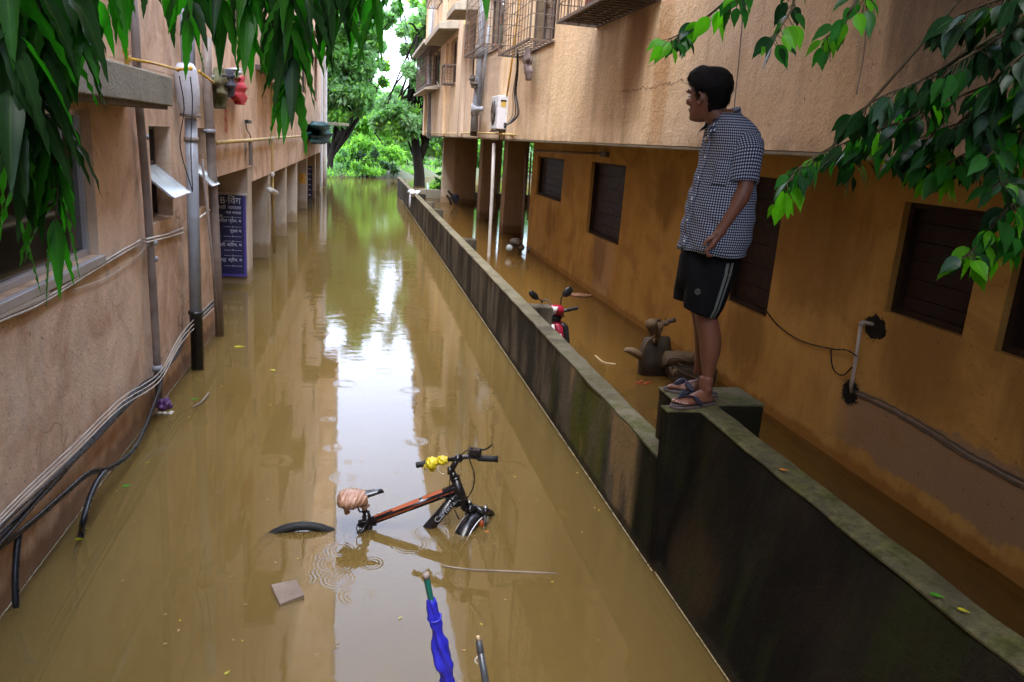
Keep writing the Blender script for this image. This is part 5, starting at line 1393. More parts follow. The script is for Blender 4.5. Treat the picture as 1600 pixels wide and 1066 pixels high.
m = MB(); m.obox(bk(733, 712, 4.03), bk(752, 714, 4.03) - bk(733, 712, 4.03), (0, .05, 0), (0, 0, .035)); m.tube([bk(742, 707, 4.05), bk(751, 705, 4.03)], .014, 8)
m.tube(spline([bk(750, 702, 4.03), bk(757, 703, 4.0), bk(763, 700, 3.98), bk(769, 695, 3.96)], 4), [.006] * 12 + [.007], 7); sub('brake_lever', 'black_satin', m, hbar, bevel=.003)
m = MB(); m.tube(spline([bk(741, 700, 4.04), bk(734, 702, 4.05), bk(724, 708, 4.05), bk(715, 718, 4.05)], 5), .0032, 6)
sub('cable', 'cable_black', m); m = MB(); m.tube(spline([bk(731, 706, 4.03), bk(735, 722, 4.0), bk(741, 742, 3.99), bk(739, 762, 4.0), bk(730, 778, 4.02), bk(716, 783, 4.03), bk(700, 779, 4.03), bk(682, 777, 4.03)], 6), .0036, 6)
sub('cable', 'cable_black', m); m = MB(); m.tube(spline([bk(703, 742, 4.03), bk(703, 765, 4.02), bk(706, 785, 4.02), bk(717, 812, 4.0)], 5), .003, 6)
sub('cable', 'cable_black', m); m = MB(); m.tube(spline([bk(574, 815, 4.0), bk(562, 817, 4.0), bk(557, 826, 4.0), bk(560, 834, 4.0)], 5), .003, 6); sub('cable', 'cable_black', m)
# yellow plastic bag tied round the bar
m = MB(); rr = random.Random(2)
b0, b1 = bk(665, 724, 4.145), bk(700, 718, 4.10)
prof = [(0, .014), (.06, .024), (.18, .040), (.32, .044), (.46, .030), (.54, .018), (.62, .028), (.76, .032), (.9, .024), (1, .015)]
rings = []
def interp(prof, t):
    for p, q in zip(prof, prof[1:]):
        if t <= q[0]: return p[1] + (q[1] - p[1]) * (t - p[0]) / (q[0] - p[0])
    return prof[-1][1]
d = (b1 - b0).normalized(); x = d.cross(Vector((0, 0, 1))).normalized(); y = x.cross(d)
for i in range(46):
    t_ = i / 45; r_ = interp(prof, t_); c = b0.lerp(b1, t_) - Vector((0, 0, .012 * math.sin(PI * min(1, t_ / .5)) if t_ < .5 else 0))
    ring = []
    for a_ in range(32):
        th = a_ * PI / 16; o = x * math.cos(th) + y * math.sin(th); q = c + o * r_
        ring.append(c + o * r_ * (.95 + .16 * mnoise.noise(q * 50) + .07 * math.sin(th * 5 + t_ * 30) + .12 * mnoise.noise(q * 130)) )
    rings.append(ring)
m.loft(rings); m.tube([bk(664, 726, 4.13), bk(663, 735, 4.13)], [.008, .002], 6)
tag(m.build('plastic_bag', M['yellow_bag']), 'yellow plastic bag tied around the bicycle handlebar', 'bag')
m = MB(); m.tube(spline([bk(684, 728, 4.1), bk(685, 735, 4.09), bk(690, 740, 4.09), bk(694, 741, 4.09)], 4), .003, 5); tag(m.build('string', M['cable_white']), 'pale string dangling from the yellow bag on the handlebar', 'string')
# rear wheel (mostly under water)
def wheel(c, axis, rad, tr, name='wheel', parent=BT):
    axis = Vector(axis).normalized(); e1 = axis.cross(Vector((0, 0, 1))).normalized(); e2 = Vector((0, 0, 1))
    e2 = e1.cross(axis).normalized(); P = lambda a, r_: Vector(c) + (e1 * math.cos(a) + e2 * math.sin(a)) * r_
    m = MB(); N = 72; K = 12; vs = []; fs = []
    for i in range(N):
        a = 2 * PI * i / N
        for q in range(K):
            b = 2 * PI * q / K; knob = 1 + (.10 if (i + (q % 2)) % 2 and math.cos(b) > .2 else 0)
            vs.append(P(a, rad - tr + tr * math.cos(b) * knob) + axis * tr * math.sin(b) * 1.05 * knob)
    for i in range(N):
        for q in range(K): fs.append((i * K + q, i * K + (q + 1) % K, ((i + 1) % N) * K + (q + 1) % K, ((i + 1) % N) * K + q))
    m.add(vs, fs); w = m.build(name, M['rubber'], parent)
    rm = MB(); rm.tube([P(2 * PI * i / 48, rad - 2 * tr - .006) for i in range(49)], .011, 8); rm.build('rim', M['steel'], w)
    sp = MB()
    for i in range(28): sp.tube([Vector(c) + axis * (.02 if i % 2 else -.02), P(2 * PI * i / 28, rad - 2 * tr - .006)], .0012, 4, cap=False)
    sp.tube([Vector(c) - axis * .05, Vector(c) + axis * .05], .018, 10); sp.build('spokes', M['steel'], w)
    return w
rc = bk(474, 820); wheel((rc.x - .005, BY, -.283), (0, 1, 0), .335, .024)
# front wheel turned towards the camera, glossy mudguard, fork
fwd = Vector((.64, .77, 0)); fc0 = (onz(712, 836) + onz(774, 797)) / 2
fc = Vector((fc0.x, fc0.y, -.205)); fax = Vector((.77, -.64, 0))
wheel(fc, fax, .265, .026)
m = MB(); rings = []; 
for i in range(19):
    a = R(112) - R(74) * i / 18
    e1 = -fwd; c = fc + (e1 * -math.cos(a) + Vector((0, 0, 1)) * math.sin(a)) * .276
    nrm = (e1 * -math.cos(a) + Vector((0, 0, 1)) * math.sin(a)); wd = .043 * (1 - .25 * (i / 18 > .9))
    ring = [c + fax * wd * math.sin(q) + nrm * (.026 * math.cos(q) - .026) for q in [R(-85 + 170 * j / 10) for j in range(11)]]
    ring += [p - nrm * .003 for p in reversed(ring)]; rings.append(ring)
m.loft(rings); mgf = sub('mudguard', 'black_satin', m)
rings = []; m = MB()
for i in range(15):
    a = R(152) - R(60) * i / 14; e1 = fwd
    c = fc + (e1 * math.cos(a) + Vector((0, 0, 1)) * math.sin(a)) * .281; nrm = (e1 * math.cos(a) + Vector((0, 0, 1)) * math.sin(a)); wd = .046 * (.45 + .55 * min(1, i / 4)) 
    ring = [c + fax * wd * math.sin(q) + nrm * (.028 * math.cos(q) - .028) for q in [R(-85 + 170 * j / 10) for j in range(11)]]
    ring += [p - nrm * .003 for p in reversed(ring)]; rings.append(ring)
m.loft(rings); g2 = sub('mudguard', 'black_satin', m)
ed = MB(); rim_pts = [r_[0] for r_ in rings[::-1]] + rings[0][:11] + [r_[10] for r_ in rings]; ed.tube(rim_pts, .0032, 5); sub('white_edge', 'white_paint', ed, g2)
m = MB(); crown = hb - Vector((0, 0, .02)) + fwd * .01
m.tube([hb, crown], .022, 10); top = Vector((fc.x, fc.y, .085)); m.tube([crown, top], .02, 10); m.tube([top - fax * .062, top + fax * .062], .021, 12)
fk = sub('fork', 'black_satin', m)
for s in (-1, 1):
    q = MB(); a = top + fax * .056 * s; q.tube([a + Vector((0, 0, .02)), a - Vector((0, 0, .02)) + fwd * .005], .020, 12); q.tube([a, fc + fax * .056 * s], .016, 12); lg = sub('fork_leg', 'black_satin', q, fk)
    q = MB(); q.tube([a + Vector((0, 0, .035)), a + Vector((0, 0, .02))], .0125, 10); q.bar(a + fax * s * .014 - Vector((0, 0, .03)), a + fax * s * .018 - Vector((0, 0, .06)), .016, .016); sub('silver_trim', 'steel', q, lg)
q = MB(); q.ell(onz(752, 818, .01), (.02, 0, 0), (0, .02, 0), (0, 0, .03), 10, 6); sub('orange_reflector', 'orange_paint', q)

# ================================================================== UMBRELLAS standing in the water close to the camera
def upright(u0, v0, u1, v1, y):
    a = ony(u0, v0, y); b = ony(u1, v1, y - .02); d = (b - a).normalized(); return a, a + d * (a.z + .12) / max(.3, -d.z), d
a, b, d = upright(665.5, 898, 699, 1066, 2.18)
t = thing('umbrella', 'folded bright blue umbrella with dark green handle standing up out of the water', 'umbrella', (b.x, b.y, -.1))
ln_ = (b - a).length; e1 = d.cross(Vector((0, 1, 0))).normalized(); e2 = d.cross(e1)
m = MB(); m.tube([a, a + d * .003, a + d * .10, a + d * .115], [.0098, .0105, .0098, .009], 14); hn = m.build('handle', M['green_tube'], t)
m = MB(); m.tube([a - d * .006, a + d * .012], [.0112, .0114], 14); m.build('end_cap', M['pvc_brown'], hn)
m = MB(); m.tube([a + d * .1, b], .005, 8); m.build('shaft', M['steel'], t)
m = MB(); rings = []; rr = random.Random(6); N = 60
for i in range(N):
    f = i / (N - 1); s = .088 + f * (ln_ - .16)
    r0 = .0125 + .013 * min(1, f * 5) - .016 * max(0, f - .35); r0 *= 1 + .20 * math.sin(f * 30) + .12 * math.sin(f * 67 + 1)
    if f < .03: r0 *= .9
    ring = []
    for q in range(28):
        th = 2 * PI * q / 28; pl = abs(((th * 4 / PI + f * 11) % 2) - 1) + .5 * mnoise.noise((math.cos(th) * 2, math.sin(th) * 2, f * 26))
        ring.append(a + d * (s + .004 * math.sin(th * 2 + f * 20)) + (e1 * math.cos(th) + e2 * math.sin(th)) * r0 * (.66 + .52 * pl))
    rings.append(ring)
m.loft(rings); cl_ = m.build('canopy', M['blue_cloth'], t)
m = MB(); m.tube([a + d * .155 + (e1 * math.cos(q) + e2 * math.sin(q)) * .021 + d * .006 * math.sin(q) for q in [2 * PI * j / 20 for j in range(21)]], .0035, 6); m.build('tie_band', M['blue_cloth'], cl_)
a, b, d = upright(746.5, 994, 759, 1066, 2.05)
t = thing('umbrella', 'slim dark grey umbrella with a pale wooden tip beside the blue one', 'umbrella', (b.x, b.y, -.1))
m = MB(); m.tube([a, a + d * .002, a + d * .016], [.0048, .0056, .0060], 12); m.build('wooden_tip', M['wood_pale'], t)
m = MB(); m.tube([a + d * .014, a + d * .015, a + d * .045, a + d * .048, a + d * .052], [.0075, .0095, .0115, .0125, .0125], 14); m.build('collar', M['grey_metal'], t)
m = MB(); m.tube([a + d * .05, a + d * .2, b], [.0105, .0115, .012], 14); m.build('shaft', M['grey_metal'], t)
m = MB(); e1 = Vector((1, 0, 0)); m.tube(spline([a + d * .07 - e1 * .012, a + d * .082 - e1 * .022, a + d * .095 - e1 * .016], 4), .0022, 6); m.build('clip', M['pvc_white'], t)

# floating slab
c = [onz(423, 913, .012), onz(463, 905, .022), onz(476, 929, .018), onz(437, 944, .010)]
m = MB(); m.add([*c, *[q - Vector((0, 0, .045)) for q in c]], [(3, 2, 1, 0), (4, 5, 6, 7), (0, 1, 5, 4), (1, 2, 6, 5), (2, 3, 7, 6), (3, 0, 4, 7)], smooth=False)
tag(m.build('wooden_block', simple('block_wood', (.16, .115, .085), .8, var=.35, sc=14, bump=.5, dirt=(.26, .2, .15), dirt_amt=.5), None, .004), 'grey-brown wooden block floating low in the water left of the sky reflection', 'block')

# ================================================================== SCOOTERS
# red scooter behind the wall
SY = 8.05
def sc(u, v, y=SY): return ony(u, v, y)
t = thing('scooter', 'red and white scooter with two round mirrors submerged behind the low wall', 'scooter', sc(874, 545))
def ring2(ul, ur, v, y, dep, sq=3.0, n=18):
    a, b = sc(ul, v, y), sc(ur, v, y); c = (a + b) / 2; hx = (b - a) / 2
    out = []
    for i in range(n):
        th = 2 * PI * i / n; cx_, cy2 = math.cos(th), math.sin(th)
        f = (abs(cx_) ** sq + abs(cy2) ** sq) ** (-1 / sq); out.append(c + hx * cx_ * f + Vector((0, dep, 0)) * cy2 * f)
    return out
m = MB(); m.loft([ring2(861, 879, 502, SY, .05), ring2(862, 884, 506, SY, .09), ring2(863, 886, 520, SY, .10), ring2(864, 887, 540, SY, .10), ring2(865, 888, 580, SY, .10)]); ap = m.build('front_apron', M['red_paint'], t)
m = MB(); m.loft([ring2(872, 880, 503, SY - .01, .085), ring2(875, 886.5, 508, SY - .01, .10), ring2(876, 888, 530, SY - .01, .115), ring2(876, 888.5, 560, SY - .01, .115)]); m.build('leg_shield', M['black_plastic'], t)
m = MB(); m.loft([ring2(861, 866, 507, SY - .09, .012), ring2(860, 867, 515, SY - .1, .012), ring2(863, 869, 522, SY - .1, .01)]); m.build('white_panel', M['white_paint'], ap)
m = MB(); m.obox(sc(865, 522, SY - .125), sc(877.5, 522, SY - .125) - sc(865, 522, SY - .125), (0, .006, 0), sc(865, 535, SY - .125) - sc(865, 522, SY - .125)); pl_ = m.build('number_plate', M['white_paint'], t)
m = MB()
for i, (uu, vv) in enumerate(((867.5, 524), (870.5, 524.5), (873.5, 525), (868.5, 529), (872, 529.5))):
    q = sc(uu, vv, SY - .128); m.box((q.x, q.y - .001, q.z - .02), (q.x + .006, q.y, q.z)); m.box((q.x, q.y - .001, q.z - .022), (q.x + .012, q.y, q.z - .018))
m.build('plate_marks', M['frame_brown'], pl_)
m = MB(); m.loft([ring2(859, 878, 492, SY, .05), ring2(860, 877, 498, SY, .055), ring2(863, 874, 505, SY, .04)]); m.build('neck', M['black_plastic'], t)
m = MB(); m.loft([ring2(862, 876, 476.5, SY - .02, .03), ring2(857, 880, 480, SY - .03, .075), ring2(858, 881, 485, SY - .03, .085), ring2(863, 880, 490, SY - .02, .06), ring2(866, 876, 493, SY - .02, .04)], 0); hc = m.build('headlamp_cowl', M['red_paint'], t)
m = MB(); m.loft([ring2(855.5, 872, 479.5, SY - .10, .012), ring2(856, 871, 483, SY - .115, .014), ring2(860, 868.5, 490, SY - .10, .012)]); m.build('headlamp', M['white_paint'], hc)
m = MB(); m.tube([sc(878, 487, SY - .02), sc(889, 484, SY - .03)], .02, 8); m.tube([sc(858, 482, SY), sc(852, 478, SY + .05)], .02, 8); hb_ = m.build('handlebar', M['black_plastic'], t)
m = MB(); m.lathe(sc(887, 484.5, SY - .03), sc(903, 481, SY - .07), [(0, .018), (.1, .024), (.2, .019), (.9, .02), (1, .022)], 10); m.build('grip', M['rubber'], hb_)
m = MB(); m.tube(spline([sc(846, 473, SY + .1), sc(850, 469.5, SY + .08), sc(857, 470, SY + .06), sc(861, 476, SY + .02)], 4), .008, 8); m.tube([sc(878, 489, SY - .04), sc(881, 496, SY - .04)], .01, 6); m.build('brake_lever', M['black_plastic'], hb_)
for (s0, s1, mu, mv, lab) in (((876, 478), (878.5, 463), 887, 456.5, 'mirror'), ((845, 472), (839, 466), 834, 461.5, 'mirror')):
    m = MB(); m.tube(spline([sc(*s0), sc(s0[0] + .5, (s0[1] + s1[1]) / 2), sc(*s1), sc(mu, mv)], 4), .006, 8); a = .060; m.ell(sc(mu, mv), (a * .98, .005, .03 if mu > 860 else -.02), (0, .016, 0), (-.012, 0, a * .82), 16, 10); m.build('mirror', M['black_plastic'], t)

# mud-covered scooter beside the ochre wall
GY = 7.15
def g_(u, v, y=GY): return ony(u, v, y)
t = thing('scooter', 'mud-coated brown scooter half sunk beside the ochre wall behind the standing man', 'scooter', g_(1030, 580))
def ring3(ul, ur, v, y, dep, sq=2.6, n=18, dz=0):
    a, b = g_(ul, v, y), g_(ur, v, y); c = (a + b) / 2 + Vector((0, 0, dz)); hx = (b - a) / 2; out = []
    for i in range(n):
        th = 2 * PI * i / n; f = (abs(math.cos(th)) ** sq + abs(math.sin(th)) ** sq) ** (-1 / sq); out.append(c + hx * math.cos(th) * f + Vector((0, dep, 0)) * math.sin(th) * f)
    return out
m = MB(); m.loft([ring3(1018, 1046, 526, GY, .03), ring3(1008, 1047, 529, GY, .07), ring3(1002, 1048, 545, GY, .09), ring3(999, 1045, 560, GY, .10), ring3(997, 1040, 585, GY, .10)]); m.build('leg_shield', M['mud_dark'], t)
m = MB(); m.loft([ring3(1013, 1024, 500, GY - .02, .03), ring3(1010, 1027, 504, GY - .02, .07), ring3(1010, 1029, 512, GY - .02, .08), ring3(1015, 1029, 522, GY - .02, .06), ring3(1017, 1026, 528, GY, .04)]); m.build('headlamp', M['mud'], t)
m = MB(); m.loft([ring3(1024, 1038, 503, GY, .03), ring3(1020, 1036, 512, GY, .05), ring3(1018, 1032, 522, GY, .045), ring3(1020, 1028, 540, GY - .08, .02)]); m.tube([g_(1030, 506), g_(1042, 505), g_(1046, 502)], [.03, .03, .022], 8); m.tube([g_(1021, 528, GY - .1), g_(1022, 538, GY - .1)], .018, 8); hb_ = m.build('handlebar', M['mud'], t)
m = MB(); m.lathe(g_(1044, 503), g_(1055, 500, GY - .05), [(0, .02), (.1, .026), (.25, .021), (1, .023)], 8); m.build('grip', M['mud_dark'], hb_)
m = MB(); m.tube(spline([g_(1039, 504), g_(1039.5, 498), g_(1041, 497)], 3), .006, 6); m.tube([g_(1026, 501), g_(1032, 500)], .016, 6); m.build('lever', M['mud_dark'], hb_)
m = MB(); fm = [(974, 548, .008), (980, 547, .035), (990, 550, .055), (1000, 556, .06)]; m.loft([[g_(u, v) + Vector((0, r_ * math.cos(a * PI / 8), r_ * .8 * math.sin(a * PI / 8))) for a in range(16)] for u, v, r_ in fm]); m.build('front_mudguard', M['mud'], t)
m = MB(); st_ = [(1035, 560, .05, .06), (1040, 554, .085, .075), (1056, 553, .10, .07), (1075, 553, .11, .06), (1092, 556, .10, .06), (1108, 560, .06, .05)]
m.loft([[g_(u, v + 6, GY - .12) + Vector((0, w * math.cos(a * PI / 8), h_ * math.sin(a * PI / 8))) for a in range(16)] for u, v, w, h_ in st_]); m.build('seat', M['mud'], t)
m = MB(); m.loft([ring3(1040, 1100, 564, GY - .1, .10), ring3(1038, 1108, 575, GY - .1, .12), ring3(1040, 1120, 590, GY - .1, .13), ring3(1044, 1128, 620, GY - .1, .13)]); m.build('body_panel', M['mud_dark'], t)
m = MB(); m.tube(spline([g_(1052, 573, 6.88), g_(1066, 582, 6.85), g_(1085, 590, 6.85), g_(1100, 596, 6.85)], 4), .009, 8); m.tube([g_(1060, 568, 6.87), g_(1072, 574, 6.85)], .007, 6); m.tube(spline([g_(1080, 562, 6.85), g_(1086, 553, 6.85), g_(1092, 560, 6.85), g_(1086, 575, 6.85)], 5), .007, 6); m.build('carrier_rail', M['mud'], t)
m = MB(); m.ell(g_(1054, 583, 6.85), (.03, 0, 0), (0, .03, 0), (0, 0, .045), 10, 8); m.build('shock_cap', M['mud'], t)
m = MB(); m.loft([ring3(1112, 1126, 578, GY - .1, .05), ring3(1108, 1130, 584, GY - .1, .07), ring3(1110, 1130, 605, GY - .1, .07)]); m.bar(g_(1112, 579, 7.0), g_(1134, 581, 7.0), .03, .02); m.build('tail', M['mud_dark'], t)
m = MB(); m.tube([g_(1018.5, 507, GY - .095), g_(1018.5, 507, GY - .11)], .06, 18); m.build('lamp_glass', M['mud'], t)
m = MB(); m.tube(spline([g_(1040, 570, 6.9), g_(1046, 560, 6.9), g_(1060, 560, 6.88), g_(1078, 566, 6.88)], 5), .008, 6); m.tube([g_(1048, 588, 6.88), g_(1048, 574, 6.88)], .012, 6); m.build('seat_rail', M['grille_metal'], t)
m = MB(); m.tube([g_(1024, 524, GY - .1), g_(1013, 532, GY - .1), g_(1006, 545, GY - .1), g_(1003, 565, GY - .1)], .012, 6); m.build('shield_rim', M['mud'], t)

# far motorbike by the stilts
t = thing('motorbike', 'small dark motorbike with a round lamp sunk at the foot of the far stilts', 'motorbike', onz(808, 392))
FY = 15.6
f_ = lambda u, v, y=FY: ony(u, v, y)
m = MB(); m.ell(f_(806, 379), (.13, 0, 0), (0, .2, 0), (0, 0, .09), 12, 8); m.ell(f_(812, 386), (.10, 0, 0), (0, .2, 0), (0, 0, .08), 12, 8); m.build('body', M['mud_dark'], t)
m = MB(); m.tube([f_(797, 387, FY - .2), f_(796, 387.5, FY - .3)], [.075, .085], 14); lm = m.build('headlamp', M['black_plastic'], t)
m = MB(); m.tube([f_(795.8, 387.5, FY - .30), f_(795.7, 387.6, FY - .315)], .068, 14); m.build('lamp_glass', M['glass_frost'], lm)
m = MB(); m.tube([f_(798, 383), f_(806, 386), f_(814, 385)], .02, 6); m.ell(f_(812, 391), (.03, 0, 0), (0, .03, 0), (0, 0, .06), 8, 6); m.build('handlebar', M['grille_metal'], t)
m = MB(); m.tube([f_(826, 395, 14.9), f_(827, 386, 14.9)], [.04, .025], 8); tag(m.build('stub', M['mud_dark']), 'dark stub of pipe poking from the water at the corner of the ochre wall', 'pipe')
# bare twigs by the first stilt
for i, (lab, pts) in enumerate((('upper bare twig leaning against the first stilt', [(700, 298), (703, 302), (707, 306)]), ('lower bare twig poking out of the water before the first stilt', [(698, 305), (703, 312), (705, 320)]))):
    m = MB(); m.tube([ony(u, v, 22.0) for u, v in pts], .035, 6); tag(m.build('branch', M['bark']), lab, 'branch')
m = MB(); rr = random.Random(3)
for i in range(7): m.ell(ony(711 + rr.uniform(-3, 3), 311 + rr.uniform(-4, 4), 26.5), (rr.uniform(.05, .14), 0, 0), (0, .1, 0), (0, 0, rr.uniform(.05, .12)), 8, 6)
tag(m.build('bag', M['cloth_navy']), 'dark bundle stuck at the foot of the first stilt', 'bag')
m = MB(); c = onz(902, 461, .01)
for i in range(6): m.ell(c + Vector((rr.uniform(-.12, .14), rr.uniform(-.06, .06), 0)), (rr.uniform(.08, .14), .02, 0), (0, rr.uniform(.05, .09), 0), (0, 0, .018), 10, 6)
tag(m.build('plastic_bag', M['tan_bag']), 'pale plastic bag floating behind the red scooter mirror', 'bag')
# ================================================================== PERSON standing on the pier of the compound wall
F0 = Vector((1.79, 3.68, 0)); EB = Vector((1.79, 3.68, 0)).normalized(); EA = Vector((EB.y, -EB.x, 0))
def mp(u, v, b=0.0): return onp(u, v, F0 + EB * b, EB)
ZS = ZN + .004                      # what the sandals stand on
PR = thing('person', 'young man in checked shirt, black shorts and flip-flops standing on the wall looking away', 'person', (1.80, 3.68, ZS))
FH = Vector((-.50, .865, 0)).normalized(); LH = Vector((-FH.y, FH.x, 0)); UP = Vector((0, 0, 1))
zc = mp(1086, 188.6).z + .113
HC = mp(1107, 148); HC = Vector((HC.x, HC.y, zc))
HP = [(-.118, .062, .012, .018), (-.110, .080, -.02, .036), (-.095, .090, -.035, .047), (-.075, .089, -.06, .057), (-.055, .090, -.078, .063), (-.035, .090, -.090, .069), (-.012, .088, -.098, .074), (.010, .091, -.101, .076),
      (.028, .098, -.103, .077), (.050, .095, -.103, .077), (.072, .086, -.096, .071), (.092, .068, -.082, .058), (.108, .040, -.056, .038), (.116, .012, -.026, .015)]
def headprof(z):
    z = max(HP[0][0], min(HP[-1][0], z))
    for a, b in zip(HP, HP[1:]):
        if z <= b[0]:
            t = (z - a[0]) / (b[0] - a[0]); return [a[i] + (b[i] - a[i]) * t for i in (1, 2, 3)]
def headpt(th, z, ex=0.0):
    f, b, w = headprof(z); c = (f + b) / 2; a = (f - b) / 2
    return HC + FH * (c + (a + ex) * math.cos(th)) + LH * ((w + ex) * math.sin(th)) + UP * z
def hl(f, l, z): return HC + FH * f + LH * l + UP * z

B = MB()
B.loft([[headpt(2 * PI * i / 24, z) for i in range(24)] for z in [-.118 + .234 * k_ / 26 for k_ in range(27)]])
B.tube([hl(.094, 0, .022), hl(.100, 0, 0), hl(.107, 0, -.022), hl(.101, 0, -.034)], [.007, .008, .010, .007], 10, round_=True)      # nose
for s in (-1, 1):
    B.ell(hl(.097, s * .013, -.032), FH * .011, LH * .009, UP * .009); B.ell(hl(.090, s * .034, .024), FH * .014, LH * .026, UP * .009)
    B.ell(hl(.072, s * .048, -.024), FH * .02, LH * .018, UP * .02)
    # ear: rim and lobe
    ec = hl(-.012, s * .078, -.012); eo = LH * s
    B.ell(ec, FH * .017, eo * .006, UP * .028); B.tube([ec + FH * .012 + UP * -.02 + eo * .004, ec - FH * .004 + UP * -.032 + eo * .006, ec - FH * .018 + UP * -.006 + eo * .016, ec - FH * .016 + UP * .016 + eo * .017, ec + UP * .030 + eo * .012, ec + FH * .015 + UP * .020 + eo * .004], .0055, 8, round_=True)
B.ell(hl(.092, 0, -.058), FH * .010, LH * .024, UP * .006); B.ell(hl(.090, 0, -.069), FH * .010, LH * .020, UP * .007); B.ell(hl(.078, 0, -.098), FH * .016, LH * .022, UP * .016)
nk0, nk1 = hl(-.030, 0, -.055), mp(1131, 196)
B.tube([nk0, nk0.lerp(nk1, .45), nk1, nk1 - UP * .08], [.056, .057, .066, .09], 18)

XA, YA = Vector((1, 0, 0)), Vector((0, 1, 0))
TOR = [(171, 1124, 1149), (178, 1118, 1157), (186, 1113, 1168), (196, 1107, 1178), (207, 1103, 1186), (224, 1101, 1187), (248, 1096, 1184), (272, 1089, 1181), (296, 1081, 1178), (322, 1073, 1177), (350, 1068.5, 1174), (374, 1064.5, 1169), (393, 1061, 1161)]
def torring(row, scale=1.0, n=48, ratio=1.42, fold=0.0):
    v, ul, ur = row; a, b = mp(ul, v), mp(ur, v); c = (a + b) / 2; s = (b - a).length / 2 * scale
    rt = ratio if v > 190 else 1.2 + .22 * (v - 171) / 19
    Bx = s / math.sqrt(.899 ** 2 + (.437 * rt) ** 2); Ay = Bx * rt; out = []
    for i in range(n):
        th = 2 * PI * i / n; q = 2.35; f = (abs(math.cos(th)) ** q + abs(math.sin(th)) ** q) ** (-1 / q)
        p = c - XA * Bx * math.cos(th) * f - YA * Ay * math.sin(th) * f      # th=0 is the chest (-X)
        if fold:
            dn_ = (p - c).normalized(); k1 = mnoise.noise((p.x * 9 + p.z * 6, p.y * 8, p.z * 13)); k2 = math.sin(p.z * 62 + (p.x - p.y) * 38 + 2.2 * mnoise.noise((p.x * 5, p.y * 5, p.z * 5)))
            g_ = max(0, min(1, (v - 215) / 120))
            p = p + dn_ * fold * (k1 * .9 + k2 * .55 * g_)
        out.append(p)
    return out
B.loft([torring(r_, .86, 24) for r_ in TOR])
# arms
def arm(sh, el, wr, r=(.044, .044, .041, .043, .036, .029, .027)):
    B.tube([sh, sh.lerp(el, .5), sh.lerp(el, .92), el.lerp(wr, .12), el.lerp(wr, .45), el.lerp(wr, .85), wr], list(r), 14, round_=True)
ls, le, lwv = mp(1166, 230, -.13), mp(1164, 298, -.17), mp(1124, 364, -.205)
arm(ls, le, lwv)
rs, re, rw = mp(1118, 228, .16), mp(1112, 300, .21), mp(1102, 372, .19); arm(rs, re, rw)
def hand(w, kn, out, down, side):
    """palm from wrist to knuckles; four fingers curled, thumb from the side of the palm. out: across the knuckles, side: where the thumb leaves"""
    pd = (kn - w).normalized()
    B.loft([[c + out * a * math.cos(q * PI / 8) + pn * t_ * math.sin(q * PI / 8) for q in range(16)] for c, a, t_, pn in
            [(w + (kn - w) * f, a_, t_, out.cross(pd).normalized()) for f, a_, t_ in ((-.1, .026, .021), (.2, .031, .020), (.6, .040, .019), (.95, .043, .016), (1.08, .038, .010))]])
    curl = side
    for i, (o_, l_) in enumerate(((-.031, .88), (-.0105, 1.0), (.0105, .95), (.031, .75))):
        k0 = kn + out * o_ - pd * .008; k1 = k0 + (pd * .75 + curl * .30) * .042 * l_; k2 = k1 + (pd * .25 - curl * .0 + down * .6 - curl * .55) * .028 * l_; k3 = k2 + (down * .1 - curl * .9 - pd * .45) * .020 * l_
        B.tube([k0, k1, k2, k3], [.0098, .0090, .0083, .0070], 8, round_=True)
    t0 = w + (kn - w) * .28 + curl * .016 - out * .024; t1 = t0 + (pd * .8 + curl * .55 - out * .35).normalized() * .036; t2 = t1 + (pd * .95 + curl * .1).normalized() * .030
    B.tube([t0 - pd * .012, t0, t1, t2], [.014, .013, .0105, .0085], 8, round_=True)
kn = mp(1111, 386, -.21)
hand(lwv, kn, EB * 1.0, Vector((0, 0, -1)), (-EA * .85 + UP * .2).normalized())
hand(rw, mp(1096, 392, .18), EB * -1.0, Vector((0, 0, -1)), (-EA * .85 + UP * .2).normalized())
# legs
def pr_(ul, vl, ur, vr, b, dep, n=24, scale=1.0):
    a, c2 = mp(ul, vl, b), mp(ur, vr, b); c = (a + c2) / 2; hx = (c2 - a) / 2 * scale
    return [c + hx * math.cos(2 * PI * i / n) + EB * dep * scale * math.sin(2 * PI * i / n) for i in range(n)]
HA = lambda u, v, z: onz(u, v, z)
zf = ZS + .019
nh, nt_ = onz(1119, 625, zf), onz(1052, 632, zf); nh = nt_ + (nh - nt_).normalized() * .255
fh, ft = onz(1104, 612, zf), onz(1041, 604.5, zf); fh = ft + (fh - ft).normalized() * .255
nd_, fd_ = (nt_ - nh).normalized(), (ft - fh).normalized()
NA, FA = nh + nd_ * .055 + UP * .085, fh + fd_ * .055 + UP * .085        # ankles
def bof(p): return (p - F0).dot(EB)
def legpath(rows, ank, b0):
    ba = bof(ank); rings = []
    for v, ul, ur in rows:
        t = (v - rows[0][0]) / (603 - rows[0][0]); b = b0 + (ba - b0) * max(0, min(1, t)); s = (mp(ur, v, b) - mp(ul, v, b)).length / 2
        rings.append(pr_(ul, v, ur, v, b, s * 1.02))
    return rings
B.loft(legpath([(425, 1085, 1150), (455, 1082, 1138), (480, 1084, 1127), (495, 1086, 1121.5), (508, 1087.5, 1124), (525, 1091.5, 1127.5), (540, 1093, 1127.5), (555, 1094, 1125), (572, 1096, 1119.5), (588, 1097, 1116)], NA, -.075))
B.loft(legpath([(420, 1060, 1115), (455, 1066, 1108), (480, 1077, 1108), (495, 1081, 1108), (512, 1083.5, 1112), (530, 1085, 1113), (552, 1086, 1109), (572, 1085, 1104), (584, 1083, 1101)], FA, .09))
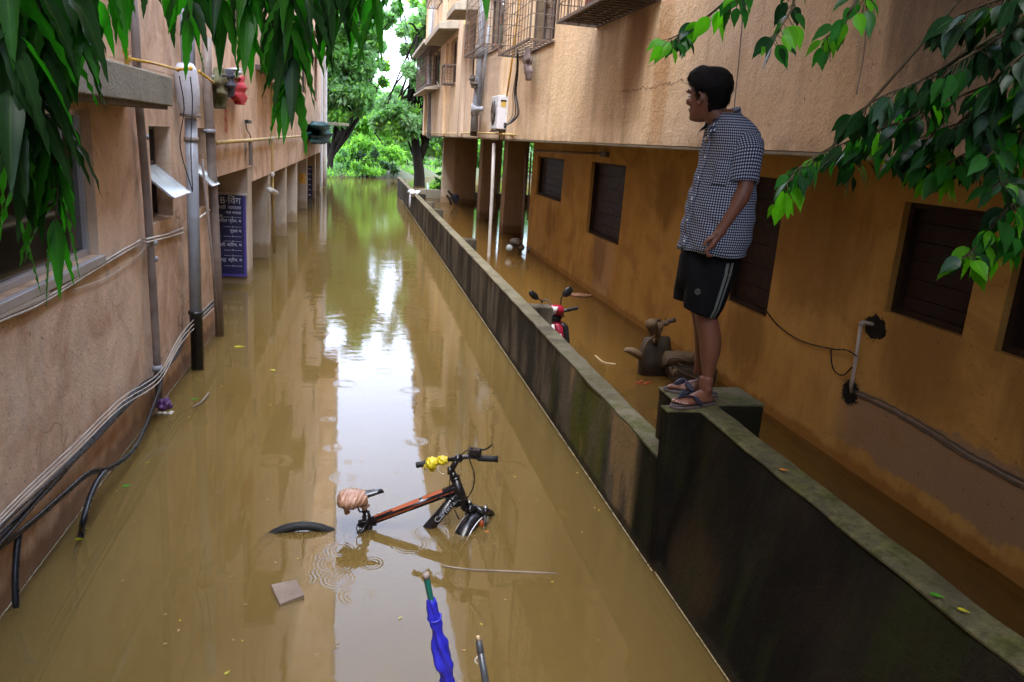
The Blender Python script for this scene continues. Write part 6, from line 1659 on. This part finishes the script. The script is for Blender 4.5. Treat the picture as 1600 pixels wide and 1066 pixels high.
B.loft([pr_(1068, 380, 1160, 380, 0, .14), pr_(1066, 405, 1154, 405, 0, .15), pr_(1066, 440, 1142, 440, 0, .15), pr_(1078, 455, 1130, 455, 0, .12)])
def foot(h, d, ank, s):
    """s=+1: little toe lies on the sl side"""
    sl = d.cross(UP).normalized() * s
    rows = [(.004, 0, .018, .020), (.02, 0, .028, .040), (.05, 0, .031, .058), (.09, .002, .031, .062), (.13, .003, .036, .048), (.165, .004, .041, .034), (.195, .003, .043, .024), (.212, 0, .038, .016)]
    B.loft([[h + d * x + sl * (o + w * math.cos(q * PI / 9)) + UP * (max(0, math.sin(q * PI / 9)) * hh + max(0, -math.sin(q * PI / 9)) * -.003 + .004) for q in range(18)] for x, o, w, hh in rows])
    B.tube([ank + UP * .05, ank, h + d * .05 + UP * .05, h + d * .06 + UP * .03], [.037, .037, .034, .030], 14)
    B.ell(h + d * .052 + sl * .03 + UP * .075, d * .016, sl * .012, UP * .016); B.ell(h + d * .058 - sl * .03 + UP * .08, d * .016, sl * .012, UP * .016)
    toes = []
    for i, (o, x, ln, r_) in enumerate(((-.028, .205, .050, .0125), (-.006, .210, .038, .0088), (.010, .207, .033, .0083), (.0235, .200, .029, .0078), (.036, .190, .024, .0072))):
        a = h + d * (x - .014) + sl * o + UP * .012; b_ = a + d * ln * .6 + UP * .002; c = a + d * ln + sl * (.002 if i else .004) - UP * .003
        B.tube([a, b_, c], [r_ * 1.0, r_ * 1.02, r_ * .9], 10, round_=True); toes.append((c, r_))
    return toes
tn = foot(nh, nd_, NA, -1 if nd_.cross(UP).dot(EB) > 0 else 1)
tf = foot(fh, fd_, FA, 1 if fd_.cross(UP).dot(EB) > 0 else -1)


def remeshed(mb, name, mat, parent, voxel, it):
    o = mb.build(name, mat, parent)
    r_ = o.modifiers.new('remesh', 'REMESH'); r_.mode = 'VOXEL'; r_.voxel_size = voxel; r_.use_smooth_shade = True
    s_ = o.modifiers.new('smooth', 'SMOOTH'); s_.factor = .5; s_.iterations = it
    dg = bpy.context.evaluated_depsgraph_get(); me = bpy.data.meshes.new_from_object(o.evaluated_get(dg)); o.modifiers.clear()
    old = o.data; o.data = me; bpy.data.meshes.remove(old); me.name = name
    me.polygons.foreach_set('use_smooth', [True] * len(me.polygons)); return o
body = remeshed(B, 'body', M['skin'], PR, .0042, 4)
m = MB()
for (c, r_), d in [(t_, nd_) for t_ in tn] + [(t_, fd_) for t_ in tf]: m.ell(c + UP * r_ * .62 - d * .001, d * r_ * .62, d.cross(UP) * r_ * .66, UP * r_ * .35, 10, 6)
m.build('toenails', M['nail'], body)
m = MB()
for s in (-1, 1): m.ell(hl(.083, s * .033, .004), FH * .0115, LH * .014, UP * .0065, 12, 8)
ey = m.build('eyes', M['eye_white'], body)
m = MB()
for s in (-1, 1): m.ell(hl(.0925, s * .034, .0045), FH * .003, LH * .0058, UP * .0055, 10, 6)
m.build('pupils', M['hair'], ey)
m = MB()
for s in (-1, 1): m.tube([hl(.098, s * .014, .026), hl(.098, s * .032, .033), hl(.082, s * .054, .026)], [.0045, .005, .003], 8, round_=True)
m.build('eyebrows', M['hair'], PR)

# hair: a cap with a full fringe, then many short locks breaking its outline
def hairline(th):
    a = abs((th + PI) % (2 * PI) - PI) * 180 / PI
    tab = [(0, .055), (40, .052), (60, .046), (74, .020), (84, -.022), (92, -.018), (98, .016), (112, .012), (124, -.055), (140, -.088), (180, -.094)]
    for p, q in zip(tab, tab[1:]):
        if a <= q[0]: return p[1] + (q[1] - p[1]) * (a - p[0]) / (q[0] - p[0])
    return tab[-1][1]
def hairthick(th, z):
    a = abs((th + PI) % (2 * PI) - PI) / PI
    top = max(0, min(1, (z - .02) / .07)); t = (.011 + .012 * max(0, 1 - a * 2.2)) * (1 - top) + .027 * top + (.013 * max(0, 1 - a * 2.0) if z > .05 else 0)
    d = z - hairline(th); return t * max(0, min(1, d / .022)) - (.006 if d < .002 else 0)
hm_ = MB(); rings = []; NZ = 40
for j in range(NZ + 1):
    z = -.112 + .227 * (j / NZ); ring = []
    for i in range(72):
        th = 2 * PI * i / 72; n_ = mnoise.noise((math.cos(th) * 3, math.sin(th) * 3, z * 30)); n2 = mnoise.noise((math.cos(th) * 11, math.sin(th) * 11, z * 55))
        t_ = hairthick(th, z); p = headpt(th, z, t_ * (1 + .22 * n_ + .20 * n2)); zz = max(0, (z - .06) / .055); ring.append(p + UP * t_ * zz * 1.0)
    rings.append(ring)
hm_.loft(rings); hair = hm_.build('hair', M['hair'], PR)
lk = MB(); rh = random.Random(14)
for i in range(3200):
    th = rh.uniform(0, 2 * PI); z = rh.uniform(-.09, .114)
    if z < hairline(th) + .004: continue
    if z > .08 and rh.random() < .3: pass
    t_ = hairthick(th, z); p = headpt(th, z, t_ * .8); zz = max(0, (z - .06) / .055); p = p + UP * t_ * zz * .9
    o = (p - HC).normalized(); fr_ = FH * (.9 if z > .06 else .15) + LH * rh.uniform(-.5, .5) + UP * (-.9 if z < .07 else .1)
    d = (o * .55 + fr_ * .8 + Vector((rh.uniform(-.3, .3), rh.uniform(-.3, .3), rh.uniform(-.3, .3)))).normalized(); L_ = rh.uniform(.010, .022)
    if z < -.02: L_ *= .5
    sd = d.cross(o).normalized() * .0018; e = p + d * L_ - UP * .003
    lk.add([p - sd, p + sd, e, p - o * .003], [(0, 1, 2), (0, 2, 3), (1, 3, 2)])
lk.build('locks', M['hair'], hair, fix=False)

# shirt: torso, sleeves, collar, placket
def uvring(n, r_, z0): return [(r_ * 2 * PI * i / n, z0) for i in range(n)]
S = MB(); rows = []
for a, b in zip(TOR, TOR[1:]):
    k_ = max(1, int((b[0] - a[0]) / 4))
    rows += [tuple(a[q] + (b[q] - a[q]) * i / k_ for q in range(3)) for i in range(k_)]
rows.append(TOR[-1]); rows = [r_ for r_ in rows if r_[0] >= 174]
NR = 97
rings = []; uvs = []
for r_ in rows:
    rg_ = torring(r_, 1.0, NR - 1, 1.42, .0078); rg_.append(rg_[0].copy()); 
    # hem dips a little and ripples
    if r_[0] > 385: rg_ = [p + UP * .006 * math.sin(6 * PI * i / NR) for i, p in enumerate(rg_)]
    rings.append(rg_); zz = sum(p.z for p in rg_) / NR; uvs.append([(.175 * 2 * PI * i / (NR - 1), zz) for i in range(NR)])
S.loft(rings, cap=False, uvs=uvs, closed=False); shirt = S.build('shirt', M['gingham'], PR)
sm_ = shirt.modifiers.new('thick', 'SOLIDIFY'); sm_.thickness = .0025; sm_.offset = 1
def sleeve(sh, mid, end, r0, rm_, r1, sgn, tilt=0.0):
    m = MB(); n = 37; rings = []; uv = []; K = 18
    for j in range(K + 1):
        f = j / K; c = sh.lerp(mid, f / .5) if f < .5 else mid.lerp(end, (f - .5) / .5)
        ax = (end - sh).normalized(); x = (ax.cross(EB)).normalized(); y = ax.cross(x)
        r_ = r0 + (rm_ - r0) * min(1, f / .3) + (r1 - rm_) * max(0, (f - .3) / .7)
        ring = []
        for i in range(n):
            th = 2 * PI * i / (n - 1); p0 = Vector((math.cos(th), math.sin(th), 0)); w = 1 + .06 * math.sin(3 * th + f * 7 + sgn) * f + .05 * mnoise.noise((p0.x * 2.5, p0.y * 2.5, f * 5 + sgn))
            ring.append(c + (x * p0.x + y * p0.y * .86) * r_ * w + ax * tilt * p0.x * f)
        rings.append(ring); uv.append([(.072 * 2 * PI * i / (n - 1), f * .25) for i in range(n)])
    m.loft(rings, cap=False, uvs=uv, closed=False)
    m.add(rings[0][:-1], [tuple(range(n - 1))], 0, uv[0][:-1])
    o = m.build('sleeve', M['gingham'], shirt); s_ = o.modifiers.new('thick', 'SOLIDIFY'); s_.thickness = .0025; s_.offset = 1; return o
sleeve(mp(1160, 204, -.075), mp(1169, 236, -.135), mp(1161, 287, -.165), .052, .080, .064, 1)
sleeve(rs + UP * .09, rs.lerp(re, .4), rs.lerp(re, .78), .06, .078, .066, 2)
# collar band folded down, open at the throat
m = MB(); n = 33; inner = []; outer = []; lower = []; uvi = []
cb, cfl, cfr = mp(1148, 168, .0), mp(1116, 212, -.06), mp(1107, 206, .03)
nc = (mp(1128, 190)); 
for i in range(n):
    t = i / (n - 1); th = R(-152) + R(304) * t       # th=0 back of neck (+X), ends at the throat (-X)
    d = XA * math.cos(th) - YA * math.sin(th); back = (1 + math.cos(th)) / 2
    base = nc + d * .076 + EA * .004
    z_in = nc.z + .045 * back - .030 * (1 - back) + .032
    top = Vector((base.x, base.y, z_in)); drop = .045 + .022 * (1 - back)
    fl = d * (.020 + .014 * (1 - back)) + Vector((-.004 * (1 - back), 0, 0))
    inner.append(Vector((base.x, base.y, z_in - .035)) - d * .004); outer.append(top); lower.append(top + fl - UP * drop)
m.loft([inner, outer, [o + (l - o) * .5 + (l - o).cross(UP).cross(l - o).normalized() * -.004 for o, l in zip(outer, lower)], lower], cap=False, closed=False,
       uvs=[[(t_ * .0125 * 1.0, .003 + k_ * .012) for t_ in range(n)] for k_ in range(4)])
co = m.build('collar', M['gingham'], shirt); s_ = co.modifiers.new('thick', 'SOLIDIFY'); s_.thickness = .003
m = MB(); pts = []
for r_ in rows:
    if 200 < r_[0] < 390: pts.append(torring(r_, 1.0, 48, 1.42, .0078)[0])
a_ = []; b_ = []
for p in pts: a_.append(p + Vector((-.0075, -.017, 0))); b_.append(p + Vector((-.0075, .017, 0)))
m.loft([a_, b_], cap=False, closed=False, uvs=[[(0, p.z) for p in pts], [(.034, p.z) for p in pts]]); pk = m.build('placket', M['gingham'], shirt); s_ = pk.modifiers.new('thick', 'SOLIDIFY'); s_.thickness = .003
m = MB()
for i in range(3, len(pts), 8): m.tube([pts[i] + Vector((-.011, 0, 0)), pts[i] + Vector((-.0135, 0, 0))], .005, 10)
m.build('buttons', M['white_paint'], pk)
m = MB(); rr_ = [torring(r_, 1.0, 96, 1.42, .0078) for r_ in rows if 248 < r_[0] < 292]
m.loft([[p + Vector((-.004, -.002, 0)) for p in r_[9:17]] for r_ in rr_], cap=False, closed=False, uvs=[[(.0115 * i, sum(p.z for p in r_) / len(r_) + .005) for i in range(8)] for r_ in rr_])
po = m.build('pocket', M['gingham'], shirt); s_ = po.modifiers.new('thick', 'SOLIDIFY'); s_.thickness = .002

# shorts
m = MB()
hip = [pr_(1065, 378, 1161, 378, 0, .135, 40), pr_(1063, 398, 1159, 398, 0, .15, 40), pr_(1060.5, 420, 1152, 422, 0, .155, 40), pr_(1060, 436, 1147, 440, 0, .15, 40), pr_(1068, 452, 1132, 452, 0, .12, 40)]
m.loft(hip); m.smf = 0
near = [pr_(1072, 402, 1158, 402, -.06, .10, 40), pr_(1073, 425, 1151, 428, -.075, .105, 40), pr_(1071, 450, 1141, 455, -.08, .105, 40), pr_(1068.5, 470, 1131, 482, -.08, .10, 40), pr_(1069, 479, 1122, 496, -.08, .095, 40), pr_(1073, 478, 1118, 492, -.08, .085, 40)]
far = [pr_(1062, 398, 1130, 400, .06, .10, 40), pr_(1058, 425, 1120, 428, .085, .105, 40), pr_(1054, 450, 1110, 452, .10, .10, 40), pr_(1052.5, 465.5, 1103, 470, .10, .095, 40), pr_(1057, 464, 1098, 467, .10, .085, 40)]
def ripple(rings, amp, sd):
    return [[p + (p - sum(r_, Vector()) / len(r_)).normalized() * amp * (mnoise.noise((p.x * 12, p.y * 12, p.z * 6 + sd)) + .5 * math.sin(8 * PI * i / len(r_) + sd)) * min(1, .3 + j * .3) for i, p in enumerate(r_)] for j, r_ in enumerate(rings)]
near = ripple(near, .007, 1); far = ripple(far, .007, 2)
def dense(rings, k_=4): 
    out = []
    for a, b in zip(rings, rings[1:]): out += [[p.lerp(q, i / k_) for p, q in zip(a, b)] for i in range(k_)]
    return out + [rings[-1]]
near_d = dense(near[:-1]) + [near[-1]]
m.loft(near_d, cap=False); m.loft(dense(far[:-1]) + [far[-1]], cap=False)
sh_ = m.build('shorts', M['shorts_black'], PR)
m = MB()
def strip(i0, i1, off=.0025):
    L0 = near_d[1:-1]; A_ = []
    for r_ in L0:
        c = sum(r_, Vector()) / len(r_); A_.append([r_[i] + (r_[i] - c).normalized() * off for i in (i0, i1)])
    m.loft(A_, cap=False, closed=False)
def stripf(f0, f1, off=.003):
    A_ = []
    for r_ in near_d[1:-1]:
        c = sum(r_, Vector()) / len(r_); row = []
        for f in (f0, (f0 + f1) / 2, f1):
            i = int(f); p = r_[i % 40].lerp(r_[(i + 1) % 40], f - i); row.append(p + (p - c).normalized() * off)
        A_.append(row)
    m.loft(A_, cap=False, closed=False)
stripf(33.2, 34.1); stripf(34.7, 35.5)
m.build('side_stripes', M['stripe_grey'], sh_)
m = MB(); c = mp(1090, 456, -.195); hx, hz = (mp(1094, 456, -.195) - mp(1090, 456, -.195)), (mp(1090, 452, -.195) - mp(1090, 456, -.195))
lo = lambda a, b: c + hx * a + hz * b
m.tube([lo(math.cos(q * PI / 8), math.sin(q * PI / 8)) for q in range(17)], .0016, 5); m.tube([lo(-.4, .6), lo(0, 0), lo(.7, -.7)], .0016, 5); m.tube([lo(.5, .6), lo(0, .1), lo(-.5, -.6)], .0016, 5)
m.build('emblem', M['stripe_grey'], sh_)

# flip-flops
def flip(h, d, toes_side):
    sl = d.cross(UP).normalized() * toes_side; o0 = h - d * .022 - UP * .019
    out = []
    for q in range(36):
        th = 2 * PI * q / 36; x = .142 - .150 * math.cos(th); f = x / .29
        w = (.034 + .014 * max(0, min(1, (f - .25) / .45))) ; out.append((x, w * math.copysign(abs(math.sin(th)) ** .75, math.sin(th))))
    ff = []
    m = MB(); m.loft([[o0 + d * x * s_ + d * .142 * (1 - s_) + sl * y * s_ + UP * z for x, y in out] for z, s_ in ((.0, .97), (.003, 1), (.011, 1), (.0135, .985))], 1)
    m.loft([[o0 + d * (x * .975 + .0035) + sl * y * .95 + UP * z for x, y in out] for z in (.0136, .0185)], 0)
    o = m.build('flip_flop', [M['flipflop'], M['flipflop_edge']], PR)
    m = MB(); post = h + d * .213 - sl * .017 + UP * .006
    for sgn, w0, hh in ((1, .044, .046), (-1, .040, .052)):
        e = h + d * .10 + sl * sgn * w0 - UP * .004; mid = h + d * .160 + sl * sgn * .030 + UP * hh
        pts = spline([post, post + UP * .020 - d * .006, mid, e.lerp(mid, .35) + sl * sgn * .004, e], 5)
        A_ = []
        for i, p in enumerate(pts):
            w_ = .005 + .010 * math.sin(PI * i / (len(pts) - 1)) ** .6; t_ = (pts[min(i + 1, len(pts) - 1)] - pts[max(0, i - 1)]).normalized(); wd = t_.cross(sl * sgn).normalized() if False else (d * .9 + UP * .35).normalized(); wd = (wd - t_ * wd.dot(t_)).normalized(); nn = t_.cross(wd)
            A_.append([p + wd * w_ * math.cos(q * PI / 4) + nn * .0028 * math.sin(q * PI / 4) for q in range(8)])
        m.loft(A_)
    m.build('strap', M['strap'], o); return o
flip(nh, nd_, -1 if nd_.cross(UP).dot(EB) > 0 else 1); flip(fh, fd_, 1 if fd_.cross(UP).dot(EB) > 0 else -1)
CLOUD = (7.3, 8.6, 11.8, 1)
EXPO = 2.6
# ================================================================== LIGHT, SKY, CAMERA
SUN_EL, SUN_AZ = R(62), R(200)      # azimuth clockwise from +Y
W = bpy.data.worlds.new('World'); SC.world = W; W.use_nodes = True
t = W.node_tree; t.nodes.clear()
sky = t.nodes.new('ShaderNodeTexSky'); sky.sky_type = 'NISHITA'; sky.sun_disc = False; sky.sun_elevation = SUN_EL; sky.sun_rotation = SUN_AZ
sky.air_density = 1.0; sky.dust_density = 3.0; sky.ozone_density = 1.0
tc = t.nodes.new('ShaderNodeTexCoord'); mpn = t.nodes.new('ShaderNodeMapping'); mpn.inputs['Scale'].default_value = (1, 1, 2.2)
t.links.new(tc.outputs['Generated'], mpn.inputs[0])
nz = t.nodes.new('ShaderNodeTexNoise'); nz.inputs['Scale'].default_value = 1.6; nz.inputs['Detail'].default_value = 5; t.links.new(mpn.outputs[0], nz.inputs['Vector'])
mr = t.nodes.new('ShaderNodeMapRange'); mr.inputs[1].default_value = .3; mr.inputs[2].default_value = .7; mr.inputs[3].default_value = .55; mr.inputs[4].default_value = .85; t.links.new(nz.outputs['Fac'], mr.inputs[0])
mx = t.nodes.new('ShaderNodeMix'); mx.data_type = 'RGBA'; t.links.new(mr.outputs[0], mx.inputs[0]); t.links.new(sky.outputs[0], mx.inputs[6]); mx.inputs[7].default_value = CLOUD
bg = t.nodes.new('ShaderNodeBackground'); bg.inputs['Strength'].default_value = .15; t.links.new(mx.outputs[2], bg.inputs[0])
wo = t.nodes.new('ShaderNodeOutputWorld'); t.links.new(bg.outputs[0], wo.inputs[0])

ld = bpy.data.lights.new('sun', 'SUN'); ld.energy = 1.5; ld.angle = R(40); ld.color = (1, .97, .92)
lo_ = bpy.data.objects.new('sun', ld); C.objects.link(lo_)
sd = Vector((math.sin(SUN_AZ) * math.cos(SUN_EL), math.cos(SUN_AZ) * math.cos(SUN_EL), math.sin(SUN_EL)))
lo_.rotation_euler = sd.to_track_quat('Z', 'Y').to_euler(); lo_.location = (0, 0, 40)

cd = bpy.data.cameras.new('camera'); cd.sensor_width = 36; cd.lens = FPX / 1600 * 36; cd.clip_start = .05; cd.clip_end = 2000
co_ = bpy.data.objects.new('camera', cd); C.objects.link(co_)
rx_, ry_, rz_ = ROT @ Vector((1, 0, 0)), ROT @ Vector((0, -1, 0)), ROT @ Vector((0, 0, -1))
mw = Matrix((rx_, ry_, rz_)).transposed().to_4x4(); mw.translation = CAM; co_.matrix_world = mw
SC.camera = co_

SC.render.engine = 'CYCLES'
cy = SC.cycles
cy.max_bounces = 8; cy.diffuse_bounces = 4; cy.glossy_bounces = 4; cy.transmission_bounces = 4; cy.transparent_max_bounces = 16
cy.caustics_reflective = False; cy.caustics_refractive = False; cy.sample_clamp_indirect = 12
cy.use_denoising = True
try: cy.denoiser = 'OPENIMAGEDENOISE'; cy.denoising_input_passes = 'RGB_ALBEDO_NORMAL'
except Exception: pass
SC.view_settings.view_transform = 'Standard'; SC.view_settings.look = 'None'; SC.view_settings.exposure = EXPO; SC.view_settings.gamma = 1
